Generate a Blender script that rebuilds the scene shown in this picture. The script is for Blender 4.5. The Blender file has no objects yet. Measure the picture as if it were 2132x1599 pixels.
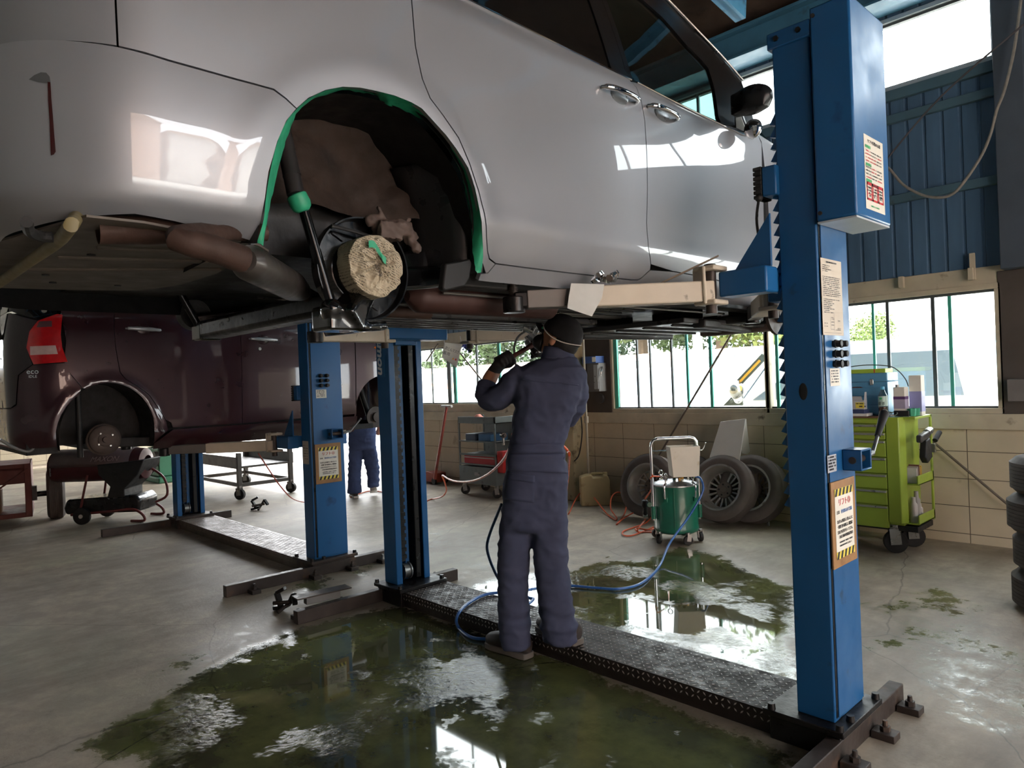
import bpy, bmesh, math, random
from mathutils import Vector, Matrix, noise as mnoise
from mathutils.geometry import delaunay_2d_cdt
V = Vector
R = random.Random(7)
SC = bpy.context.scene
COL = SC.collection
pi = math.pi
# ------------------------------------------------------------------ camera model (calibrated from the lift posts and floor bars)
FPX, CX, CY, CH = 1472.5, 1066.0, 799.5, 1.5
_p, _r, _y = -1.60454924e-03, -3.93710948e-02, -8.09471674e-01
_fw = V((math.sin(_y)*math.cos(_p), math.cos(_y)*math.cos(_p), math.sin(_p)))
_rt = V((math.cos(_y), -math.sin(_y), 0)); _up = _rt.cross(_fw)
_r2 = math.cos(_r)*_rt + math.sin(_r)*_up; _u2 = -math.sin(_r)*_rt + math.cos(_r)*_up
CAMP = V((0, 0, CH))
def ray(x, y): return _r2*((x-CX)/FPX) - _u2*((y-CY)/FPX) + _fw
def pz(x, y, z=0.0): d = ray(x, y); return CAMP + d*((z-CH)/d.z)
def pX(x, y, X): d = ray(x, y); return CAMP + d*(X/d.x)
def pY(x, y, Y): d = ray(x, y); return CAMP + d*(Y/d.y)
def pd(x, y, dep): return CAMP + ray(x, y)*dep
cam = bpy.data.cameras.new('camera'); camo = bpy.data.objects.new('camera', cam); COL.objects.link(camo)
camo.matrix_world = Matrix(((_r2.x, _u2.x, -_fw.x, 0), (_r2.y, _u2.y, -_fw.y, 0), (_r2.z, _u2.z, -_fw.z, CH), (0, 0, 0, 1)))
cam.sensor_width = 36; cam.sensor_fit = 'HORIZONTAL'; cam.lens = FPX*36/2132; cam.clip_start = .02; cam.clip_end = 300
SC.camera = camo
# ------------------------------------------------------------------ materials
def lin(c):
    if isinstance(c, str): c = tuple(int(c[i:i+2], 16) for i in (0, 2, 4))
    f = lambda v: v/12.92 if v <= .04045 else ((v+.055)/1.055)**2.4
    return tuple(f(x/255) for x in c)+(1,)
MATS = {}
def pm(name, rgb, rough=.5, metal=0, var=.12, vs=6, bump=0, bs=60, rv=.1, coat=0, cr=.03, spec=.5, dirt=None, da=.5, ds=4, trans=0, ior=1.45, emit=0, bd=.004, stretch=None):
    if name in MATS: return MATS[name]
    m = bpy.data.materials.new(name); MATS[name] = m; m.use_nodes = True
    nt = m.node_tree; N = nt.nodes; L = nt.links; b = N['Principled BSDF']
    c = lin(rgb)
    tc = N.new('ShaderNodeTexCoord'); src = tc.outputs['Object']
    if stretch:
        mp = N.new('ShaderNodeMapping'); mp.inputs['Scale'].default_value = stretch; L.new(src, mp.inputs['Vector']); src = mp.outputs[0]
    def nz(scale, det=4):
        n = N.new('ShaderNodeTexNoise'); n.inputs['Scale'].default_value = scale; n.inputs['Detail'].default_value = det; L.new(src, n.inputs['Vector']); return n
    def ramp(i, a, bb):
        r = N.new('ShaderNodeMapRange'); r.inputs[1].default_value = a; r.inputs[2].default_value = bb; L.new(i, r.inputs[0]); return r
    def mix(fac, A, B):
        x = N.new('ShaderNodeMix'); x.data_type = 'RGBA'; L.new(fac, x.inputs[0])
        for s, k in ((A, 6), (B, 7)):
            if isinstance(s, tuple): x.inputs[k].default_value = s
            else: L.new(s, x.inputs[k])
        return x.outputs[2]
    out = c
    if var:
        n1 = nz(vs); r1 = ramp(n1.outputs['Fac'], .3, .7)
        out = mix(r1.outputs[0], tuple(x*(1-var) for x in c[:3])+(1,), tuple(min(1, x*(1+var)) for x in c[:3])+(1,))
    if dirt:
        n2 = nz(ds, 8); r2 = ramp(n2.outputs['Fac'], .70-da*.2, .80-da*.12); out = mix(r2.outputs[0], out, lin(dirt))
    if isinstance(out, tuple): b.inputs['Base Color'].default_value = out
    else: L.new(out, b.inputs['Base Color'])
    b.inputs['Metallic'].default_value = metal
    if rv:
        n3 = nz(vs*2.3); r3 = N.new('ShaderNodeMapRange'); r3.inputs[1].default_value = .3; r3.inputs[2].default_value = .7
        r3.inputs[3].default_value = max(.02, rough-rv); r3.inputs[4].default_value = min(1, rough+rv); L.new(n3.outputs['Fac'], r3.inputs[0]); L.new(r3.outputs[0], b.inputs['Roughness'])
    else: b.inputs['Roughness'].default_value = rough
    b.inputs['Specular IOR Level'].default_value = spec
    b.inputs['Coat Weight'].default_value = coat; b.inputs['Coat Roughness'].default_value = cr
    b.inputs['IOR'].default_value = ior; b.inputs['Transmission Weight'].default_value = trans
    if emit: b.inputs['Emission Color'].default_value = c; b.inputs['Emission Strength'].default_value = emit
    if bump:
        n4 = nz(bs, 6); bp = N.new('ShaderNodeBump'); bp.inputs['Strength'].default_value = bump; bp.inputs['Distance'].default_value = bd
        L.new(n4.outputs['Fac'], bp.inputs['Height']); L.new(bp.outputs[0], b.inputs['Normal'])
    return m
def glassmat(name, tint=(1, 1, 1), gl=.08, rough=.02):
    if name in MATS: return MATS[name]
    m = bpy.data.materials.new(name); MATS[name] = m; m.use_nodes = True
    nt = m.node_tree; N = nt.nodes; L = nt.links
    for n in list(N): N.remove(n)
    o = N.new('ShaderNodeOutputMaterial'); t = N.new('ShaderNodeBsdfTransparent'); g = N.new('ShaderNodeBsdfGlossy'); mx = N.new('ShaderNodeMixShader'); fr = N.new('ShaderNodeFresnel')
    t.inputs[0].default_value = tint+(1,); g.inputs['Roughness'].default_value = rough; fr.inputs[0].default_value = 1.5
    ad = N.new('ShaderNodeMath'); ad.inputs[1].default_value = gl-.04; L.new(fr.outputs[0], ad.inputs[0]); ad.use_clamp = True
    ge = N.new('ShaderNodeNewGeometry'); io = N.new('ShaderNodeMapRange'); io.inputs[3].default_value = 1.5; io.inputs[4].default_value = 1/1.5; L.new(ge.outputs['Backfacing'], io.inputs[0]); L.new(io.outputs[0], fr.inputs[0])
    L.new(ad.outputs[0], mx.inputs[0]); L.new(t.outputs[0], mx.inputs[1]); L.new(g.outputs[0], mx.inputs[2]); L.new(mx.outputs[0], o.inputs[0])
    return m
blue = pm('lift_blue', (30, 92, 146), .36, 0, .08, 3, rv=.08, dirt=(24, 62, 104), da=.15, ds=6)
bluedk = pm('lift_blue_worn', (27, 84, 134), .38, 0, .1, 4, dirt=(34, 50, 70), da=.2, ds=9)
beam_blue = pm('beam_blue', (84, 148, 186), .5, 0, .14, 5, dirt=(58, 84, 98), da=.35, ds=7)
iron = pm('rusty_black_iron', (62, 54, 50), .5, .35, .25, 8, bump=.35, bs=40, dirt=(98, 74, 58), da=.4, ds=7)
irondk = pm('oily_black_iron', (26, 24, 24), .35, .3, .3, 8, bump=.3, bs=45)
black = pm('black_rubber', (28, 27, 27), .6, 0, .15, 9)
blackgl = pm('black_gloss_coating', (9, 9, 10), .18, 0, .3, 18, bump=.12, bs=30, rv=.08, coat=.7)
steel = pm('bare_steel', (150, 150, 148), .33, .9, .12, 9)
chrome = pm('chrome', (225, 226, 228), .08, 1, .03, 5, rv=.03)
beige = pm('arm_beige', (196, 184, 166), .55, 0, .1, 5, bump=.15, bs=30, dirt=(70, 58, 48), da=.18, ds=16)
cream = pm('frame_cream', (176, 164, 142), .6, 0, .12, 5, dirt=(96, 86, 72), da=.25, ds=8)
teal = pm('sash_teal', (70, 160, 140), .45, 0, .08, 4)
greydk = pm('sash_dark', (80, 84, 84), .5, .3, .1, 5)
white = pm('white_paint', (222, 220, 214), .5, 0, .05, 6)
paper = pm('paper_white', (224, 220, 208), .7, 0, .05, 9)
red = pm('print_red', (196, 42, 52), .6, 0, .05); ink = pm('print_black', (38, 38, 42), .6, 0, .05); pgreen = pm('print_green', (70, 170, 110), .6, 0, .05); pblue = pm('print_blue', (84, 120, 176), .6, 0, .05); yellow = pm('print_yellow', (226, 206, 84), .55, 0, .06)
wood = pm('worn_board', (150, 112, 72), .6, 0, .15, 12, dirt=(120, 82, 52), da=.5, ds=10)
glass = glassmat('window_glass', (.93, .96, .96), .07)
skin = pm('skin', (186, 132, 104), .5, 0, .06, 20, spec=.4)
# ------------------------------------------------------------------ mesh builder
CUR = [Matrix.Identity(4)]
class MB:
    def __init__(s): s.v = []; s.f = []; s.mi = []; s.cm = 0
    def add(s, vs, fs, M=None):
        T = CUR[0] if M is None else CUR[0] @ M
        o = len(s.v); s.v += [T @ V(v) for v in vs]; s.f += [tuple(i+o for i in f) for f in fs]; s.mi += [s.cm]*len(fs); return s
    def box(s, x0, x1, y0, y1, z0, z1, M=None):
        if x0 > x1: x0, x1 = x1, x0
        if y0 > y1: y0, y1 = y1, y0
        if z0 > z1: z0, z1 = z1, z0
        return s.add([(x0, y0, z0), (x1, y0, z0), (x1, y1, z0), (x0, y1, z0), (x0, y0, z1), (x1, y0, z1), (x1, y1, z1), (x0, y1, z1)],
            [(3, 2, 1, 0), (4, 5, 6, 7), (0, 1, 5, 4), (1, 2, 6, 5), (2, 3, 7, 6), (3, 0, 4, 7)], M)
    def cbox(s, c, d, M=None): return s.box(c[0]-d[0]/2, c[0]+d[0]/2, c[1]-d[1]/2, c[1]+d[1]/2, c[2]-d[2]/2, c[2]+d[2]/2, M)
    def frame(s, p, q, up=(0, 0, 1)):
        p, q = V(p), V(q); t = (q-p).normalized(); u = V(up)
        if abs(t.dot(u)) > .98: u = V((1, 0, 0)) if abs(t.x) < .9 else V((0, 1, 0))
        a = t.cross(u).normalized(); b = a.cross(t); return p, q, t, a, b
    def bar(s, p, q, w, h, up=(0, 0, 1)):      # rectangular bar p->q, w sideways, h along up
        p, q, t, a, b = s.frame(p, q, up); a = a*w/2; b = b*h/2
        return s.add([p-a-b, p+a-b, p+a+b, p-a+b, q-a-b, q+a-b, q+a+b, q-a+b], [(0, 1, 2, 3), (7, 6, 5, 4), (4, 5, 1, 0), (5, 6, 2, 1), (6, 7, 3, 2), (7, 4, 0, 3)])
    def tube(s, pts, r, n=10, closed=False, caps=True, sub=0):
        pts = [V(p) for p in pts]
        if sub: pts = spline(pts, sub, closed)
        m = len(pts); rr = r if isinstance(r, (list, tuple)) else [r]*m
        if len(rr) != m: rr = [rr[min(len(rr)-1, int(round(i*(len(rr)-1)/(m-1))))] for i in range(m)]
        vs = []; prev = None
        for i in range(m):
            t = (pts[(i+1) % m]-pts[i-1]) if closed else (pts[min(i+1, m-1)]-pts[max(i-1, 0)])
            t = t.normalized() if t.length > 1e-9 else V((0, 0, 1))
            if prev is None:
                u = V((0, 0, 1)) if abs(t.z) < .9 else V((1, 0, 0)); a = t.cross(u).normalized()
            else: a = (prev - t*prev.dot(t)); a = a.normalized() if a.length > 1e-6 else prev
            prev = a; b = t.cross(a)
            for k in range(n): th = 2*pi*k/n; vs.append(pts[i]+(a*math.cos(th)+b*math.sin(th))*rr[i])
        fs = []
        for i in range(m if closed else m-1):
            j = (i+1) % m
            for k in range(n): k2 = (k+1) % n; fs.append((i*n+k, i*n+k2, j*n+k2, j*n+k))
        if caps and not closed: fs += [tuple(range(n-1, -1, -1)), tuple((m-1)*n+k for k in range(n))]
        return s.add(vs, fs)
    def cyl(s, p, q, r0, r1=None, n=24): return s.tube([p, q], [r0, r0 if r1 is None else r1], n)
    def lathe(s, prof, o, ax=(0, 0, 1), n=32, loop=False, caps=True):   # prof: (radius, height along axis)
        o = V(o); t = V(ax).normalized(); u = V((0, 0, 1)) if abs(t.z) < .9 else V((1, 0, 0)); a = t.cross(u).normalized(); b = t.cross(a)
        m = len(prof); vs = [o+t*h+(a*math.cos(2*pi*k/n)+b*math.sin(2*pi*k/n))*max(r, 1e-4) for r, h in prof for k in range(n)]
        fs = []
        for i in range(m if loop else m-1):
            j = (i+1) % m
            for k in range(n): k2 = (k+1) % n; fs.append((i*n+k, i*n+k2, j*n+k2, j*n+k))
        if caps and not loop: fs += [tuple(range(n-1, -1, -1)), tuple((m-1)*n+k for k in range(n))]
        return s.add(vs, fs)
    def prism(s, poly, d):      # planar polygon of 3D points pushed along d
        poly = [V(p) for p in poly]; d = V(d); n = len(poly)
        return s.add(poly+[p+d for p in poly], [tuple(range(n-1, -1, -1)), tuple(range(n, 2*n))]+[(i, (i+1) % n, n+(i+1) % n, n+i) for i in range(n)])
    def ball(s, c, r, n=16, m=10):
        r = V(r) if isinstance(r, (tuple, list, Vector)) else V((r, r, r)); c = V(c)
        vs = [c+V((0, 0, r.z))]+[c+V((r.x*math.sin(pi*i/m)*math.cos(2*pi*k/n), r.y*math.sin(pi*i/m)*math.sin(2*pi*k/n), r.z*math.cos(pi*i/m))) for i in range(1, m) for k in range(n)]+[c-V((0, 0, r.z))]
        fs = [(0, 1+k, 1+(k+1) % n) for k in range(n)]
        for i in range(m-2):
            for k in range(n): a = 1+i*n+k; b = 1+i*n+(k+1) % n; fs.append((a, a+n, b+n, b))
        e = len(vs)-1; fs += [(e, 1+(m-2)*n+(k+1) % n, 1+(m-2)*n+k) for k in range(n)]
        return s.add(vs, fs)
    def grid(s, f, nu, nv):
        vs = [f(i/nu, j/nv) for j in range(nv+1) for i in range(nu+1)]
        return s.add(vs, [(j*(nu+1)+i, j*(nu+1)+i+1, (j+1)*(nu+1)+i+1, (j+1)*(nu+1)+i) for j in range(nv) for i in range(nu)])
    def build(s, name, mat, parent=None, bev=0, sm=35, seg=2, sub=0, solid=0):
        me = bpy.data.meshes.new(name); me.from_pydata([tuple(v) for v in s.v], [], s.f)
        bm = bmesh.new(); bm.from_mesh(me); bmesh.ops.recalc_face_normals(bm, faces=bm.faces); bm.to_mesh(me); bm.free()
        for mt in (mat if isinstance(mat, (list, tuple)) else [mat]): me.materials.append(mt)
        if isinstance(mat, (list, tuple)): me.polygons.foreach_set('material_index', s.mi)
        if sm:
            me.polygons.foreach_set('use_smooth', [True]*len(me.polygons)); me.set_sharp_from_angle(angle=math.radians(sm))
        o = bpy.data.objects.new(name, me); COL.objects.link(o)
        if solid:
            md = o.modifiers.new('thick', 'SOLIDIFY'); md.thickness = solid; md.offset = 0
        if sub:
            md = o.modifiers.new('sub', 'SUBSURF'); md.levels = sub; md.render_levels = sub
        if bev:
            md = o.modifiers.new('bev', 'BEVEL'); md.width = bev; md.segments = seg; md.limit_method = 'ANGLE'; md.angle_limit = math.radians(40); md.harden_normals = False
        par(o, parent); return o
def par(o, parent):
    if parent is not None: o.parent = parent; o.matrix_parent_inverse = world(parent).inverted()
def world(o): return o.matrix_basis.copy() if o.parent is None else world(o.parent) @ o.matrix_parent_inverse @ o.matrix_basis
def spline(p, k, closed=False):
    out = []; n = len(p)
    for i in range(n if closed else n-1):
        a, b, c, d = (p[(i-1) % n], p[i], p[(i+1) % n], p[(i+2) % n]) if closed else (p[max(i-1, 0)], p[i], p[i+1], p[min(i+2, n-1)])
        for j in range(k):
            t = j/k; out.append(.5*((2*b)+(c-a)*t+(2*a-5*b+4*c-d)*t*t+(3*b-a-3*c+d)*t**3))
    if not closed: out.append(p[-1])
    return out
def thing(name, label, cat, loc=(0, 0, 0), group=None):
    o = bpy.data.objects.new(name, None); COL.objects.link(o); o.location = V(loc) if CUR[0].is_identity else CUR[0] @ V(loc); o.empty_display_size = .1
    return tag(o, label, cat, group)
def tag(o, label, cat, group=None):
    o['label'] = label; o['category'] = cat
    if group: o['group'] = group
    return o
def struct(o): o['kind'] = 'structure'; return o
def one(mb, name, mat, label, cat, group=None, **k): return tag(mb.build(name, mat, None, **k), label, cat, group)
def bolt(mb, p, ax, r=.012, h=.012, n=6): p = V(p); mb.cyl(p, p+V(ax).normalized()*h, r, n=n)
def text(txt, o, right, up, size, mat, parent, name='lettering', ax='CENTER', depth=.0004, shear=0, wid=None, bold=0):
    """lettering as a thin mesh lying on a surface: o origin, right/up directions"""
    c = bpy.data.curves.new(name, 'FONT'); c.body = txt; c.size = size; c.align_x = ax; c.align_y = 'CENTER'; c.extrude = depth; c.shear = shear; c.offset = bold; c.resolution_u = 3
    t = bpy.data.objects.new('tmp', c); COL.objects.link(t); me = bpy.data.meshes.new_from_object(t); bpy.data.objects.remove(t)
    r = V(right).normalized(); u = V(up).normalized(); n = r.cross(u); o = CUR[0] @ V(o); rot = CUR[0].to_3x3(); r = rot @ r; u = rot @ u; n = rot @ n
    s = 1
    if wid and len(me.vertices):
        xs = [v.co.x for v in me.vertices]; s = wid/max(1e-6, max(xs)-min(xs))
    for v in me.vertices: v.co = o+r*v.co.x*s+u*v.co.y+n*(v.co.z+depth*1.5)
    me.materials.clear(); me.materials.append(mat)
    ob = bpy.data.objects.new(name, me); COL.objects.link(ob); par(ob, parent); return ob
def dashes(mb, o, right, up, w, h, off=.0006, seed=1, fill=.75):   # one illegible small printed line
    r = V(right).normalized(); u = V(up).normalized(); n = r.cross(u); rr = random.Random(seed); x = 0; o = V(o)
    while x < w:
        l = h*rr.uniform(.4, 1.1)
        if rr.random() < fill:
            p = o+r*x+n*off; l2 = min(l, w-x); mb.add([p, p+r*l2, p+r*l2+u*h, p+u*h], [(0, 1, 2, 3)])
        x += l+h*.18
def rect(mb, o, right, up, w, h, off=0): 
    r = V(right).normalized(); u = V(up).normalized(); n = r.cross(u); o = V(o)+n*off
    mb.add([o, o+r*w, o+r*w+u*h, o+u*h], [(0, 1, 2, 3)])
# ================================================================== SETTING
WY = 6.85            # inner face of the window wall
def roofz(y): return 4.95+(WY-y)*.148
# --- concrete floor with a wetness map
def poly_px(pts, z=0): return [tuple(pz(x, y, z)[:2]) for x, y in pts]
WET = [(poly_px([(1195, 1186), (1250, 1172), (1330, 1166), (1420, 1138), (1500, 1156), (1560, 1192), (1650, 1222), (1662, 1425), (1500, 1378), (1210, 1295), (960, 1232), (1010, 1206), (1100, 1192)]), 1.0),
       (poly_px([(120, 1570), (240, 1500), (330, 1455), (430, 1395), (520, 1345), (610, 1310), (690, 1290), (830, 1258), (1000, 1318), (1200, 1388), (1690, 1590)])+[(-1.2, 1.6), (-1.5, 1.1), (-1.9, .8), (-2.6, .7), (-3.2, .9)], 1.0),
       (poly_px([(1795, 1350), (1820, 1328), (1880, 1322), (1895, 1345), (1850, 1360)]), .8), (poly_px([(1785, 1252), (1800, 1244), (1812, 1258), (1795, 1270)]), .7), (poly_px([(1845, 1268), (1875, 1262), (1885, 1275), (1860, 1282)]), .7),
       (poly_px([(1235, 1165), (1262, 1152), (1285, 1160), (1255, 1172)]), .7), (poly_px([(600, 1215), (660, 1190), (720, 1196), (690, 1240), (610, 1250)]), .62), (poly_px([(690, 1175), (800, 1160), (810, 1215), (720, 1230)]), .55)]
DAMP = [(poly_px([(1800, 1230), (1960, 1200), (2132, 1290), (2300, 1500), (2132, 1599), (1850, 1440)]), .46), (poly_px([(150, 1480), (330, 1350), (520, 1290), (620, 1310), (420, 1400)]), .42), (poly_px([(560, 1140), (1200, 1060), (1300, 1180), (850, 1230)]), .34)]
def sdist(p, poly):
    x, y = p; ins = False; d = 1e9; n = len(poly)
    for i in range(n):
        x1, y1 = poly[i]; x2, y2 = poly[(i+1) % n]
        if (y1 > y) != (y2 > y) and x < (x2-x1)*(y-y1)/(y2-y1)+x1: ins = not ins
        dx, dy = x2-x1, y2-y1; t = max(0, min(1, ((x-x1)*dx+(y-y1)*dy)/(dx*dx+dy*dy+1e-12))); d = min(d, math.hypot(x-x1-t*dx, y-y1-t*dy))
    return d if ins else -d
def axis(a, b, c, d, fine, coarse):
    o = []; x = a
    while x < d-1e-6: o.append(x); x += fine if b <= x < c else coarse
    return o+[d]
XS = axis(-20, -8, 1.6, 4.6, .06, .5); YS = axis(-6, .2, 6.2, 6.95, .06, .4)
me = bpy.data.meshes.new('floor'); nx = len(XS)
me.from_pydata([(x, y, 0) for y in YS for x in XS], [], [(j*nx+i, j*nx+i+1, (j+1)*nx+i+1, (j+1)*nx+i) for j in range(len(YS)-1) for i in range(nx-1)])
at = me.attributes.new('wet', 'FLOAT', 'POINT')
boxes = [(min(q[0] for q in P)-.4, max(q[0] for q in P)+.4, min(q[1] for q in P)-.4, max(q[1] for q in P)+.4, P, s) for P, s in WET+DAMP]
vals = []
for y in YS:
    for x in XS:
        w = 0
        for x0, x1, y0, y1, P, s in boxes:
            if x0 < x < x1 and y0 < y < y1: w = max(w, s*max(0, min(1, .5+sdist((x, y), P)/.36)))
        vals.append(w)
at.data.foreach_set('value', vals)
def floor_mat():
    m = bpy.data.materials.new('stained_concrete'); m.use_nodes = True; nt = m.node_tree; N = nt.nodes; L = nt.links; b = N['Principled BSDF']
    tc = N.new('ShaderNodeTexCoord'); O = tc.outputs['Object']; at = N.new('ShaderNodeAttribute'); at.attribute_name = 'wet'
    def nz(s, d=5, ro=.55, st=None, dist=0):
        src = O
        if st: mp = N.new('ShaderNodeMapping'); mp.inputs['Scale'].default_value = st; mp.inputs['Rotation'].default_value = (0, 0, .5); L.new(O, mp.inputs[0]); src = mp.outputs[0]
        n = N.new('ShaderNodeTexNoise'); n.inputs['Scale'].default_value = s; n.inputs['Detail'].default_value = d; n.inputs['Roughness'].default_value = ro; n.inputs['Distortion'].default_value = dist; L.new(src, n.inputs[0]); return n.outputs['Fac']
    def mr(i, a, c, x=0, y=1):
        r = N.new('ShaderNodeMapRange'); r.inputs[1].default_value = a; r.inputs[2].default_value = c; r.inputs[3].default_value = x; r.inputs[4].default_value = y; L.new(i, r.inputs[0]); return r.outputs[0]
    def ma(op, a, c):
        x = N.new('ShaderNodeMath'); x.operation = op
        for k, s in ((0, a), (1, c)):
            if isinstance(s, (int, float)): x.inputs[k].default_value = s
            else: L.new(s, x.inputs[k])
        return x.outputs[0]
    def mix(f, a, c):
        x = N.new('ShaderNodeMix'); x.data_type = 'RGBA'
        if isinstance(f, (int, float)): x.inputs[0].default_value = f
        else: L.new(f, x.inputs[0])
        for k, s in ((6, a), (7, c)):
            if isinstance(s, tuple): x.inputs[k].default_value = s
            else: L.new(s, x.inputs[k])
        return x.outputs[2]
    base = mix(mr(nz(1.1), .35, .65), lin('928474'), lin('b0a18d'))
    base = mix(mr(nz(6, 8, .7), .42, .62), mix(.5, base, lin('746a5c')), base)
    base = mix(ma('MULTIPLY', mr(nz(.45, 4), .52, .68), .4), base, lin('8f967c'))        # remains of green floor paint
    base = mix(ma('MULTIPLY', mr(nz(.9, 7, .7, (1, .35, 1)), .47, .66), .8), base, lin('5a4c40'))   # oil stains, widened to paint the floor's dim light into its colour too
    base = mix(ma('MULTIPLY', mr(nz(9, 8, .75), .62, .72), .7), base, lin('4a4238'))
    vo = N.new('ShaderNodeTexVoronoi'); vo.feature = 'DISTANCE_TO_EDGE'; vo.inputs['Scale'].default_value = .42
    mp = N.new('ShaderNodeMix'); mp.data_type = 'VECTOR'; mp.inputs[0].default_value = .12; L.new(O, mp.inputs[4]); n = N.new('ShaderNodeTexNoise'); n.inputs['Scale'].default_value = 2.5; n.inputs['Detail'].default_value = 5; L.new(O, n.inputs[0]); L.new(n.outputs['Color'], mp.inputs[5]); L.new(mp.outputs[1], vo.inputs['Vector'])
    crack = mr(vo.outputs['Distance'], .0006, .0020, 1, 0)
    base = mix(ma('MULTIPLY', crack, .5), base, lin('35302a'))
    # wet: attribute edge broken up by noise
    e = ma('ADD', ma('ADD', at.outputs['Fac'], ma('MULTIPLY', ma('SUBTRACT', nz(2.6, 9, .72), .5), 1.2)), ma('MULTIPLY', ma('SUBTRACT', nz(13, 8, .75), .5), .75))
    wet = mr(e, .40, .62); deep = mr(e, .56, .80)
    wetc = mix(mr(nz(2.2, 6, .65), .4, .62), lin('484a32'), lin('62663e'))
    wetc = mix(ma('MULTIPLY', mr(nz(1.6, 7, .7), .5, .66), .8), wetc, lin('2a2620'))
    wetc = mix(ma('MULTIPLY', crack, .7), wetc, lin('14130f'))
    col = mix(wet, base, wetc); L.new(col, b.inputs['Base Color'])
    rough = mix(deep, mix(wet, mix(at.outputs['Fac'], (.62,)*3+(1,), (.24,)*3+(1,)), (.17,)*3+(1,)), (.035,)*3+(1,)); L.new(rough, b.inputs['Roughness'])
    b.inputs['IOR'].default_value = 1.5; b.inputs['Specular IOR Level'].default_value = .75
    rip = mix(mr(nz(1.5, 5, .6), .50, .60), (.5,)*3+(1,), nz(30, 6, .65, None, 1.5)); bl = mix(deep, mix(wet, nz(38, 8, .7), nz(16, 6, .7, (1, .5, 1))), rip)
    bp = N.new('ShaderNodeBump'); bp.inputs['Strength'].default_value = .32; bp.inputs['Distance'].default_value = .008; L.new(bl, bp.inputs['Height']); L.new(bp.outputs[0], b.inputs['Normal'])
    return m
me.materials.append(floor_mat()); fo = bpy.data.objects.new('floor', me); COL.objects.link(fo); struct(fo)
# --- painted block wall
def block_mat():
    m = pm('painted_block', (182, 168, 144), .75, 0, .07, 3, bump=.5, bs=25, bd=.006, dirt=(112, 98, 80), da=.28, ds=3)
    nt = m.node_tree; N = nt.nodes; L = nt.links; b = N['Principled BSDF']; src = b.inputs['Base Color'].links[0].from_socket
    tc = N.new('ShaderNodeTexCoord'); sx = N.new('ShaderNodeSeparateXYZ'); cb = N.new('ShaderNodeCombineXYZ'); L.new(tc.outputs['Object'], sx.inputs[0])
    ad = N.new('ShaderNodeMath'); ad.operation = 'ADD'; L.new(sx.outputs[0], ad.inputs[0]); L.new(sx.outputs[1], ad.inputs[1]); ad2 = N.new('ShaderNodeMath'); ad2.operation = 'ADD'; ad2.inputs[1].default_value = -5.17+.45*60; L.new(ad.outputs[0], ad2.inputs[0])
    az = N.new('ShaderNodeMath'); az.operation = 'ADD'; az.inputs[1].default_value = .155; L.new(sx.outputs[2], az.inputs[0]); L.new(ad2.outputs[0], cb.inputs[0]); L.new(az.outputs[0], cb.inputs[1])
    br = N.new('ShaderNodeTexBrick'); br.offset = 0; br.inputs['Scale'].default_value = 1; br.inputs['Brick Width'].default_value = .45; br.inputs['Row Height'].default_value = .232; br.inputs['Mortar Size'].default_value = .0035; br.inputs['Mortar Smooth'].default_value = .3; L.new(cb.outputs[0], br.inputs[0])
    mx = N.new('ShaderNodeMix'); mx.data_type = 'RGBA'; L.new(br.outputs['Fac'], mx.inputs[0]); L.new(src, mx.inputs[6]); mx.inputs[7].default_value = lin('5a5044'); L.new(mx.outputs[2], b.inputs['Base Color'])
    bp = N.new('ShaderNodeBump'); bp.invert = True; bp.inputs['Strength'].default_value = .8; bp.inputs['Distance'].default_value = .006; L.new(br.outputs['Fac'], bp.inputs['Height'])
    old = b.inputs['Normal'].links[0].from_socket; L.new(old, bp.inputs['Normal']); L.new(bp.outputs[0], b.inputs['Normal']); return m
block = block_mat()
clad = pm('blue_cladding', (70, 96, 120), .5, .1, .12, 3, rv=.08, dirt=(48, 72, 88), da=.35, ds=2, stretch=(3, 3, .5))
darkwall = pm('dark_board', (70, 62, 56), .7, 0, .1, 3, bump=.2)
def corr(mb, p, q, z0, z1, pitch=.136, dep=.012, zt=None):   # ribbed sheet from p to q (xy), inward normal = left of p->q
    p, q = V(p), V(q); L = (q-p).length; t = (q-p)/L; nrm = V((-t.y, t.x, 0)); pts = []; x = 0
    while x < L:
        for dx, d in ((0, 0), (.104, 0), (.112, -dep), (.128, -dep)):
            if x+dx*pitch/.136 < L: pts.append(p+t*(x+dx*pitch/.136)+nrm*d)
        x += pitch
    pts.append(q); n = len(pts)
    f1 = zt or (lambda P: z1)
    mb.add([(a.x, a.y, z0) for a in pts]+[(a.x, a.y, f1(a)) for a in pts], [(i, i+1, n+i+1, n+i) for i in range(n-1)])
SILL, HEAD = 1.05, 2.25
w = MB(); w.box(-9.7, 4.6, WY, WY+.15, -.02, SILL-.09); struct(w.build('wall_back', block, sm=0))
w = MB(); w.box(-9.7, 4.6, WY-.035, WY+.17, SILL-.09, SILL+.042); struct(w.build('trim_1', cream, bev=.006))
w = MB(); w.box(-9.7, 4.6, WY-.012, WY+.14, 2.14, HEAD+.05); struct(w.build('trim_2', cream, bev=.005))
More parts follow.
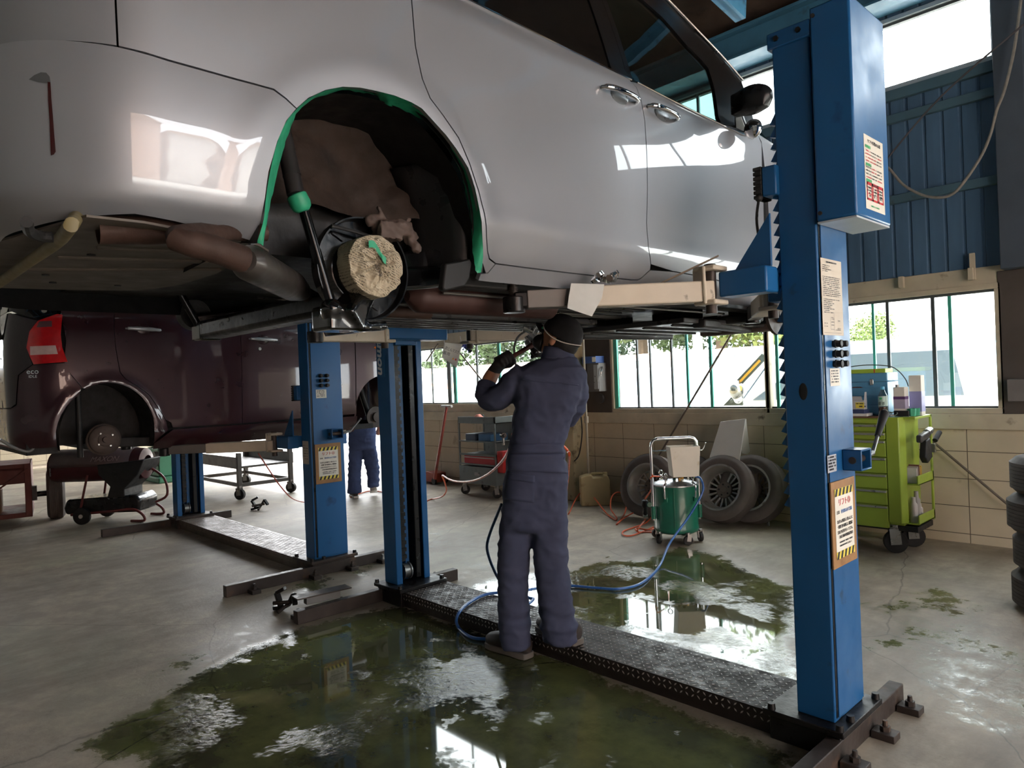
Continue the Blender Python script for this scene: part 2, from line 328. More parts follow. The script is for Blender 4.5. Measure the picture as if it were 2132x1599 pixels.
# piers between the windows
w = MB(); w.box(-6.17, -5.41, WY-.03, WY+.15, SILL, HEAD); struct(w.build('wall_back_pier', darkwall, bev=.005))
w = MB(); w.box(-1.42, -.88, WY-.02, WY+.15, SILL, HEAD); struct(w.build('wall_back_pier', darkwall, bev=.005))
w = MB(); w.box(1.58, 4.6, WY, WY+.15, SILL, HEAD); struct(w.build('wall_back_pier', block, sm=0))
w = MB(); w.box(-9.7, -9.52, WY-.01, WY+.15, SILL, HEAD); w.box(-9.7, -6.1, WY-.005, WY+.14, SILL, 1.18); struct(w.build('wall_back_pier', cream, sm=0))
w = MB(); w.box(-6.14, -5.83, WY-.28, WY+.02, 0, 4.9); struct(w.build('wall_back_column', pm('column_paint', (178, 164, 132), .65, 0, .08, 3, dirt=(96, 82, 64), da=.45, ds=9), bev=.012))
# cladding above, with the high window band cut out
UX0, UX1, UZ0, UZ1 = -5.0, -1.40, 3.99, 4.56
w = MB(); corr(w, (4.6, WY, 0), (-9.7, WY, 0), HEAD+.05, UZ0-.035); struct(w.build('wall_back_cladding', clad, sm=20))
w = MB(); corr(w, (4.6, WY, 0), (2.26, WY, 0), UZ0-.035, UZ1+.035); corr(w, (-.32, WY, 0), (UX1+.035, WY, 0), UZ0-.035, UZ1+.035); corr(w, (UX0-.035, WY, 0), (-6.265, WY, 0), UZ0-.035, UZ1+.035); corr(w, (-9.435, WY, 0), (-9.7, WY, 0), UZ0-.035, UZ1+.035); corr(w, (4.6, WY, 0), (-9.7, WY, 0), UZ1+.035, 5.1); struct(w.build('wall_back_cladding', clad, sm=20))
girtm = pm('girt_blue', (66, 92, 104), .55, 0, .1, 4, dirt=(60, 66, 68), da=.4, ds=8)
for zz, hh in ((2.95, .075), (3.66, .075), (3.86, .09)):
    w = MB(); w.box(-9.7, 4.6, WY-.05, WY, zz, zz+hh); struct(w.build('trim_3', girtm, bev=.004))
w = MB(); w.box(-1.37, -1.17, WY-.14, WY-.01, HEAD, 4.95); struct(w.build('wall_back_post', pm('post_grime', (66, 74, 84), .6, 0, .1, 3), bev=.006))
# --- windows
def window(name, x0, x1, z0, z1, stiles, fr=.045, y=WY, frm=None, bt=None):
    frm = frm or cream
    m = MB(); 
    for a, b2, c, d in ((x0-fr, x1+fr, z0-fr, z0), (x0-fr, x1+fr, z1, z1+fr), (x0-fr, x0, z0, z1), (x1, x1+fr, z0, z1)): m.box(a, b2, y-.02, y+.1, c, d)
    root = struct(m.build(name, frm, bev=.004))
    for x, wd, mt, yo in stiles:
        s = MB(); s.box(x-wd/2, x+wd/2, y+.01+yo, y+.035+yo, z0, z1); struct(s.build('window_sash', mt, root, bev=.002))
    s = MB(); s.box(x0, x1, y+.012, y+.06, z0, z0+.018); s.box(x0, x1, y+.012, y+.06, z1-.022, z1); struct(s.build('window_rail', greydk, root, bev=.002))
    p = MB(); p.box(x0, x1, y+.043, y+.047, z0, z1); struct(p.build('window_pane', glass, root))
    return root
def wx(px_, py=760): return pY(px_, py, WY).x
window('window_1', -3.385, -1.445, 1.137, 2.115, [(wx(1618, 800), .03, teal, 0), (wx(1816, 720), .022, teal, .03), (wx(1848, 700), .026, greydk, 0), (wx(1943, 700), .03, greydk, 0), (wx(1976, 700), .028, teal, .03)])
window('window_2', -5.385, -3.44, 1.137, 2.115, [(-5.36, .05, teal, 0), (wx(1325), .022, greydk, 0), (wx(1349), .02, greydk, .03), (wx(1397), .02, greydk, 0), (wx(1426), .026, teal, .03), (wx(1478), .032, teal, 0)])
window('window_3', -9.5, -6.2, 1.215, 2.1, [(wx(897), .02, greydk, 0), (-8.6, .08, greydk, -.01), (wx(945, 780), .07, teal, 0), (wx(992, 780), .03, greydk, 0), (wx(1034, 720), .05, teal, .02), (-6.6, .04, teal, 0)])
window('window_4', -.85, 1.55, 1.137, 2.115, [(-.2, .03, teal, 0), (.35, .03, greydk, .03), (1.0, .03, teal, 0)])
alu = pm('aluminium_frame', (168, 176, 180), .4, .4, .06, 5)
window('window_5', UX0, UX1, UZ0, UZ1, [(x, .03, alu, 0) for x in (-4.1, -3.2, -2.3)], .04, frm=alu)
window('window_8', -9.4, -6.3, UZ0, UZ1, [(x, .03, alu, 0) for x in (-8.4, -7.3)], .04, frm=alu)
window('window_6', -.3, 2.24, UZ0, UZ1, [(x, .03, alu, 0) for x in (.55, 1.4)], .04, frm=alu)
w = MB()
for hx, hz in ((1880, 2.28), (2025, 2.28)):
    X = wx(hx, 575); w.box(X-.02, X+.02, WY-.07, WY-.02, 2.2, 2.3)
X = wx(2028, 560); w.box(X-.02, X+.02, WY-.06, WY-.03, 2.2, 2.42)
struct(w.build('trim_4', cream, bev=.004))
# --- other walls, roof and steel
w = MB(); corr(w, (4.6, WY, 0), (4.6, 4.6, 0), 0, 5, zt=lambda P: roofz(P.y)); corr(w, (4.6, -.6, 0), (4.6, -6, 0), 0, 5, zt=lambda P: roofz(P.y)); corr(w, (4.6, 4.6, 0), (4.6, -.6, 0), 3.5, 5, zt=lambda P: roofz(P.y)); struct(w.build('wall_right', clad, sm=20))
w = MB(); corr(w, (4.6, -6, 0), (1.5, -6, 0), 0, 6.8); corr(w, (-6.5, -6, 0), (-20, -6, 0), 0, 6.8); corr(w, (1.5, -6, 0), (-6.5, -6, 0), 0, 6.8); struct(w.build('wall_front', pm('pale_cladding', (150, 150, 146), .6, 0, .1, 3), sm=20))
w = MB(); w.box(-20.1, -20, -6, WY+.1, 0, 2.3); struct(w.build('wall_left', block, sm=0))
pale = pm('pale_corrugated_sheet', (196, 192, 182), .6, 0, .08, 3)
w = MB(); corr(w, (-20, -6, 0), (-20, WY, 0), 3.3, 5, zt=lambda P: roofz(P.y)); corr(w, (-20, -6, 0), (-20, -1.5, 0), 2.3, 3.3); corr(w, (-20, 2.2, 0), (-20, WY, 0), 2.3, 3.3); struct(w.build('wall_left_cladding', pale, sm=20))
w = MB(); w.box(-20.05, -20, -1.5, 2.2, 2.3, 2.36); w.box(-20.05, -20, -1.5, 2.2, 3.24, 3.3); [w.box(-20.05, -20, y-.02, y+.02, 2.36, 3.24) for y in (-.6, .3, 1.2)]; struct(w.build('window_7', alu))
w = MB(); corr(w, (-9.7, WY, 0), (-20, WY, 0), 3.3, 5.1); corr(w, (-9.7, WY, 0), (-10.4, WY, 0), 0, 3.3); struct(w.build('wall_back_cladding', pale, sm=20))
w = MB(); w.box(-9.75, -9.6, WY-.1, WY+.2, 0, 5); struct(w.build('wall_back_column', cream, bev=.01))
deck = pm('rusty_roof_deck', (74, 58, 48), .85, 0, .25, 3, bump=.4, bs=18, dirt=(40, 32, 28), da=.5, ds=3)
w = MB(); w.add([(-20.1, -6.1, roofz(-6.1)), (4.7, -6.1, roofz(-6.1)), (4.7, WY+.3, roofz(WY+.3)), (-20.1, WY+.3, roofz(WY+.3))]+[(x, y, roofz(y)+.08) for x, y in ((-20.1, -6.1), (4.7, -6.1), (4.7, WY+.3), (-20.1, WY+.3))], [(0, 1, 2, 3), (7, 6, 5, 4), (0, 4, 5, 1), (1, 5, 6, 2), (2, 6, 7, 3), (3, 7, 4, 0)]); struct(w.build('ceiling', deck, sm=0))
def chan(mb, p, q, w_, h_, t=.012, flip=1):     # C channel
    mb.bar(V(p)+V((0, 0, 0)), q, t, h_)
    P, Q, T, a, b = mb.frame(p, q)
    for s in (1, -1): o = b*s*(h_/2-t/2)+a*flip*w_/2; mb.bar(P+o, Q+o, w_, t)
for i, x in enumerate((-17.1, -13.6, -10.1, -6.6, -3.12, .4, 3.4)):
    w = MB()
    for sx, fl in ((-.045, -1), (.045, 1)): chan(w, (x+sx, 6.02, roofz(6.02)-.28), (x+sx, -6, roofz(-6)-.28), .07, .2, flip=fl)
    struct(w.build('ceiling_rafter', beam_blue, sm=0))
for k, y in enumerate((5.2, 3.7, 2.2, .7, -.8, -2.3, -3.8)):
    w = MB(); chan(w, (-20, y, roofz(y)-.1), (4.6, y, roofz(y)-.1), .06, .14); struct(w.build('ceiling_purlin', beam_blue, sm=0))
w = MB(); w.box(-20, 4.6, 6.42, 6.6, 4.84, 4.87); w.box(-20, 4.6, 6.5, 6.52, 4.6, 4.84); w.box(-20, 4.6, 6.42, 6.6, 4.58, 4.6); w.box(-20, 4.6, 6.6, 6.82, 4.62, 4.68)
for x in (-16, -12.5, -9, -5.4, -1.9, 1.6): w.box(x-.006, x+.006, 6.43, 6.59, 4.6, 4.84)
struct(w.build('ceiling_beam', pm('eave_beam_blue', (62, 108, 132), .5, 0, .12, 4, dirt=(52, 74, 86), da=.35, ds=6), bev=.003))
# diagonal wall braces
rod = pm('grimy_rod', (104, 94, 84), .5, .3, .15, 9)
def wallrod(p, q, r=.011): m = MB(); m.cyl(p, q, r, n=10); return m
one(wallrod(pY(1372, 948, WY-.08), pY(1526, 690, WY-.08)), 'brace_rod', rod, 'thin steel brace rod slanting up across the middle window from behind the tyres', 'rod')
one(wallrod(pY(1925, 905, WY-.08), pY(2112, 1062, WY-.08), .01), 'brace_rod', rod, 'thin steel brace rod sloping down the block wall beside the green tool chest', 'rod')
one(wallrod(pY(888, 752, WY-.06), pY(912, 716, WY-.06), .012), 'brace_rod', rod, 'short brace rod in the far window beside the blue lift post', 'rod')
one(wallrod(pY(958, 735, WY-.06), pY(1010, 800, WY-.06), .012), 'brace_rod', rod, 'brace rod in the far window running down behind the mechanic', 'rod')
# --- outdoors
w = MB(); w.add([(-90, -60, -.03), (60, -60, -.03), (60, 90, -.03), (-90, 90, -.03)], [(0, 1, 2, 3)]); struct(w.build('ground', pm('sunlit_yard', (186, 184, 178), .8, 0, .06, .6), sm=0))
def house(x0, x1, y0, y1, h, wallc, label, roofh=.5, ang=None, stripe=None):
    t = thing('building', label, 'building', ((x0+x1)/2, (y0+y1)/2, 0))
    m = MB(); m.box(x0, x1, y0, y1, 0, h); m.build('wall', wallc, t)
    m = MB(); m.prism([(x0-.3, y0-.4, h), (x0-.3, (y0+y1)/2, h+roofh), (x0-.3, y1+.4, h)], (x1-x0+.6, 0, 0)); m.build('roof', pm('pale_roof', (176, 150, 132), .7, 0, .08, .5), t)
    if stripe:
        m = MB(); m.box(x0, x1, y0-.05, y0, h-.9, h-.55); m.build('fascia_band', stripe, t)
    for k in range(max(1, int((x1-x0)/4))):
        xx = x0+2+k*4; m = MB(); m.box(xx-.8, xx+.8, y0-.04, y0+.02, 1.2, 2.3); m.build('window', pm('far_glass', (120, 140, 150), .1, 0, 0), t)
pw = pm('pale_render', (232, 228, 222), .8, 0, .05, .5)
house(-36, -12, 24, 30, 2.2, pw, 'long pale single storey building across the yard, seen through the windows', .4, stripe=pm('salmon_band', (200, 150, 120), .7))
house(-9.9, -1, 21, 27, 6.5, pw, 'tall white building behind the window above the green tool chest', .5)
house(-60, -40, 10, 20, 5, pw, 'white building far beyond the open doorway', .5)
house(12, 22, -6, 3.5, 4.2, pm('pink_render', (206, 176, 160), .8, 0, .05, .5), 'pinkish house facing the open side of the workshop', 1.2)
house(13, 20, 5, 12, 3.4, pw, 'low white house beside the pinkish house', .8)
leafm = [pm('leaf_a', (52, 68, 32), .6, 0, .3, .6), pm('leaf_b', (70, 84, 36), .6, 0, .3, .6), pm('leaf_c', (44, 62, 36), .6, 0, .3, .6)]
bark = pm('bark', (90, 74, 58), .8)
def tree(x, y, h, r, mt, label):
    t = thing('tree', label, 'tree', (x, y, 0), 'trees behind the yard'); m = MB(); m.cyl((x, y, -.05), (x, y, h*.7), r*.09, r*.04, 8); m.build('trunk', bark, t)
    m = MB(); rr = random.Random(int(x*7+y))
    blobs = [(V((x, y, h*.62))+V((rr.uniform(-1, 1)*r*.75, rr.uniform(-1, 1)*r*.75, rr.uniform(-.32, .36)*h)), r*rr.uniform(.28, .5)) for _ in range(16)]
    for c, br in blobs:
        for _ in range(800):
            d = V((rr.gauss(0, 1), rr.gauss(0, 1), rr.gauss(0, 1))).normalized(); p = c+d*br*rr.uniform(.75, 1.05); s = r*.022*rr.uniform(.6, 1.4)
            a = V((rr.gauss(0, 1), rr.gauss(0, 1), rr.gauss(0, 1))).normalized(); b2 = d.cross(a).normalized()*s; a = a*s; m.add([p-a-b2*.5, p+a-b2*.5, p+a*.6+b2, p-a*.6+b2], [(0, 1, 2, 3)])
    m.build('crown', mt, t, sm=0)
for i, (x, y, h, r, k, lb) in enumerate([(-40, 36, 9, 5, 0, 'green tree above the pale building roof, first behind the far window'), (-33, 37, 10, 5.5, 2, 'dark green tree behind the roof, seen through the middle window beside its first sash'), (-26, 36, 10, 5.5, 1, 'light green tree behind the roof, seen between the sashes of the middle window'), (-20, 35, 9.5, 5, 0, 'green tree behind the roof beside the white pole'), (-14.5, 34, 10, 5, 1, 'yellow green tree beyond the middle window near the lift post'), (-11.5, 38, 10, 4.5, 2, 'dark green tree hidden mostly behind the tall lift post'), (-6.3, 17, 2.5, .9, 1, 'small leafy shrub tree outside behind the blue toolbox')]): tree(x, y, h, r, leafm[k], lb)
one(MB().cyl((-12.9, 21, 0), (-12.9, 21, 9), .16, n=12), 'utility_pole', white, 'white pole standing in the yard before the trees', 'pole')
wcar = pm('yard_car_white', (226, 228, 230), .25, 0, .03, 2, coat=.6); carg = pm('yard_car_glass', (112, 126, 134), .06, 0, 0, rv=0); yel = pm('painted_amber_reflection', (214, 160, 60), .3, 0, .05)  # yel: amber colour painting reflections on the near car
def yardcar(x, y, L, W, H, ang, paint, label, nose=.24, mirror=None, near=False):
    old = CUR[0]; CUR[0] = Matrix.Translation((x, y, 0)) @ Matrix.Rotation(ang, 4, 'Z'); t = thing('parked_car', label, 'car', (0, 0, 0), 'cars parked outside')
    m = MB(); prof = [(-L/2, .35), (-L/2, .85), (-L/2+.1, 1.0), (-L/2+.25, H*.62), (-L/2+.5, H-.08), (-L/2+.9, H), (L/2-nose*L-.5, H), (L/2-nose*L-.1, H-.1), (L/2-nose*L*.55, H*.6), (L/2-.2, H*.53), (L/2, H*.42), (L/2, .35)]
    m.prism([(px_, -W/2, pz_) for px_, pz_ in prof], (0, W, 0)); m.build('body', paint, t, bev=.07, seg=3)
    for s in (1, -1):
        g = MB(); yy = s*(W/2+.004); g.prism([(-L/2+.5, yy, H*.63), (-L/2+.6, yy, H-.16), (L/2-nose*L-.5, yy, H-.16), (L/2-nose*L*.75, yy, H*.63)], (0, s*.004, 0)); g.build('side_glass', carg, t)
    g = MB(); g.bar((L/2-nose*L-.05, 0, H-.14), (L/2-nose*L*.6, 0, H*.64), W*.84, .02); g.build('windscreen', carg, t)
    for sx in (-1, 1):
        for s in (1, -1):
            q = MB(); q.cyl((sx*L*.32, s*(W/2-.12), .31), (sx*L*.32, s*(W/2+.01), .31), .31); q.build('wheel', black, t, bev=.02)
    for s in (1, -1):
        q = MB(); q.ball((L/2-nose*L*.55, s*(W/2+.13), H*.66), (.07, .11, .09)); q.build('door_mirror', mirror or chrome, t)
    if near:
        yy = W/2; mx = L/2-nose*L*.55; mz = 1.30; dk = pm('mirror_trim_grey', (74, 82, 74), .5)  # dk: dark grey-green of the mirror foot and pillar
        q = MB(); q.ball((mx+.02, yy+.16, mz), (.10, .16, .125), 24, 14); mm_ = q.build('door_mirror', pm('mirror_chrome_dull', (150, 148, 140), .12, .95, .03), t)
        q = MB(); q.box(mx-.06, mx+.07, yy+.05, yy+.28, mz-.02, mz+.06); q.build('mirror_reflection_paint', yel, mm_, bev=.02)  # amber block painted in for the yellow reflection on the chrome
        q = MB(); q.prism([(mx+.2, yy+.01, mz-.2), (mx-.05, yy+.01, mz-.2), (mx-.05, yy+.01, mz+.05)], (0, .05, 0)); q.bar((mx+.1, yy+.03, mz-.16), (mx, yy+.12, mz-.1), .06, .05); q.build('mirror_foot', dk, t, bev=.01)
        q = MB(); q.bar((mx+.02, yy+.01, mz+.06), (mx-.33, yy+.01, mz+.42), .03, .09); q.build('a_pillar', dk, t, bev=.01); q = MB(); q.bar((mx+.0, yy+.03, mz+.08), (mx-.27, yy+.03, mz+.36), .01, .03); q.build('pillar_reflection_paint', yel, t)  # thin amber strip paints the yellow reflection along the pillar
    CUR[0] = old; return t
p = pY(1545, 815, 8.2)
yardcar(p.x+.75, 9.5, 3.4, 1.5, 1.84, math.radians(203), wcar, 'white car close outside the middle window with a big chrome door mirror', near=True)
q = pY(1345, 820, 14.5)
yardcar(q.x, 15.5, 4.4, 1.75, 1.75, math.radians(180), pm('yard_car_grey', (168, 172, 184), .3, .3, .03, 2, coat=.6), 'pale grey car parked across the yard behind the sashes of the middle window')
yardcar(-21, 19, 4.2, 1.7, 1.9, math.radians(175), wcar, 'white van parked in the yard behind the far window')
# --- daylight
wd = bpy.data.worlds.new('overcast_sky'); SC.world = wd; wd.use_nodes = True; nt = wd.node_tree; bg = nt.nodes['Background']
tc = nt.nodes.new('ShaderNodeTexCoord'); sx = nt.nodes.new('ShaderNodeSeparateXYZ'); cr = nt.nodes.new('ShaderNodeValToRGB'); nt.links.new(tc.outputs['Generated'], sx.inputs[0]); nt.links.new(sx.outputs[2], cr.inputs[0]); nt.links.new(cr.outputs[0], bg.inputs[0])
cr.color_ramp.elements[0].position = .0; cr.color_ramp.elements[0].color = (.86, .90, .94, 1); cr.color_ramp.elements[1].position = .8; cr.color_ramp.elements[1].color = (1.0, 1.0, 1.0, 1)
bg.inputs[1].default_value = 15.0
sun = bpy.data.lights.new('added_outdoor_sun', 'SUN'); sun.energy = 55; sun.angle = .3; so = bpy.data.objects.new('added_outdoor_sun', sun); COL.objects.link(so); so.rotation_euler = V((.15, .7, -.78)).to_track_quat('-Z', 'Y').to_euler(); so.location = (0, -20, 25)  # sun added to brighten yard, houses and trees; the sky itself is overcast
def portal(name, c, w_, h_, nrm):
    l = bpy.data.lights.new(name, 'AREA'); l.shape = 'RECTANGLE'; l.size = w_; l.size_y = h_; l.cycles.is_portal = True
    o = bpy.data.objects.new(name, l); COL.objects.link(o); o.location = c; o.rotation_euler = V(nrm).to_track_quat('-Z', 'Y').to_euler()
for nm, c, w_, h_, n in (('daylight_windows', (-5.2, WY+.2, 1.65), 8.6, 1.1, (0, -1, 0)), ('daylight_high_windows', (-3.6, WY+.2, 4.28), 11.8, .7, (0, -1, 0)), ('daylight_near_window', (.35, WY+.2, 1.65), 2.5, 1.1, (0, -1, 0)), ('daylight_doorway', (-15.2, WY+.2, 1.65), 9.6, 3.3, (0, -1, 0)), ('daylight_side_opening', (4.7, 2.0, 1.75), 5.2, 3.5, (-1, 0, 0))):
    portal(nm, c, w_, h_, n)
vs = SC.view_settings; vs.view_transform = 'Standard'; vs.look = 'None'; vs.gamma = 1; vs.use_curve_mapping = False; vs.exposure = -0.15
SC.cycles.use_denoising = True; SC.cycles.max_bounces = 10; SC.cycles.diffuse_bounces = 5; SC.cycles.glossy_bounces = 5; SC.cycles.transparent_max_bounces = 12; SC.cycles.caustics_reflective = False; SC.cycles.caustics_refractive = False; SC.cycles.sample_clamp_indirect = 6
# ================================================================== LIFTS
def sign_board(par_, X, y0, y1, z0, z1, num):
    b = MB(); b.box(X, X+.008, y0, y1, z0, z1); nb = b.build('notice_board', wood, par_, bev=.002)
    nb['label'] = 'framed notice with yellow and black stripes and red heading'
    x = X+.009; w_ = y1-y0; h_ = z1-z0; a, c = y0+w_*.12, y1-w_*.12; zb, zt = z0+h_*.1, z1-h_*.09
    m = MB(); rect(m, (x, a, zb), (0, 1, 0), (0, 0, 1), c-a, zt-zb); m.build('notice_sheet', paper, nb)
    sh = h_*.085
    for zz in (zb, zt-sh):
        m = MB(); rect(m, (x+.0006, a, zz), (0, 1, 0), (0, 0, 1), c-a, sh)
        m.build('hazard_stripe', yellow, nb); m2 = MB(); n = 5; st = (c-a)/n
        for k in range(n):
            ya = a+k*st; m2.add([(x+.0012, ya, zz), (x+.0012, ya+st*.5, zz), (x+.0012, min(c, ya+st*.5+sh*.45), zz+sh), (x+.0012, min(c, ya+sh*.45), zz+sh)], [(0, 1, 2, 3)])
        m2.build('hazard_stripe', ink, nb)
    H = zt-zb; cy = (a+c)/2; rt, up = (0, 1, 0), (0, 0, 1)
    text('リフト'+num, (x+.0008, cy, zt-sh-H*.1), rt, up, H*.115, red, nb, wid=(c-a)*.62)
    text('注意', (x+.0008, a+(c-a)*.14, zt-sh-H*.235), rt, up, H*.052, ink, nb)
    text('使用後は必ず清掃', (x+.0008, cy+(c-a)*.1, zt-sh-H*.235), rt, up, H*.06, pblue, nb, wid=(c-a)*.6)
    for k, s in enumerate(('次に使う人が気持ちよく使えるように', '一作業終了後や退社時には、確認清掃と', '工具などの片付けを行ってください。')): text(s, (x+.0008, cy, zt-sh-H*(.37+.075*k)), rt, up, H*.056, ink, nb, wid=(c-a)*.84)
    text('日産自動車整備協業組合', (x+.0008, cy+(c-a)*.04, zb+sh+H*.2), rt, up, H*.05, ink, nb, wid=(c-a)*.76)
    m = MB()
    for k in range(2): dashes(m, (x+.0008, a+(c-a)*.18, zb+sh+H*(.115-.05*k)), rt, up, (c-a)*(.7-.3*k), H*.022, seed=k, fill=.95)
    dashes(m, (x+.0008, a+(c-a)*.62, zb+sh+H*.06), rt, up, (c-a)*.2, H*.026, seed=9, fill=.6); m.build('small_print', ink, nb)
def cpost(X, s, y0, y1, z0, z1, mat, root, name='post'):     # s=+1: web on +X side, open toward -X
    t = .012; lip = .05; d = .15
    P = [(0, 0), (-d, 0), (-d, lip), (-d+t, lip), (-d+t, t), (-t, t), (-t, y1-y0-t), (-d+t, y1-y0-t), (-d+t, y1-y0-lip), (-d, y1-y0-lip), (-d, y1-y0), (0, y1-y0)]
    m = MB(); m.prism([(X+s*a, y0+b, z0) for a, b in P], (0, 0, z1-z0)); return m.build(name, mat, root, bev=.005)
def lift(label, Xn, Xf, y0, y1, zc, num, hi, arms):
    root = thing('two_post_lift', label, 'car lift', ((Xn+Xf)/2, (y0+y1)/2, 0), 'blue two post lifts')
    ym = (y0+y1)/2
    # floor frame
    for X, s in ((Xn, 1), (Xf, -1)):
        m = MB(); m.box(X+s*.01-.03, X+s*.01+.03, y0-.74 if s > 0 or not hi else y0-.68, y1+.36, 0, .085); m.build('floor_bar', iron, root, bev=.004)
        m = MB(); m.box(X-s*.27, X+s*.055, y0-.06, y1+.06, .10, .125); m.box(X-s*.25, X+s*.035, y0-.04, y1+.04, 0, .10); m.build('base_plate', irondk if hi else iron, root, bev=.004)
        for a, b in ((s*.035, -.045), (s*.035, .06+(y1-y0)*.0), (s*.035, y1-y0+.04), (-s*.24, -.04), (-s*.24, y1-y0+.035)): m = MB(); m.cyl((X+a, y0+b, .125), (X+a, y0+b, .148), .017, .014, 12); m.build('base_bolt', irondk, root)
        for yy in ((y0-.55, y0-.05, y1-.02, y1+.28) if s > 0 else (y0-.62, y0-.3, y1+.22)):
            m = MB(); m.box(X+s*.045, X+s*.135, yy-.035, yy+.035, .0, .03); fa = m.build('anchor_plate', iron, root, bev=.003)
            m = MB(); m.cyl((X+s*.09, yy, .03), (X+s*.09, yy, .05), .02, .02, 6); m.cyl((X+s*.09, yy, .05), (X+s*.09, yy, .072), .011, .009, 10); m.build('anchor_nut', steel if not hi and yy > y1 else iron, fa)
    # tread cover
    xa, xb = Xf+.24, Xn-.24; m = MB(); zt = .1; yb = y1+.055; ya = y0-.02
    m.box(xa, xb, ya, yb, .04, zt); m.box(xa, xb, ya+.012, ya+.03, 0, .04); m.cm = 1
    n = int((xb-xa)/.03)
    for i in range(n):
        for j in range(11):
            x = xa+.015+i*.03; y = ya+.016+j*(yb-ya-.02)/11; k = (i+j) % 2; a = .0125; b = .0036; c, s2 = (math.cos(.785), math.sin(.785)) if k else (math.cos(-.785), math.sin(-.785))
            pts = [(x+c*u-s2*v, y+s2*u+c*v) for u, v in ((-a, 0), (0, -b), (a, 0), (0, b))]
            m.add([(p[0], p[1], zt) for p in pts]+[(x+(p[0]-x)*.72, y+(p[1]-y)*.72, zt+.0018) for p in pts], [(0, 1, 5, 4), (1, 2, 6, 5), (2, 3, 7, 6), (3, 0, 4, 7), (4, 5, 6, 7)])
        for j in range(2):
            x = xa+.015+i*.03; z = .058+j*.026; k = (i+j) % 2; a = .011; b = .0028; sg = 1 if k else -1
            m.add([(x-a*.7, ya, z-sg*a*.7), (x+b, ya, z-sg*b), (x+a*.7, ya, z+sg*a*.7), (x-b, ya, z+sg*b), (x, ya-.002, z)], [(0, 1, 4), (1, 2, 4), (2, 3, 4), (3, 0, 4)])
    m.build('tread_cover', [tread_wet, bar_wet] if hi else [tread_dry, bar_dry], root, sm=0)
    # posts
    pn = cpost(Xn, 1, y0, y1, .125, 2.82, bluedk if hi else blue, root); pf = cpost(Xf, -1, y0, y1, .125, 2.82, blue, root)
    for X, s, p in ((Xn, 1, pn), (Xf, -1, pf)):
        m = MB(); m.box(X-s*.165, X+s*.008, y0-.012, y1+.012, 2.8, 2.865); m.build('cap_plate', bluedk, p, bev=.004)
        
        for a in (.035, .125): m = MB(); bolt(m, (X-s*a, y0-.012, 2.835), (0, -1, 0), .011, .008); m.build('cap_bolt', irondk, p)
        m = MB(); m.box(X, X+s*.006, y0+.028, y1-.006, .14, 2.8); m.build('cover_plate', bluedk if hi else blue, p, bev=.002)
        m = MB(); m.box(X, X+s*.0022, y0+.014, y0+.028, .14, 2.8); m.build('seam_gap', irondk, p)
        # rack and rollers inside the channel
        m = MB(); m.box(X-s*.115, X-s*.1, ym-.075, ym-.04, .27, 2.78)
        z = .2
        while z < 2.75: m.box(X-s*.125, X-s*.1, ym-.08, ym-.035, z+.09, z+.116); z += .05
        m.build('lifting_chain', irondk, p, sm=0)
        m = MB(); m.box(X-s*.1, X-s*.02, ym-.03, ym+.0, .14, 2.78); m.build('guide_rail', bluedk, p); m = MB(); m.box(X-s*.14, X-s*.03, ym+.03, ym+.075, .14, 2.78); m.build('slide_rail', irondk, p, bev=.006)
        m = MB(); m.lathe([(.012, 0), (.062, 0), (.062, .008), (.052, .012), (.052, .052), (.062, .056), (.062, .064), (.012, .064)], (X-s*.1, ym-.075, .2), (0, 1, 0), 28); m.build('chain_roller', steel, p)
        # safety rack teeth
        pts = []; z = .95; k = 0
        if s < 0 or not hi: z = 9
        while z < 2.5: pts += [(X-s*.15, y0+.008, z), (X-s*.176, y0+.008, z+.008), (X-s*.15, y0+.008, z+.05)]; z += .05
        if pts: m = MB(); m.prism([(X-s*.145, y0+.008, .95)]+pts+[(X-s*.145, y0+.008, z)], (0, .03, 0)); m.build('safety_rack', bluedk, p, sm=0)
        # carriage
        Xc = X-s*.15
        m = MB(); m.box(Xc-s*.02, X-s*.03, y0+.05, y1-.05, zc-.08, zc+.52); m.build('carriage', bluedk, root, bev=.006)
        m = MB(); m.box(Xc-s*.16, Xc+s*.0, y0-.12, y1+.12, zc-.05, zc+.045) if s < 0 else m.box(Xc-.21, Xc, y0-.12, y0-.02, zc-.055, zc+.05)
        if s > 0: m.box(Xc-.21, Xc, y1+.02, y1+.12, zc-.055, zc+.05); m.box(Xc-.05, Xc-.012, y0-.1, y1+.1, zc-.05, zc+.045)
        m.build('carriage_beam', blue, root, bev=.008)
        for yy in (y0-.07, y1+.07):
            m = MB(); m.prism([(Xc, yy-.006, zc+.05), (Xc-s*.16, yy-.006, zc+.05), (Xc-s*.13, yy-.006, zc+.09), (Xc-s*.03, yy-.006, zc+.22), (Xc, yy-.006, zc+.26)], (0, .012, 0)); m.build('gusset', bluedk, root, bev=.002)
        m = MB(); m.box(Xc-s*.05, Xc+s*.01, y0-.03, y0+.05, zc+.34, zc+.46); bb = m.build('bump_stop', blue, root, bev=.006)
        m = MB()
        for k in range(7): m.box(Xc-s*.085, Xc-s*.05, y0-.035, y0+.055, zc+.335+k*.019, zc+.35+k*.019)
        m.box(Xc-s*.078, Xc-s*.05, y0-.03, y0+.05, zc+.335, zc+.465); m.build('rubber_block', black, bb, bev=.003)
    # near-post fittings
    X = Xn+.006
    for r_ in range(3):
        for c_ in range(2):
            m = MB(); yy, zz = y0+.105+c_*.055, (1.605 if hi else 1.62)-r_*.04
            m.lathe([(.004, 0), (.013, .0), (.013, .008), (.017, .008), (.017, .014), (.013, .014), (.0125, .034), (.005, .034)], (X, yy, zz), (1, 0, 0), 14); m.build('rubber_plug', black, pn)
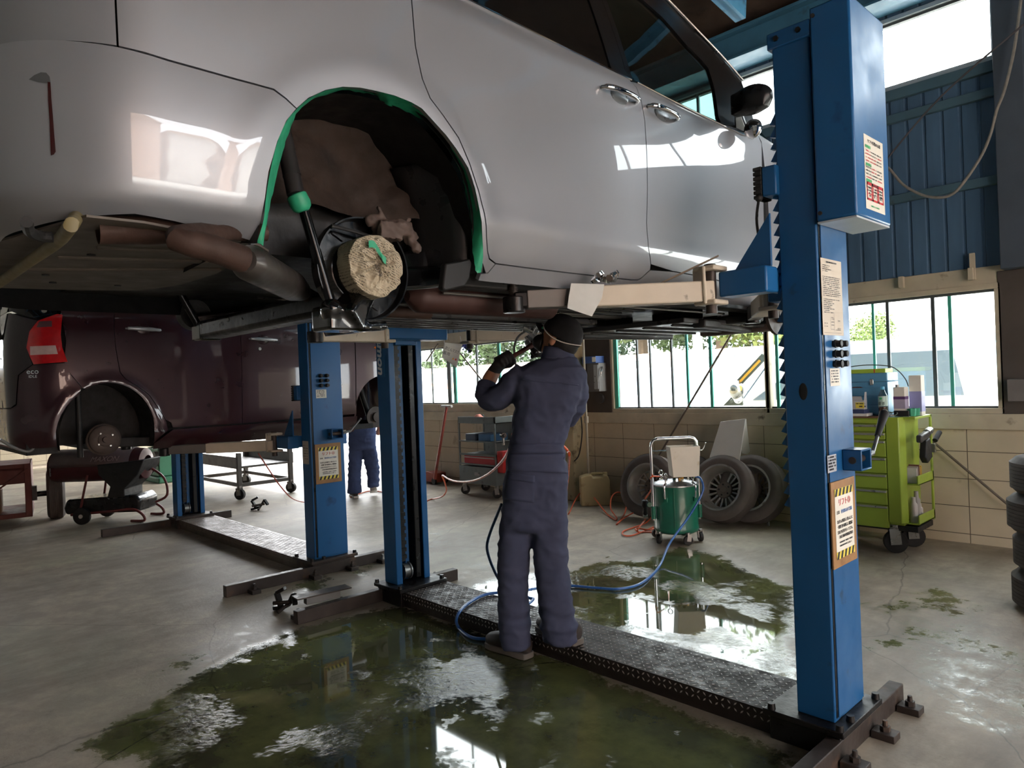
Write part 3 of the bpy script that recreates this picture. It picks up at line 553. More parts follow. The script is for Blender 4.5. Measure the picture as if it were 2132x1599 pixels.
    m = MB(); rect(m, (X+.001, y0+.062, 1.437), (0, 1, 0), (0, 0, 1), .095, .07); st = m.build('rating_label', paper, root)
    m = MB(); [dashes(m, (X+.002, y0+.07, 1.495-k*.011), (0, 1, 0), (0, 0, 1), .07, .005, seed=k+3) for k in range(5)]; m.build('small_print', ink, st)
    if hi:
        m = MB(); rect(m, (X+.001, y0+.012, 1.639), (0, 1, 0), (0, 0, 1), .2, .302); st = m.build('instruction_label', pm('aged_paper', (206, 196, 180), .7, 0, .05), root)
        m = MB(); dashes(m, (X+.002, y0+.06, 1.925), (0, 1, 0), (0, 0, 1), .1, .006, seed=1, fill=1)
        for k in range(26):
            if k in (4, 5, 17): continue
            dashes(m, (X+.002, y0+.024, 1.912-k*.0074), (0, 1, 0), (0, 0, 1), .17*(R.uniform(.3, .6) if k < 4 or k > 18 else R.uniform(.92, 1)), .0032, seed=k+40)
        for a, b, ww, hh in ((.085, 1.662, .0012, .05), (.12, 1.655, .0012, .07), (.085, 1.662, .035, .0012), (.13, 1.66, .03, .0012), (.02, 1.648, .17, .001)): rect(m, (X+.002, y0+a, b), (0, 1, 0), (0, 0, 1), ww, hh)
        for k in range(9): dashes(m, (X+.002, y0+R.choice((.025, .15, .09)), 1.66+k*.006), (0, 1, 0), (0, 0, 1), .03, .003, seed=k+90)
        m.build('small_print', ink, st)
        m = MB(); rect(m, (X+.001, y0+.006, 1.1), (0, 1, 0), (0, 0, 1), .085, .068); st = m.build('caution_label', pm('grey_label', (176, 182, 190), .6, 0, .04), root)
        m = MB(); [dashes(m, (X+.002, y0+.012, 1.156-k*.012), (0, 1, 0), (0, 0, 1), .07, .007, seed=k+13) for k in range(5)]; m.build('small_print', ink, st)
        sign_board(root, X, y0+.012, y0+.248, .722, 1.062, num)
        m = MB(); m.ball((Xn-.075, y0-.0005, 1.42), (.017, .002, .034)); m.build('oval_plug', black, pn)
    else:
        sign_board(root, X, y0+.03, y0+.265, .735, 1.06, num)
        m = MB(); rect(m, (Xn-.135, y0-.001, .9), (1, 0, 0), (0, 0, 1), .1, .19); st = m.build('rating_label', pm('aged_paper', (206, 196, 180), .7, 0, .05), root)
        m = MB(); [dashes(m, (Xn-.125, y0-.002, 1.05-k*.022), (1, 0, 0), (0, 0, 1), .08, .006, seed=k, fill=.5) for k in range(6)]; m.build('small_print', ink, st)
    # lock housing and lever
    a, z0 = y0+.15, 1.095
    m = MB(); t = .008
    m.box(X, X+.075, a, a+.008, z0, z0+.085); m.box(X, X+.075, a+.1, a+.108, z0, z0+.085); m.box(X, X+.075, a, a+.108, z0+.077, z0+.085); m.box(X, X+.075, a, a+.108, z0, z0+.008)
    lk = m.build('lock_housing', bluedk, root, bev=.004)
    m = MB(); m.cyl((X+.04, a-.004, z0+.042), (X+.04, a+.125, z0+.042), .014); m.build('lock_pin', iron, lk)
    m = MB()
    m.tube([(X+.04, a+.12, z0+.042), (X+.05, a+.19, z0+.055)], .011, 10); m.tube([(X+.05, a+.19, z0+.055), (X+.045, a+.3, z0+.155)], .008, 10)
    if hi: lv = m.build('release_lever', steel, lk)
    else: m.build('release_lever', steel, lk)
    if hi:
        m = MB(); m.tube([(X+.047, a+.26, z0+.12), (X+.046, a+.29, z0+.148), (X+.044, a+.36, z0+.21), (X+.043, a+.372, z0+.222)], [.012, .014, .02, .008], 14); m.build('lever_grip', black, lk)
    # arms: (pivot, end, mat, pad top)
    for k, (pv, en, zt, hh, sec) in enumerate(arms):
        pv, en = V(pv), V(en); d = (en-pv).normalized(); L = (en-pv).length
        ar = None
        if sec:       # fixed outer box plus inner slide
            mid = pv+d*L*.62
            m = MB(); m.bar(pv, mid, .09, hh); ar = m.build('arm', beige, root, bev=.006)
            nrm = V((-d.y, d.x, 0))
            m = MB(); m.bar(mid-d*.03, en-d*.03, .07, hh*.86); m.build('arm_slide', pm('slide_grey', (110, 104, 100), .5, .2, .1, 6), ar, bev=.004)
        else:
            m = MB(); m.bar(pv, en, .085, hh); ar = m.build('arm', beige, root, bev=.006)
        m = MB(); e = en+d*.02; m.cyl(e+V((0, 0, -.05)), e+V((0, 0, .015)), .045, n=20); m.bar(en-d*.06, e, .06, .06); m.build('pad_boss', irondk, ar, bev=.005)
        m = MB(); m.cyl(e+V((0, 0, .015)), (e.x, e.y, zt-.03), .017, n=14); z = e.z+.02
        while z < zt-.035: m.cyl((e.x, e.y, z), (e.x, e.y, z+.003), .02, n=14); z += .007
        m.build('pad_screw', iron, ar)
        m = MB(); m.lathe([(.01, zt-.03), (.045, zt-.03), (.05, zt-.022), (.05, zt-.002), (.04, zt), (.01, zt)], (e.x, e.y, 0), n=24); m.build('rubber_pad', black, ar)
        m = MB(); w_ = .012     # pivot bracket, an open C around the carriage beam
        m.box(pv.x-.05, pv.x+.05, pv.y-.055, pv.y+.055, zc+.055, zc+.075); m.box(pv.x-.05, pv.x+.05, pv.y-.055, pv.y+.055, zc-.085, zc-.065); m.bar(pv+d*.04+V((0, 0, zc-pv.z-.005)), pv+d*.055+V((0, 0, zc-pv.z-.005)), .11, .155)
        m.build('pivot_bracket', beige, ar, bev=.006)
        m = MB(); m.cyl((pv.x, pv.y, zc-.12), (pv.x, pv.y, zc+.085), .024, n=18); m.build('pivot_pin', iron, ar)
    return root, pn, pf
tread_wet = pm('wet_tread_plate', (44, 37, 34), .5, .0, .25, 7, rv=.2, spec=.35, bump=.25, bs=30, dirt=(30, 26, 24), da=.5, ds=6); bar_wet = pm('worn_tread_bars', (150, 142, 136), .3, .1, .15, 9, spec=.8); bar_dry = pm('dry_tread_bars', (132, 120, 110), .4, .1, .15, 9)
tread_dry = pm('dry_tread_plate', (96, 84, 76), .45, .4, .12, 6, dirt=(66, 56, 50), da=.4, ds=5)
Y0, Y1 = 2.77, 3.055
ZC = 1.875
arms3 = [((-1.55, 2.64, 1.845), (-2.03, 1.99, 1.83), 1.925, .085, 1), ((-1.55, 3.19, 1.845), (-2.02, 3.9, 1.845), 1.935, .085, 1), ((-3.86, 2.56, 1.835), (-3.66, 1.98, 1.82), 1.915, .085, 0), ((-3.86, 3.28, 1.85), (-3.4, 3.95, 1.85), 1.93, .085, 1)]
lift3, p3n, p3f = lift('near blue two post lift holding up the silver minivan, post notice marked three', -1.16, -4.29, Y0, Y1, ZC, '③', True, arms3)
# drive cover on the near post
m = MB(); m.box(-1.15, -1.0, Y0-.015, Y1+.055, 2.075, 2.9); bx = m.build('drive_cover', blue, lift3, bev=.008); bx['label'] = 'tall blue sheet metal cover box'
m = MB(); m.box(-1.148, -1.004, Y0-.011, Y1+.05, 2.067, 2.074); m.build('cover_underside', pm('pale_sheet_metal', (196, 204, 208), .4, .2, .05, 5), bx)

for z in (2.105, 2.865): m = MB(); bolt(m, (-1.135, Y0-.015, z), (0, -1, 0), .008, .006, 10); m.build('cover_screw', iron, bx)
st0 = MB(); x = -.999; rect(st0, (x, Y0+.075, 2.11), (0, 1, 0), (0, 0, 1), .2, .285); st = st0.build('safety_label', paper, lift3)
rt, up = (0, 1, 0), (0, 0, 1); ya = Y0+.085
text('リフト作業の心得', (x+.001, Y0+.175, 2.372), rt, up, .016, ink, st, wid=.13)
m = MB(); m2 = MB(); m3 = MB()
for k, zz in enumerate((2.345, 2.276, 2.215)): dashes(m, (x+.001, ya, zz), rt, up, .055, .011, seed=k, fill=1)
for k in range(12):
    zz = 2.332-k*.0128-(.012 if k > 3 else 0)-(.012 if k > 7 else 0)
    for q in range(3): dashes((m2, m3)[R.random() < .45], (x+.001, ya+q*.056, zz), rt, up, .052, .0045, seed=k*3+q)
for q in range(3):
    yy = ya+.002+q*.059
    m3p = MB()
    for r_ in ((yy, 2.145, .008, .07), (yy+.047, 2.145, .008, .07), (yy, 2.145, .055, .008), (yy, 2.203, .055, .012)): rect(m3p, (x+.001, r_[0], r_[1]), rt, up, r_[2], r_[3])
    m3p.build('warning_pictogram', red, st)
    for j in range(4): dashes(m2, (x+.001, yy+.016, 2.16+j*.01), rt, up, .022, .006, seed=q*5+j)
dashes(m, (x+.001, Y0+.12, 2.122), rt, up, .09, .006, seed=8)
m.build('small_print', pgreen, st); m2.build('small_print', ink, st); m3.build('small_print', red, st)
m = MB(); m.tube([(-1.39, Y0+.02, ZC+.1), (-1.395, Y0, ZC+.18), (-1.392, Y0-.02, ZC+.26), (-1.375, Y0-.03, ZC+.33)], .006, 8, sub=4); lv = m.build('unlock_rod', irondk, lift3)
m = MB(); m.ball((-1.373, Y0-.031, ZC+.338), .016); m.build('unlock_knob', black, lv)
# name plate on the far post
pb = MB(); pb.box(-4.285, -4.19, Y0-.003, Y0, 1.575, 2.06); np_ = pb.build('name_plate', pm('plate_blue', (40, 100, 150), .4, 0, .05), lift3)
text('Bishamon', (-4.237, Y0-.0035, 1.825), (0, 0, -1), (1, 0, 0), .1, pm('plate_white', (216, 222, 226), .5, 0, .03), np_, shear=.2, wid=.46, bold=.003)
ZC4 = 1.085
arms4 = [((-5.69, 2.64, 1.055), (-6.33, 1.99, 1.05), 1.135, .085, 1), ((-5.69, 3.19, 1.055), (-6.28, 3.62, 1.055), 1.16, .085, 0), ((-8.2, 2.64, 1.055), (-7.5, 2.0, 1.055), 1.15, .085, 1), ((-8.2, 3.19, 1.055), (-7.5, 3.6, 1.055), 1.15, .085, 0)]
lift4, p4n, p4f = lift('farther blue two post lift under the dark red car, post notice marked four', -5.30, -8.66, 2.765, 3.07, ZC4, '④', False, arms4)
# ================================================================== CAR PANELS
_Rw = (_r2, -_u2, _fw)
def proj(P):
    q = V(P)-CAMP; z = q.dot(_fw); return CX+FPX*q.dot(_r2)/z, CY-FPX*q.dot(_u2)/z
def table(tb):
    def f(z):
        if z <= tb[0][0]: return tb[0][1]
        if z >= tb[-1][0]: return tb[-1][1]+(z-tb[-1][0])*(tb[-1][1]-tb[-2][1])/(tb[-1][0]-tb[-2][0])
        for i in range(len(tb)-1):
            if tb[i][0] <= z <= tb[i+1][0]:
                z0, a = tb[i]; z1, b = tb[i+1]; h = z1-z0
                m0 = (tb[i+1][1]-tb[i-1][1])/(tb[i+1][0]-tb[i-1][0]) if i else (b-a)/h
                m1 = (tb[i+2][1]-tb[i][1])/(tb[i+2][0]-tb[i][0]) if i+2 < len(tb) else (b-a)/h
                t = (z-z0)/h; return (2*t**3-3*t*t+1)*a+(t**3-2*t*t+t)*h*m0+(-2*t**3+3*t*t)*b+(t**3-t*t)*h*m1
    return f
def carsurf(X0, prof, s0, rx, ry, s1, fx, fy, flare=None, sgn=1):
    la = .5*pi*math.sqrt((rx*rx+ry*ry)/2); lb = .5*pi*math.sqrt((fx*fx+fy*fy)/2)
    def f(s, z):
        b = prof(z)+(flare(s, z) if flare else 0)
        if s < s0:
            u = min((s0-s)/la, 1)*pi/2; ex = max(0, s0-la-s)
            x = -rx*(1-math.cos(u))-ex; y = s0-ry*math.sin(u)-.02*(min(ex, .8)/.8)**1*0; nx, ny = math.cos(u)*ry, -math.sin(u)*rx
        elif s > s1:
            u = min((s-s1)/lb, 1)*pi/2; ex = max(0, s-s1-lb)
            x = -fx*(1-math.cos(u))-ex; y = s1+fy*math.sin(u); nx, ny = math.cos(u)*fy, math.sin(u)*fx
        else: x, y, nx, ny = 0, s, 1, 0
        n = math.hypot(nx, ny); return V((X0+sgn*(x+nx/n*b), y+ny/n*b, z))
    return f
def uv(fn, px_, py_, g=None):      # (s, z) on a car surface that a photograph pixel looks at
    if g is None:
        X = -1.85 if fn is not rsurf else -6.2
        for _ in range(6): P = pX(px_, py_, X); X = fn(P.y, P.z).x
        return P.y, P.z
    s, z = g
    for _ in range(25):
        a = proj(fn(s, z)); b = proj(fn(s+.002, z)); c = proj(fn(s, z+.002))
        j = ((b[0]-a[0])/.002, (c[0]-a[0])/.002, (b[1]-a[1])/.002, (c[1]-a[1])/.002); d = j[0]*j[3]-j[1]*j[2]
        if abs(d) < 1e-9: break
        ex, ey = px_-a[0], py_-a[1]; ds, dz = (ex*j[3]-ey*j[1])/d, (ey*j[0]-ex*j[2])/d
        s += max(-.05, min(.05, ds)); z += max(-.05, min(.05, dz))
    return s, z
def inset(poly, g):
    n = len(poly); A = sum(poly[i][0]*poly[(i+1) % n][1]-poly[(i+1) % n][0]*poly[i][1] for i in range(n)); sg = 1 if A > 0 else -1; o = []
    for i in range(n):
        a, b, c = V(poly[i-1]), V(poly[i]), V(poly[(i+1) % n]); d1 = (b-a).normalized() if (b-a).length > 1e-9 else V((0, 0)); d2 = (c-b).normalized() if (c-b).length > 1e-9 else d1
        n1 = V((-d1.y, d1.x))*sg; n2 = V((-d2.y, d2.x))*sg; m = n1+n2
        if m.length < 1e-6: m = n1
        m = m.normalized(); k = max(.4, m.dot(n1)); o.append(tuple(b+m*g/k))
    return o
def dens(poly, st):
    o = []; n = len(poly)
    for i in range(n):
        a, b = V(poly[i]), V(poly[(i+1) % n]); k = max(1, int((b-a).length/st))
        for j in range(k): o.append(tuple(a+(b-a)*j/k))
    return o
def panel(name, poly, fn, mat, parent, step=.035, gap=.0022, fl=.018, off=0, holes=()):
    poly = dens(inset(poly, gap) if gap else poly, step); rings = [poly]+[dens(inset(h, -gap) if gap else h, step) for h in holes]
    pts = [V(p) for r_ in rings for p in r_]; ed = []; o = 0
    for r_ in rings: ed += [(o+i, o+(i+1) % len(r_)) for i in range(len(r_))]; o += len(r_)
    x0, x1 = min(p[0] for p in poly), max(p[0] for p in poly); y0, y1 = min(p[1] for p in poly), max(p[1] for p in poly)
    nx, ny = int((x1-x0)/step), int((y1-y0)/step)
    for i in range(1, nx):
        for j in range(1, ny):
            p = (x0+(x1-x0)*(i+.5*(j % 2))/nx, y0+(y1-y0)*j/ny)
            if sdist(p, poly) > step*.45 and all(sdist(p, h) < -step*.45 for h in holes): pts.append(V(p))
    vv, ee, ff, *_ = delaunay_2d_cdt(pts, ed, [], 1, 1e-7)
    if holes:
        ff = [f for f in ff if all(sdist(sum((vv[i] for i in f), V((0, 0)))/len(f), h) < 1e-6 for h in holes)]
    def pn(s, z):
        e = .004; a = fn(s+e, z)-fn(s-e, z); b = fn(s, z+e)-fn(s, z-e); n = a.cross(b)
        return n.normalized() if n.length > 1e-12 else V((1, 0, 0))
    N = [pn(*v) for v in vv]
    P = [fn(*v) for v in vv]; ctr = sum(P, V((0, 0, 0)))/len(P)
    flip = 1
    mid = N[len(N)//2]
    if fn_out(fn, mid, P[len(N)//2]) < 0: flip = -1
    N = [n*flip for n in N]; P = [p+n*off for p, n in zip(P, N)]
    verts = list(P); faces = []; ln = []
    for f in ff:
        f = list(f); a, b, c = (P[f[0]], P[f[1]], P[f[2]])
        if (b-a).cross(c-a).dot(N[f[0]]) < 0: f.reverse()
        faces.append(f); ln += [N[i] for i in f]
    # returned edges
    if fl:
        key = {}
        for i, v in enumerate(vv): key[(round(v.x, 5), round(v.y, 5))] = i
        for r_ in rings:
            ids = [key.get((round(p[0], 5), round(p[1], 5))) for p in r_]
            if None in ids: continue
            for k in range(len(ids)):
                a, b = ids[k], ids[(k+1) % len(ids)]
                q = [P[a], P[b], P[b]-N[b]*fl, P[a]-N[a]*fl]; o = len(verts); verts += q; fnr = (q[1]-q[0]).cross(q[3]-q[0]); fnr = fnr.normalized() if fnr.length > 1e-12 else N[a]
                faces.append([o, o+1, o+2, o+3]); ln += [fnr]*4
    me = bpy.data.meshes.new(name); me.from_pydata([tuple(p) for p in verts], [], faces); me.materials.append(mat)
    me.polygons.foreach_set('use_smooth', [True]*len(me.polygons)); me.normals_split_custom_set([tuple(n) for n in ln])
    ob = bpy.data.objects.new(name, me); COL.objects.link(ob); par(ob, parent); return ob
def fn_out(fn, n, p): return n.dot(p-V((carctr[0], carctr[1], p.z)))
carctr = (-2.72, 2.6)
def sm2(pts, k=4): return [tuple(p) for p in spline([V((a, b, 0)) for a, b in pts], k)] if 0 else [(p.x, p.y) for p in spline([V((a, b, 0)) for a, b in pts], k)]
rsurf = None
silver = pm('silver_paint', (147, 148, 153), .46, .5, .02, 2, rv=.02, coat=1, cr=.015)
dirtsilver = silver
# ================================================================== SILVER MINIVAN
prof3 = table([(1.86, -.075), (1.9, -.05), (1.95, -.018), (2.02, .012), (2.07, .028), (2.13, .03), (2.3, .036), (2.5, .034), (2.68, .02), (2.77, .012), (2.795, .004), (2.83, -.014), (2.9, -.032), (3.1, -.09), (3.3, -.16), (3.42, -.22)])
def flare3(s, z):      # lip around the wheel arch
    d = math.hypot((s-1.22)/.43, (z-1.98)/.47); return .007*math.exp(-((d-1.02)/.12)**2)
fn3 = carsurf(-1.85, prof3, .60, .36, .30, 4.35, .5, .55, flare3)
profb = table([(1.88, -.11), (1.905, -.085), (1.935, -.055), (1.965, -.024), (1.985, -.004), (2.0, .006), (2.05, .018), (2.11, .028), (2.17, .036), (2.22, .038), (2.28, .037), (2.34, .033)])
fnb = carsurf(-1.85, profb, .60, .38, .345, 4.35, .5, .55, lambda s, z: flare3(s, z)*(1 if s > .7 else 0))
van = thing('minivan', 'silver minivan raised on the near lift, green tape round its wheel arch', 'car', (-2.72, 2.6, 1.7))
U = lambda pts, g=None, f=fn3: [uv(f, x, y, g) for x, y in pts]
arch = U([(534, 506), (548, 460), (553, 414), (562, 357), (577, 296), (596, 253), (618, 227), (643, 205), (678, 189), (714, 182), (750, 184), (785, 191), (821, 200), (856, 214), (878, 227), (899, 250), (928, 282), (949, 310), (974, 350), (988, 392), (997, 435), (1003, 489), (1005, 535), (1001, 568)])
bl = U([(613, 226), (595, 205), (570, 186), (530, 175), (450, 153), (350, 125), (247, 97)])   # bumper seam from the arch backwards
zb = bl[-1][1]; sb = bl[-1][0]
bl[0] = arch[6]
rearb = [(sb-.1, zb+.003), (.3, zb+.004), (.1, zb-.004), (-.1, zb-.03), (-.5, zb-.04), (-1.1, zb-.04)]
# bumper
bot = U([(534, 506), (450, 482), (360, 462), (270, 446)], f=fnb)
bpoly = bl+rearb+[(-1.1, 1.93), (-.5, 1.925), (-.1, 1.92), (.2, 1.925)]+bot[::-1]+[a for a in arch[:6]]
bump = panel('rear_bumper', bpoly, fnb, silver, van, .03, .0022, .03)
g0 = (.35, 2.2)
slit = [uv(fnb, x, y, g0) for x, y in ((100, 171), (106, 172), (111, 240), (117, 316), (113, 322), (107, 324), (104, 250))]
panel('bumper_slot', slit, fnb, pm('dark_red_reflector', (52, 14, 14), .2, 0, 0), bump, .03, 0, 0, .002)
hood = [uv(fnb, x, y, g0) for x, y in ((61, 166), (72, 157), (86, 151), (97, 152), (104, 160), (106, 172), (97, 174), (80, 172))]
panel('bumper_recess', hood, fnb, pm('recess_grey', (84, 86, 88), .4, .2, .03), bump, .02, 0, 0, .0015)
# body shell behind the seam
top = 2.83
wl = U([(982, 0), (1094, 60), (1199, 112), (1313, 167)]); wf = U([(1325, 172), (1412, 217), (1509, 264), (1567, 289)])
panel('tail_corner', [(sb, zb)]+rearb[:]+[(-1.1, 3.42), (-.2, 3.42), (.3, 3.42), (sb-.004, 3.3), (sb-.004, 2.9)], fn3, silver, van, .04)
de = U([(857, 0), (865, 97), (879, 163), (896, 205), (924, 242), (955, 287), (978, 341), (997, 399), (1009, 446), (1013, 496), (1015, 523), (1019, 539), (1032, 549)])
de = [(de[0][0]-.01, wl[0][1]-.01), (de[0][0]-.006, 2.79)]+de
q = [(sb, zb), (sb-.004, 2.9), (sb-.004, 3.3), (de[0][0]-.1, 3.3), (de[0][0], wl[0][1]-.005)]+de[1:]+[(de[-1][0]-.02, 1.9), (arch[-1][0], 1.895)]+arch[::-1][:18]+bl[1:-1]
panel('quarter_panel', q, fn3, silver, van, .035)
db = U([(1032, 549), (1083, 556), (1199, 570), (1315, 583), (1328, 583), (1335, 579), (1354, 562)]); gp = U([(1313, 169), (1325, 182), (1335, 209), (1342, 248), (1346, 310), (1348, 388), (1346, 465), (1350, 516), (1355, 551)])
sd = de+db[1:]+gp[::-1]+wl[::-1]
slid = panel('sliding_door', sd, fn3, silver, van, .035)
fe = U([(1586, 300), (1587, 361), (1590, 440), (1591, 512)]); fb = U([(1355, 556), (1400, 565), (1480, 579)])
fe = [(fe[0][0], 2.81)]+fe+[(fe[-1][0], 1.96)]
fd = gp+fb[1:]+[(fe[-1][0]-.03, 1.94)]+fe[::-1]+[(fe[0][0], 2.83)]+wf[::-1]
fdoor = panel('front_door', fd, fn3, silver, van, .035)
sill = [(arch[-1][0], 1.895)]+[(de[-1][0]-.02, 1.9)]+db+fb[1:]+[(fe[-1][0]-.03, 1.94), (fe[-1][0]+.1, 1.93), (fe[-1][0]+.1, 1.87), (arch[-1][0], 1.87)]
panel('sill', sill, fn3, silver, van, .03)
fx0 = fe[0][0]; ac = fx0+.46
fa = [(ac+.38*math.cos(t), 1.93+.42*math.sin(t)) for t in [pi-pi*i/16 for i in range(17)]]
panel('front_fender', [(fx0, 2.83), (fx0, 1.96), (ac-.38, 1.9)]+fa+[(ac+.38, 1.9), (5.6, 1.9), (5.6, 2.5), (4.9, 2.6), (4.3, 2.72)], fn3, silver, van, .05)
# glasshouse
tint = glassmat('green_tinted_glass', (.30, .42, .40), .06); priv = pm('privacy_glass', (8, 9, 10), .04, 0, 0, rv=0, spec=.6)
pil = pm('black_pillar', (16, 16, 17), .22, 0, .05, 4, rv=.04)
ap = [uv(fn3, x, y) for x, y in ((1545, 167), (1500, 115), (1450, 62), (1391, 0))]
apb = wf[-1]
roofl = [(ap[-1][0]-.25, ap[-1][1]+.14), (ap[-1][0]-.6, 3.42)]
gi = [uv(fn3, x, y) for x, y in ((1502, 254), (1489, 184), (1476, 141), (1462, 124), (1430, 92), (1380, 34), (1345, 2))]
gb = uv(fn3, 1321, 168); gt = (gb[0]-.02, gi[-1][1]+.12)
hole = [(gb[0], gb[1]+.012)]+[uv(fn3, 1412, 214)]+gi+[gt]
fr = [(gp[0][0]+.004, wl[-1][1]+.004)]+wf+[(fx0+.02, 2.84)]+ap+roofl+[(gp[0][0]-.02, 3.42)]
panel('front_door_frame', fr, fn3, pil, van, .04, .001, .02, -.004, holes=[hole])
panel('front_window', hole, fn3, tint, van, .05, 0, 0, -.012)
bp0 = uv(fn3, 1275, 146); bp1 = (bp0[0]-.02, 3.4)
panel('b_pillar', [bp0, (gp[0][0]+.003, wl[-1][1]+.003), (gp[0][0]-.02, 3.4), bp1], fn3, pil, van, .05, .001, .02, -.003)
panel('sliding_door_window', [(de[0][0]+.03, wl[0][1]+.01)]+[(a, b+.006) for a, b in wl[1:-1]]+[bp0, bp1, (de[0][0]+.03, 3.4)], fn3, priv, van, .06, .001, .01, -.008)
panel('quarter_window', [(.75, 3.0), (de[0][0]-.03, 2.9), (de[0][0]-.03, 3.36), (.8, 3.36)], fn3, priv, van, .06, .001, 0, .002)
m = MB(); rl = [fn3(a, b)+V((.004, 0, 0)) for a, b in ap]; m.tube([fn3(*roofl[0])+V((.004, 0, 0))]+rl[::-1], .006, 8, sub=4); m.build('pillar_trim', steel, van)
m = MB(); m.tube([fn3(a, b)+V((.004, 0, 0)) for a, b in [(de[0][0]+.03, wl[0][1])]+wl[1:]], .0045, 8, sub=4); m.build('waist_strip', chrome, van)
m = MB(); m.tube([fn3(a, b)+V((.004, 0, 0)) for a, b in wf], .0045, 8, sub=4); m.build('waist_strip', chrome, van)
# roof, windscreen, bonnet, tail, far side: seen only in part
XM = -2.72
def arcx(u, s, zt, zs): 
    a = fn3(s, zs); h = a.x-XM; return V((XM+h*math.cos(pi*u)/1.0 if 0 else XM+h*(1-2*u), a.y, zs+(zt-zs)*(1-abs(1-2*u)**3)))
s_end = ap[-1][0]-.6
m = MB(); m.grid(lambda u, v: arcx(u, -.0+.45+(s_end-.45)*v, 3.55, 3.42), 14, 12); m.build('roof', silver, van)
wsb = fx0+.55
def wsf(u, v):
    s = s_end+(wsb-s_end)*v; z = 3.42+(2.74-3.42)*v**1.15; h = (fn3(min(s, 4.3), 2.84).x-.03-.05*v-XM-(.17)*(1-v)); return V((XM+h*(1-2*u), s+.08*(1-abs(1-2*u)**2), z+.13*(1-abs(1-2*u)**3)*(1-v)+.05*v))
m = MB(); m.grid(wsf, 12, 10); m.build('windscreen', tint, van)
m = MB(); m.grid(lambda u, v: V((XM+.78*(1-2*u)*(1-.15*v*v), wsb+.02+(5.0-wsb)*v, 2.72-.2*v**2+.03*(1-abs(1-2*u)**2))), 12, 8); m.build('bonnet', silver, van)
m = MB(); m.grid(lambda u, v: V((XM+.7*(1-2*u), 4.93+.04*(1-abs(1-2*u)), 1.95+.6*v)), 8, 4); m.build('front_grille', pil, van)
m = MB(); m.grid(lambda u, v: V((XM+.62*(1-2*u), .295-.03*(1-abs(1-2*u)**2), 2.35+1.1*v)), 8, 6); tg = m.build('tailgate', silver, van)
m = MB(); m.grid(lambda u, v: V((XM+.5*(1-2*u), .262, 2.8+.55*v)), 2, 2); m.build('tailgate_window', priv, tg)
fnf = carsurf(2*XM+1.85, prof3, .60, .36, .31, 4.35, .5, .55, None, -1)
fa2 = [(1.22+.39*math.cos(t), 1.93+.45*math.sin(t)) for t in [pi-pi*i/16 for i in range(17)]]
panel('far_side', [(-.3, 2.83), (-.3, 1.93), (.6, 1.9), (.83, 1.9)]+fa2+[(1.61, 1.9), (ac-.38, 1.9)]+fa+[(ac+.38, 1.9), (5.5, 1.9), (5.5, 2.5), (4.9, 2.6), (4.3, 2.83)], fnf, silver, van, .06)
panel('inner_shell', [(-.3, 3.3), (-.3, 1.88), (5.4, 1.88), (5.4, 2.5), (4.2, 3.3)], carsurf(2*XM+1.90, prof3, .62, .36, .30, 4.35, .5, .55, None, -1), MATS['shell_black'] if 'shell_black' in MATS else pm('shell_black', (6, 6, 6), .8, 0, 0), van, .1, 0, 0)
panel('far_windows', [(.6, 2.85), (3.9, 2.85), (2.9, 3.4), (.65, 3.4)], fnf, priv, van, .1, 0, 0)
# dark inner shell so that seams read black
shell = carsurf(-1.89, prof3, .62, .36, .30, 4.35, .5, .55)
panel('inner_shell', [(-1.0, 3.3), (-1.0, 1.96), (.6, 1.955), (.8, 1.955)]+[(a, b+.012) for a, b in arch[2:-3]]+[(1.64, 1.95), (3.6, 1.95), (3.75, 2.8), (.75, 2.8), (.7, 3.3)], shell, pm('shell_black', (6, 6, 6), .8, 0, 0), van, .06, 0, 0)
# masking tape round the arch
inn = [(548, 512), (559, 446), (568, 400), (584, 335), (596, 293), (610, 253), (625, 227), (660, 203), (717, 188), (746, 192), (778, 198), (803, 216), (839, 230), (874, 246), (899, 264), (928, 293), (937, 318), (960, 364), (969, 400), (979, 453), (983, 506), (988, 553), (993, 568)]
oo = spline([fn3(a, b)+V((.0015, 0, 0)) for a, b in arch], 5); ii = spline([pX(x, y, -1.885) for x, y in inn], 5)
def at_(L, t): f = t*(len(L)-1); i = min(int(f), len(L)-2); return L[i].lerp(L[i+1], f-i)
n = 150; vs_ = []
for k in range(n+1):
    t = k/n; a, b = at_(oo, t), at_(ii, t); nn = mnoise.noise(V((k*.31, 0, 0)))
    for j in range(5):
        u = j/4; p = a.lerp(b, u); p.x += .007*mnoise.noise(V((k*.35, j*1.3, 3)))*u+.006*math.sin(u*pi); p.z += .006*nn*u; vs_.append(p)
tp = MB(); tp.add(vs_, [(k*5+j, k*5+j+1, (k+1)*5+j+1, (k+1)*5+j) for k in range(n) for j in range(4)])
tape = pm('green_masking_tape', (44, 150, 112), .5, 0, .1, 20, bump=.3, bs=40)
tp.build('masking_tape', tape, van, sm=60)
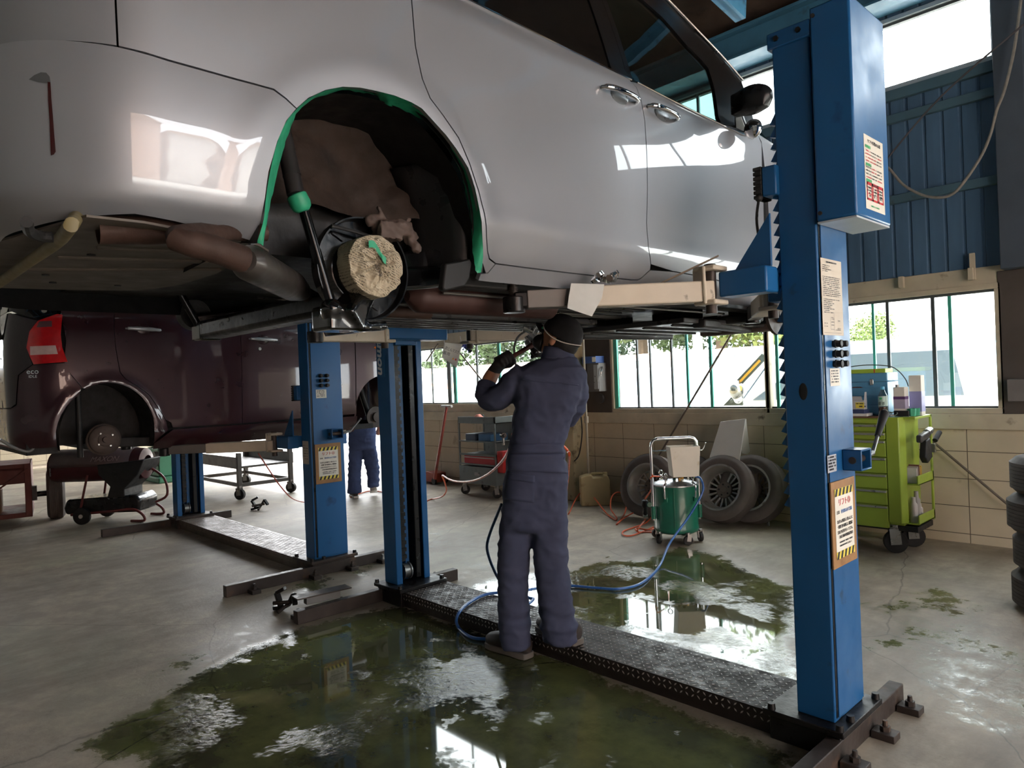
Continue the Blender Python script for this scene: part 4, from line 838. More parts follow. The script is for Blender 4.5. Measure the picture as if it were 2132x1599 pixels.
# wheel well
well = pm('wheel_well_black', (16, 15, 15), .5, 0, .3, 8, bump=.4, bs=25); felt = pm('brown_underseal', (42, 30, 23), .85, 0, .25, 9, bump=.7, bs=14, bd=.014, dirt=(30, 22, 18), da=.5, ds=5)
ai = inset(arch, -.004); m = MB(); aw = [(a, b) for a, b in ai]; L_ = len(aw)
m.add([V((-1.875, a, b)) for a, b in aw]+[V((-1.95, a+(a-1.22)*.03, b+.012)) for a, b in aw]+[V((-2.45, a, b)) for a, b in aw], [(r_*L_+i, r_*L_+i+1, (r_+1)*L_+i+1, (r_+1)*L_+i) for r_ in (0, 1) for i in range(L_-1)])
wwl = m.build('wheel_arch_liner', well, van)
FL, FR = pX(545, 428, -2.14), pX(955, 476, -2.14)
def feltf(u, v):
    zb_ = FL.z+(FR.z-FL.z)*u+.012*math.sin(u*9)+.015*mnoise.noise(V((u*8, 0, 1))); y = FL.y+(FR.y-FL.y)*u; z = zb_+(2.52-zb_)*v
    return V((-2.16+.05*mnoise.noise(V((u*3, v*3, 0)))+.025*mnoise.noise(V((u*9, v*7, 5)))+.05*(1-v)**3, y, z))
m = MB(); m.grid(feltf, 44, 26); m.build('inner_arch_panel', felt, wwl)
m = MB(); m.box(-2.5, -2.2, .8, 1.7, 1.95, 2.52); m.build('inner_arch_wall', well, wwl)
def lin_(x, y, X): return pX(x, y, X)
ll = [pX(x, y, -1.93) for x, y in ((935, 330), (958, 390), (970, 450), (974, 510), (972, 550))]
m = MB(); m.grid(lambda u, v: at_(ll, v)+V((-.22*u, -.10*u, -.0)), 4, 16); m.build('arch_liner_front', pm('liner_plastic', (30, 29, 30), .32, 0, .1, 6), wwl, solid=.004)
fp = [pX(x, y, -1.9) for x, y in ((928, 548), (958, 543), (978, 538), (984, 548), (978, 580), (968, 596), (928, 606), (922, 600))]
m = MB(); m.prism(fp, (-.03, 0, 0)); m.build('mud_flap', pm('flap_plastic', (22, 21, 22), .5, 0, .1, 6), van, bev=.006)
# suspension
hub = pX(776, 556, -1.93); HY, HZ = hub.y, hub.z
m = MB(); top_ = pX(592, 292, -2.02); sc = pX(616, 405, -1.99); s2 = pX(634, 442, -1.985); bt = pX(690, 636, -1.97)
m.cyl(top_+(top_-sc)*.35, sc, .026, .0265); m.cyl(sc+(top_-sc)*.35, sc+(top_-sc)*.34, .028); sh = m.build('shock_absorber', pm('shock_grey', (42, 40, 40), .4, .1, .12, 8), van)
m = MB(); m.lathe([(.027, 0), (.031, .003), (.032, .03), (.028, .045), (.02, .052), (.017, .054)], sc, (s2-sc).normalized(), 22); m.build('tape_collar', tape, sh)
m = MB(); m.cyl(s2, bt, .0165); m.build('shock_rod', pm('rod_black', (14, 14, 15), .16, .2, .05, 5), sh)
m = MB(); m.lathe([(.02, -.05), (.16, -.05), (.168, -.045), (.168, -.006), (.163, -.006), (.158, -.036), (.1, -.036), (.095, -.02), (.02, -.02)], (hub.x-.03, HY-.006, HZ-.002), (1, 0, 0), 56)
for th, r0, r1 in ((4.2, .115, .145), (5.0, .12, .14), (5.6, .118, .15), (2.2, .11, .15), (2.9, .12, .15)):
    m.bar((hub.x-.062, HY+r0*math.cos(th), HZ+r0*math.sin(th)), (hub.x-.062, HY+r1*math.cos(th+.12), HZ+r1*math.sin(th+.12)), .006, .01)
bs = m.build('brake_shield', blackgl, van)
news = pm('newspaper', (176, 164, 142), .8, 0, .06, 12)
def newsmat():
    nt = news.node_tree; N = nt.nodes; L = nt.links; b = N['Principled BSDF']; src = b.inputs['Base Color'].links[0].from_socket
    tc = N.new('ShaderNodeTexCoord'); mp = N.new('ShaderNodeMapping'); mp.inputs['Rotation'].default_value = (.5, 0, 0); L.new(tc.outputs['Object'], mp.inputs[0])
    w1 = N.new('ShaderNodeTexWave'); w1.bands_direction = 'Z'; w1.inputs['Scale'].default_value = 48; w1.inputs['Distortion'].default_value = .4; L.new(mp.outputs[0], w1.inputs[0])
    n1 = N.new('ShaderNodeTexNoise'); n1.inputs['Scale'].default_value = 300; L.new(tc.outputs['Object'], n1.inputs[0]); n2 = N.new('ShaderNodeTexNoise'); n2.inputs['Scale'].default_value = 14; L.new(tc.outputs['Object'], n2.inputs[0])
    g = lambda i, a, c: (lambda r_: (setattr(r_.inputs[1], 'default_value', a), setattr(r_.inputs[2], 'default_value', c), L.new(i, r_.inputs[0]), r_.outputs[0])[3])(N.new('ShaderNodeMapRange'))
    def mu(a, c): x = N.new('ShaderNodeMath'); x.operation = 'MULTIPLY'; L.new(a, x.inputs[0]); L.new(c, x.inputs[1]); return x.outputs[0]
    k = mu(mu(g(w1.outputs['Fac'], .55, .75), g(n1.outputs['Fac'], .42, .55)), g(n2.outputs['Fac'], .38, .55))
    mx = N.new('ShaderNodeMix'); mx.data_type = 'RGBA'; L.new(k, mx.inputs[0]); L.new(src, mx.inputs[6]); mx.inputs[7].default_value = lin('3c362f'); L.new(mx.outputs[2], b.inputs['Base Color'])
newsmat()
nb_ = hub+V((-.02, 0, .002)); vs_ = []; A, B_ = 150, 56
for j in range(B_+1):
    v = j/B_
    for i in range(A):
        th = 2*pi*i/A
        if v < .38: r_ = .098; h = -.06+.1*(v/.38)
        else: w_ = (v-.38)/.62; r_ = .098*(1-w_)**.75; h = .04+.022*math.sin(w_*pi*.5)-.02*max(0, w_-.7)
        cr1 = 1-2*abs(mnoise.noise(V((math.cos(th)*r_*26, math.sin(th)*r_*26, v*2)))); cr2 = 1-2*abs(mnoise.noise(V((math.cos(th)*r_*60+5, math.sin(th)*r_*60, v*5)))); f = .011*(cr1-.5)*(.25+.75*min(1, max(0, v-.25)*2.5))+.005*(cr2-.5)+(.010*abs(math.sin(th*5+4*mnoise.noise(V((math.cos(th)*2, math.sin(th)*2, v*2)))))*min(1, max(0, v-.3)*2.2))
        r2 = r_*(1+.03*(cr1-.5)+.06*mnoise.noise(V((math.cos(th)*2, math.sin(th)*2, 7)))); vs_.append(nb_+V((h+f, math.cos(th)*r2, math.sin(th)*r2)))
m = MB(); m.add(vs_, [(j*A+i, j*A+(i+1) % A, (j+1)*A+(i+1) % A, (j+1)*A+i) for j in range(B_) for i in range(A)]+[tuple(range(B_*A, (B_+1)*A))])
nw = m.build('newspaper_wrap', news, van, sm=28); nw['label'] = 'newspaper wrapped over the rear hub'
tx = hub.x+.05
text('2059', (tx, HY-.012, HZ-.018), (0, .4, -1), (0, 1, .4), .022, pm('newsprint_ink', (64, 58, 52), .7), nw)
m = MB(); m.grid(lambda u, v: V((tx+.002+.006*mnoise.noise(V((u*5, v*5, 2))), HY-.045+.062*u, HZ+.048-.035*u+.022*v+.012*math.sin(u*5))), 10, 4); m.build('tape_scrap', tape, nw, sm=60)
def blob(name, parts, vox, mat, parent, smooth=6, noise_=0):
    """one continuous skin over overlapping volumes (remeshed)"""
    mb = MB()
    for f in parts: f(mb)
    me = bpy.data.meshes.new(name); me.from_pydata([tuple(v) for v in mb.v], [], mb.f); b = bmesh.new(); b.from_mesh(me); bmesh.ops.recalc_face_normals(b, faces=b.faces); b.to_mesh(me); b.free()
    sct = bpy.data.scenes.new('tmp'); o = bpy.data.objects.new(name, me); sct.collection.objects.link(o); r_ = o.modifiers.new('r', 'REMESH'); r_.mode = 'VOXEL'; r_.voxel_size = vox; s_ = o.modifiers.new('s', 'SMOOTH'); s_.iterations = smooth; s_.factor = .5
    sct.view_layers[0].update(); dg = sct.view_layers[0].depsgraph
    if dg is None:
        with bpy.context.temp_override(scene=sct, view_layer=sct.view_layers[0]): dg = bpy.context.evaluated_depsgraph_get()
    m2 = bpy.data.meshes.new_from_object(o.evaluated_get(dg)); bpy.data.objects.remove(o); bpy.data.scenes.remove(sct); m2.name = name
    if noise_:
        nl = [v.normal.copy() for v in m2.vertices]; cl = [v.co.copy() for v in m2.vertices]; flat = []
        for c_, n_ in zip(cl, nl): flat += list(c_+n_*noise_(c_))
        m2.vertices.foreach_set('co', flat); m2.update()
    m2.materials.clear(); m2.materials.append(mat); m2.polygons.foreach_set('use_smooth', [True]*len(m2.polygons))
    ob = bpy.data.objects.new(name, m2); COL.objects.link(ob); par(ob, parent); return ob
c0 = pX(815, 482, -1.95)
cal = [lambda b: b.box(c0.x-.03, c0.x+.03, c0.y-.06, c0.y+.02, c0.z-.03, c0.z+.03), lambda b: b.ball(c0+V((.01, .03, .01)), (.03, .05, .032)), lambda b: b.ball(c0+V((-.01, -.06, .03)), (.02, .035, .02)), lambda b: b.ball(c0+V((.0, .075, -.01)), (.022, .03, .03)), lambda b: b.tube([c0+V((0, .07, 0)), c0+V((.01, .09, -.04)), c0+V((.01, .085, -.06))], .017), lambda b: b.tube([c0+V((0, -.02, .02)), c0+V((0, -.05, .075))], .009), lambda b: b.tube([c0+V((0, .04, .02)), c0+V((0, .075, .05))], .008)]
blob('brake_caliper', cal, .006, pm('dusty_caliper', (82, 68, 62), .7, .1, .15, 20), van, 1, lambda co: .008*mnoise.noise(co*55)+.004*mnoise.noise(co*120))
m = MB(); m.tube([pX(x, y, -1.96) for x, y in ((690, 470), (730, 480), (770, 492), (790, 497))], .006, 8, sub=4); m.build('brake_hose', black, van)
m = MB()
for p, q, w_, h_ in ((hub+V((-.09, .05, -.03)), hub+V((-.2, .62, .05)), .09, .08), (hub+V((-.1, .08, 0)), hub+V((-.14, .3, .06)), .07, .1)): m.bar(p, q, w_, h_)
for k in range(7): m.ball(hub+V((-.1-.02*k, .12+.06*k, -.02+.01*k)), (.03, .045, .04))
m.build('trailing_arm', blackgl, van, bev=.012)
cb = pX(715, 668, -1.97)
bk = [lambda b: b.box(cb.x-.1, cb.x+.02, cb.y-.06, cb.y+.07, cb.z-.03, cb.z+.05), lambda b: b.ball(bt+V((0, 0, -.01)), .035), lambda b: b.bar(cb, hub+V((-.09, 0, -.06)), .1, .08), lambda b: b.bar(cb+V((0, .05, -.02)), cb+V((-.02, .16, -.01)), .05, .03)]
blob('axle_bracket', bk, .008, blackgl, van, 2)
fh = V((2*XM-hub.x+.02, HY, HZ))
m = MB(); m.bar((hub.x-.1, HY+.02, HZ-.085), (fh.x+.06, HY+.02, HZ-.085), .11, .085); m.build('twist_beam', irondk, van, bev=.02)
m = MB(); m.bar(fh+V((.06, -.02, -.05)), fh+V((.2, .6, .04)), .09, .08); m.build('trailing_arm', blackgl, van, bev=.012)
m = MB(); m.lathe([(.02, -.02), (.07, -.02), (.075, .03), (.05, .06), (.02, .06)], fh, (-1, 0, 0), 40); m.build('far_hub', irondk, van)
for px_, py_, X_ in ((545, 672, -3.1), (740, 690, -2.3)):
    c = pX(px_, py_, X_); m = MB(); m.lathe([(.02, .02), (.05, .02), (.06, .0), (.11, -.005), (.115, .012), (.105, .014), (.02, .03)], c, (0, -.12, 1), 36); m.build('spring_seat', blackgl, van)
ft, fb_ = pX(362, 588, fh.x+.1), pX(420, 690, fh.x+.1)
m = MB(); m.cyl(ft+(ft-fb_)*.6, fb_, .017); sh2 = m.build('shock_absorber', pm('rod_black2', (34, 34, 36), .25, .5, .05, 5), van)
m = MB(); m.cyl(ft+(ft-fb_)*2.4, ft+(ft-fb_)*.6, .027); m.build('shock_body', black, sh2)
m = MB(); c = fb_; m.box(c.x-.05, c.x+.06, c.y-.03, c.y+.07, c.z-.045, c.z+.03); m.cyl(c+V((-.055, .02, -.01)), c+V((.075, .02, -.01)), .022); m.build('shock_bracket', blackgl, van, bev=.008)
# exhaust
rust = pm('rusty_exhaust', (62, 43, 35), .7, .2, .25, 12, bump=.3, dirt=(70, 50, 42), da=.5, ds=9); alz = pm('heat_tinted_steel', (88, 82, 78), .38, .7, .12, 8, dirt=(120, 84, 66), da=.35, ds=6)
t0, t1 = pz(203, 478, 1.92), pz(315, 480, 1.93)
m = MB(); d = (t1-t0).normalized(); m.lathe([(.032, 0), (.036, 0), (.036, .13), (.03, .2), (.024, .3), (.024, .42), (.02, .42), (.02, .3), (.026, .2), (.032, .13)], t0, d, 22, loop=True); m.build('tailpipe', rust, van)
e = [pz(370, 495, 1.88), pz(440, 517, 1.86), pz(505, 540, 1.845)]
m = MB(); m.tube([t0+d*.35, e[0], e[1], e[2]], [.022, .03, .034, .036], 18, sub=5); m.build('exhaust_pipe', rust, van)
f0, f1 = pz(515, 545, 1.84), pz(625, 605, 1.84); dd = (f1-f0)
m = MB(); m.lathe([(.03, -.02), (.042, 0), (.048, .02), (.048, dd.length*.8), (.035, dd.length), (.024, dd.length*1.1)], f0, dd, 26); m.build('resonator', alz, van)
m = MB(); m.tube([f1, f1+dd*.4, V((-2.55, 1.5, 1.83)), V((-2.5, 1.9, 1.82))], .026, 14, sub=5); m.build('exhaust_pipe', rust, van)
g0_, g1_ = pX(865, 618, -2.24), pX(1060, 622, -2.24); g1_ = V((-2.24, g1_.y+.25, g0_.z))
m = MB(); m.lathe([(.02, -.04), (.05, -.01), (.062, .01), (.062, g1_.y-g0_.y), (.03, g1_.y-g0_.y+.04)], g0_, (0, 1, 0), 28); m.build('silencer', pm('rust_brown_silencer', (62, 38, 33), .6, .25, .15, 7, dirt=(44, 30, 26), da=.4, ds=7), van)
# floor pan and underbody
und = pm('underbody_dark', (40, 38, 37), .55, .1, .25, 5, bump=.3); panm = pm('floor_pan_grey', (92, 84, 76), .6, .05, .1, 5, dirt=(66, 58, 52), da=.4, ds=6)
pp = [pz(x, y, 1.925) for x, y in ((-60, 598), (150, 604), (300, 605), (380, 592), (450, 570), (500, 545), (560, 525), (540, 512), (400, 484), (300, 465), (180, 452), (80, 480), (-60, 520))]
m = MB(); m.prism(pp, (0, 0, .006)); pan = m.build('floor_pan', panm, van)
for a, b in (((60, 560), (460, 560)), ((120, 535), (500, 545)), ((200, 515), (430, 525))):
    m = MB(); m.bar(pz(a[0], a[1], 1.924), pz(b[0], b[1], 1.924), .03, .016); m.build('pan_rib', panm, pan, bev=.006)
for x, y in ((95, 572), (110, 588), (215, 540), (245, 594), (190, 530), (330, 560)):
    m = MB(); m.lathe([(.012, 0), (.012, -.003)], pz(x, y, 1.924), n=12); m.build('drain_plug', black, pan)
m = MB(); m.tube([pz(x, y, 1.895) for x, y in ((-60, 625), (0, 588), (60, 545), (118, 505), (138, 482), (150, 466))]+[pz(163, 446, 1.97)], .0155, 12, sub=4); m.build('rear_tube', pm('olive_tube', (118, 106, 72), .6, 0, .15, 9, dirt=(84, 72, 54), da=.4), van)
m = MB(); m.tube([pz(x, y, 1.87) for x, y in ((55, 462), (62, 482), (85, 492), (110, 494))], .012, 10, sub=4); m.build('tow_hook', black, van)
m = MB(); m.box(-3.5, -1.98, 1.65, 4.7, 1.935, 1.98); m.box(-3.5, -2.5, .7, 1.7, 1.96, 2.0); m.build('underbody', und, van)
for x in (-2.1, -3.34): m = MB(); m.box(x-.045, x+.045, 1.62, 4.3, 1.87, 1.94); m.build('side_rail', und, van, bev=.01)
for i, (x0, x1, y0, y1, z0) in enumerate(((-2.62, -2.2, 2.1, 3.4, 1.893), (-3.2, -2.7, 1.75, 3.3, 1.83), (-3.2, -2.2, 3.45, 4.4, 1.80))):
    m = MB(); m.box(x0, x1, y0, y1, z0, z0+.03)
    for k in range(5): xx = x0+(x1-x0)*(k+.5)/5; m.box(xx-.012, xx+.012, y0+.03, y1-.03, z0-.012, z0)
    m.build('undercover', pm('undercover_plastic', (62, 60, 60), .35, 0, .12, 6), van, bev=.008)
for x, y0, y1, z in ((-2.68, 1.2, 3.5, 1.872), (-2.64, 1.3, 3.5, 1.876), (-2.15, 1.7, 3.8, 1.858), (-3.25, 1.5, 3.6, 1.85)): m = MB(); m.tube([(x, y0, z), (x+.03, (y0+y1)/2, z-.006), (x, y1, z)], .006, 8, sub=4); m.build('brake_line', pm('line_steel', (120, 118, 114), .35, .7, .1), van)
for p, q, w_, h_ in ((V((-2.0, 3.95, 1.83)), V((-3.4, 3.95, 1.83)), .09, .05), (V((-2.2, 3.6, 1.8)), V((-2.35, 4.5, 1.8)), .08, .05), (V((-3.1, 3.6, 1.8)), V((-3.0, 4.5, 1.8)), .08, .05)): m = MB(); m.bar(p, q, w_, h_); m.build('subframe', und, van, bev=.01)
for px_, py_, w_ in ((1410, 672, .2), (1290, 672, .12), (1560, 668, .14)):
    c = pY(px_, py_, 4.15); m = MB(); m.box(c.x-w_, c.x+w_, 4.14, 4.155, c.z-.03, c.z+.08); m.build('splash_flap', und, van, bev=.012)
c = pY(1545, 685, 4.45); m = MB(); m.box(c.x-.3, c.x+.35, 4.4, 4.5, c.z-.03, c.z+.045); m.build('front_crossmember', pm('undercoat_taupe', (96, 84, 78), .6, .1, .1, 5), van, bev=.012)
# mirror
mc = pX(1566, 208, -1.72)
mir = [lambda b: b.ball(mc, (.11, .07, .075), 20, 12), lambda b: b.box(mc.x-.1, mc.x+.08, mc.y-.045, mc.y+.03, mc.z-.06, mc.z+.05)]
mb_ = blob('door_mirror', mir, .01, pm('mirror_black', (20, 20, 21), .3, 0, .03), van, 6)
m = MB(); a = pX(1540, 262, -1.86); m.prism([a+V((0, -.05, -.03)), a+V((0, .1, -.03)), mc+V((-.08, .03, -.03)), mc+V((-.08, -.04, -.03))], (0, 0, .035)); m.build('mirror_foot', pil, mb_, bev=.008)
u0 = pX(1568, 268, -1.76); m = MB(); m.ball(u0, (.05, .03, .05)); m.build('lower_mirror', chrome, mb_)
def handle(px0, py0, px1, py1, key, par_, nm):
    a = V((0,)+uv(fn3, px0, py0)); b = V((0,)+uv(fn3, px1, py1)); P = lambda t, o, dz=0: fn3(a.y+(b.y-a.y)*t, a.z+(b.z-a.z)*t+dz)+V((o, 0, 0))
    m = MB(); m.tube([P(-.02, .004), P(.06, .026), P(.25, .037), P(.5, .04), P(.75, .037), P(.94, .026), P(1.02, .004)], [.009, .012, .0125, .0125, .0125, .012, .009], 14, sub=4); h = m.build(nm, chrome, par_)
    m = MB(); c = P(.52, -.0); m.ball(c+V((-.001, 0, -.005)), (.006, .062, .04), 24, 12); m.build('handle_cup', pm('cup_silver', (120, 122, 124), .3, .6, .02), h)
    if key: m = MB(); m.cyl(P(.13, .036), P(.13, .045), .009, n=16); m.build('key_cylinder', steel, h)
handle(1252, 183, 1322, 214, 0, van, 'door_handle'); handle(1348, 222, 1405, 250, 1, van, 'door_handle')
fh2 = V((-2.02, ac, 1.87)); m = MB(); m.lathe([(.02, 0), (.14, 0), (.14, .02), (.07, .02), (.07, .06), (.02, .06)], fh2, (1, 0, 0), 32); m.build('front_brake_disc', iron, van)
# ================================================================== DARK RED CAR
carctr = (-6.94, 2.8)
profr = table([(1.05, -.09), (1.1, -.05), (1.16, -.01), (1.25, .01), (1.5, .018), (1.75, .02), (2.0, .012), (2.16, -.01), (2.2, -.02), (2.45, -.09), (2.68, -.17)])
rsurf = carsurf(-6.2, profr, 1.32, .25, .40, 4.1, .4, .5, lambda s, z: .012*math.exp(-((math.hypot((s-1.53)/.35, (z-1.2)/.43)-1.03)/.1)**2))
maroon = pm('maroon_paint', (50, 20, 26), .3, .3, .04, 3, rv=.03, coat=1, cr=.03)
rc = thing('small_car', 'dark red hatchback raised on the farther lift with its rear wheel off', 'car', (-6.94, 2.6, 1.0))
Q = lambda pts, g=None: [uv(rsurf, x, y, g) for x, y in pts]
ra = [(1.53+.335*math.cos(t), 1.2+.425*math.sin(t)) for t in [pi-pi*i/20 for i in range(21)]]; ra = [(1.2, 1.12)]+ra+[(1.86, 1.12)]
rd = Q([(238, 655), (238, 690), (241, 725), (250, 775), (262, 790), (285, 803), (310, 822), (330, 850), (345, 874), (356, 880)])
W0 = 2.19
rd = [(rd[0][0], W0)]+rd[1:]
gd = [(2.62, W0), (2.6, 2.0), (2.59, 1.6), (2.585, 1.235)]
seam = Q([(137, 753), (150, 780), (170, 807)])
panel('quarter_panel', [(1.25, W0), (1.25, 2.16), (1.27, 1.95), seam[0], seam[1], seam[2]]+[p for p in ra if p[0] > seam[2][0] and p[1] > 1.3]+[(1.86, 1.12), (1.9, 1.17), (rd[-1][0]-.02, 1.22)]+rd[::-1][1:], rsurf, maroon, rc, .04)
rdo = panel('rear_door', rd+[(2.0, 1.24)]+gd[::-1], rsurf, maroon, rc, .045)
fdo = panel('front_door', gd+[(3.73, 1.25), (3.75, 1.95), (3.7, W0)], rsurf, maroon, rc, .045)
panel('sill', [(1.86, 1.12), (1.86, 1.07), (3.75, 1.07), (3.75, 1.23), (2.59, 1.225), (2.0, 1.225)], rsurf, maroon, rc, .045)
fa3 = [(4.05+.335*math.cos(t), 1.2+.425*math.sin(t)) for t in [pi-pi*i/14 for i in range(15)]]
panel('front_fender', [(3.75, 2.12), (3.755, 1.95), (3.735, 1.25), (3.71, 1.1)]+fa3+[(4.4, 1.1), (5.2, 1.1), (5.2, 1.9), (4.5, 2.0)], rsurf, maroon, rc, .05)
gt_ = (1.16, 2.0)
tl = [(1.23, 2.155), (1.26, 2.15), (1.245, 2.0), (1.25, 1.9), (1.275, 1.79), (1.09, 1.775), (1.05, 1.9), (1.07, 2.02), (1.12, 2.1)]
lens = pm('red_lens', (190, 26, 30), .1, 0, .1, 30, rv=0, coat=.8, spec=.7); lens['x'] = 1
tlo = panel('tail_light', tl, rsurf, lens, rc, .03, .001, .01, .006)
panel('clear_lens', [(1.075, 1.845), (1.075, 1.91), (1.215, 1.915), (1.225, 1.85)], rsurf, pm('clear_lens', (200, 170, 165), .1, 0, .1, 30, rv=0, coat=.8), tlo, .03, 0, 0, .009)
panel('smoked_lens', [(1.115, 2.05), (1.13, 2.095), (1.2, 2.1), (1.2, 2.055)], rsurf, pm('smoked_lens', (96, 60, 62), .15, 0, .1, rv=0, coat=.8), tlo, .03, 0, 0, .009)
panel('rear_bumper', [seam[2], seam[1], (1.275, 1.785), (1.08, 1.77), (.99, 1.70), (.96, 1.48), (.9, 1.455), (-.2, 1.455), (-.2, 1.16), (.9, 1.15), (1.2, 1.15)]+[p for p in ra[1:] if p[0] < seam[2][0] and p[1] > 1.2], rsurf, maroon, rc, .04)
bkm = pm('tailgate_maroon', (36, 16, 22), .25, .3, .03, 3, rv=.02, coat=1)
tgm = panel('tailgate', [(1.05, 1.9), (1.085, 1.775), (.985, 1.70), (.955, 1.485), (.9, 1.46), (-.2, 1.46), (-.2, 2.17), (.9, 2.17), (1.12, 2.105), (1.07, 2.02)], rsurf, bkm, rc, .05)
dg = pm('dark_car_glass', (10, 12, 14), .05, 0, 0, rv=0, spec=.6)
tw = panel('tailgate_window', [(-.2, 2.18), (.9, 2.18), (1.12, 2.115), (1.23, 2.165), (1.24, 2.66), (-.2, 2.66)], rsurf, dg, rc, .06, .001, .01, .001)
panel('rear_door_window', [(1.255, W0+.006), (2.55, W0+.006), (2.5, 2.62), (1.3, 2.62)], rsurf, dg, rc, .06, .001, .01, -.003)
panel('front_window', [(2.64, W0+.006), (3.55, W0+.006), (2.95, 2.6), (2.6, 2.62)], rsurf, glassmat('red_car_glass', (.45, .55, .52), .07), rc, .06, .001, .01, -.003)
panel('window_frame', [(1.2, 2.62), (2.95, 2.6), (3.6, W0), (3.75, W0), (3.0, 2.68), (1.2, 2.68)], rsurf, maroon, rc, .06, 0, .01)
m = MB(); m.tube([rsurf(1.68, W0+.01)+V((.005, 0, 0)), rsurf(1.7, 2.6)+V((.005, 0, 0))], .006, 8); m.build('window_trim', steel, rc)
XR = -6.94
m = MB(); m.grid(lambda u, v: V((XR+(rsurf(2, 2.68).x-XR)*(1-2*u), 1.15+1.85*v, 2.68+.11*(1-abs(1-2*u)**3))), 12, 10); m.build('roof', maroon, rc)
m = MB(); m.grid(lambda u, v: V((XR+(.56+.06*v)*(1-2*u), 3.0+.85*v, 2.72-.6*v+.06*(1-abs(1-2*u)**2))), 10, 8); m.build('windscreen', glassmat('red_car_glass'), rc)
m = MB(); m.grid(lambda u, v: V((XR+.66*(1-2*u), 3.83+.75*v, 2.12-.22*v*v)), 8, 6); m.build('bonnet', maroon, rc)
rf = carsurf(2*XR+6.2, profr, 1.32, .25, .40, 4.1, .4, .5, None, -1)
panel('far_side', [(.6, W0), (.6, 1.15), (1.2, 1.12)]+ra[1:-1]+[(1.86, 1.1), (3.71, 1.1)]+fa3+[(4.4, 1.1), (5.1, 1.1), (5.1, 1.9), (3.75, W0)], rf, maroon, rc, .08)
panel('far_tail_light', [(.92, 1.75), (.92, 2.1), (1.2, 2.15), (1.2, 1.75)], rf, lens, rc, .05, 0, .01, .006)
panel('far_windows', [(1.2, W0), (3.5, W0), (2.95, 2.62), (1.25, 2.65)], rf, dg, rc, .1, 0, 0)
rsh = carsurf(-6.235, profr, 1.32, .25, .40, 4.1, .4, .5)
panel('inner_shell', [(.7, 2.17), (.7, 1.2), (1.19, 1.2)]+ra[2:-1]+[(1.86, 1.14), (3.6, 1.14), (3.7, 2.1)], rsh, pm('shell_black'if 'shell_black' in MATS else 'shell_black', (6, 6, 6)), rc, .08, 0, 0)
# handles, badges, plate, wiper
ssil = pm('silver_handle', (180, 182, 186), .25, .5, .03, 5, rv=.03)
for y0, z0, pr_, key in ((1.675, 2.055, rdo, 0), (2.672, 1.985, fdo, 1)):
    P = lambda t, o, y0=y0, z0=z0: rsurf(y0+.26*t, z0-.01*t)+V((o, 0, 0))
    m = MB(); m.tube([P(0, .006), P(.1, .03), P(.5, .038), P(.9, .03), P(1, .006)], [.008, .014, .017, .014, .008], 12, sub=4); h = m.build('door_handle', ssil, rc)
    m = MB(); m.ball(P(.5, .002), (.008, .055, .045), 20, 10); m.build('handle_cup', pm('cup_dark', (48, 26, 30), .25, .2, .02), h)
    if key: m = MB(); m.cyl(P(.36, 0)+V((0, 0, -.085)), P(.36, .012)+V((0, 0, -.085)), .014, n=14); m.build('key_cylinder', steel, h)
m = MB(); m.ball(rsurf(4.03, 1.915), (.012, .06, .017)); m.build('side_indicator', pm('amber_lens', (232, 120, 40), .2, 0, 0, rv=0, coat=.8), rc)
gx = (1.0, 1.75); bp = uv(rsurf, 69, 778, gx); b0 = rsurf(*bp); b1 = rsurf(bp[0]+.01, bp[1]); rdir = (b1-b0).normalized(); nn = rdir.cross(V((0, 0, 1)))
text('eco', b0+nn*.006+V((0, 0, .015)), rdir, (0, 0, 1), .055, chrome, tgm, depth=.002); text('IDLE', b0+nn*.006-V((0, 0, .022)), rdir, (0, 0, 1), .028, chrome, tgm, depth=.002)
for px_, py_, r_, mt, nm in ((110, 638, .028, pm('sticker_blue', (130, 170, 200), .5), 'round_sticker'), (92, 647, .018, pm('sticker_grey', (150, 146, 136), .5), 'oval_sticker'), (110, 621, .026, pm('sticker_green', (110, 190, 140), .5), 'round_sticker')):
    s_, z_ = uv(rsurf, px_, py_, (1.2, 2.25)); a, b = rsurf(s_, z_), rsurf(s_+.01, z_); rdir = (b-a).normalized(); n2 = rdir.cross(rsurf(s_, z_+.01)-a).normalized(); m = MB(); m.lathe([(.001, .0), (r_, .0), (r_, .003)], a+n2*.002, n2, 20); m.build(nm, mt, tw)
pl = [V((px_, .935, pz_)) for px_, pz_ in ((-6.78, 1.2), (-6.45, 1.2), (-6.45, 1.365), (-6.78, 1.365))]
m = MB(); m.prism(pl, (0, -.01, 0)); np2 = m.build('number_plate', pm('plate_yellow', (214, 168, 52), .5, 0, .03), rc)
m = MB(); dashes(m, (-6.7, .924, 1.315), (1, 0, 0), (0, 0, 1), .17, .03, off=.001, seed=4); dashes(m, (-6.75, .924, 1.225), (1, 0, 0), (0, 0, 1), .27, .07, off=.001, seed=5, fill=.9); m.build('plate_marks', ink, np2)
m = MB(); m.box(-6.82, -6.42, .92, .96, 1.375, 1.43); m.build('plate_lamp_trim', steel, rc, bev=.006)
m = MB(); m.tube([(-6.52, .9, 2.22), (-6.5, .885, 2.2), (-6.5, .88, 2.05), (-6.52, .9, 1.98)], .02, 10, sub=4); m.build('mirror_bracket', black, rc)
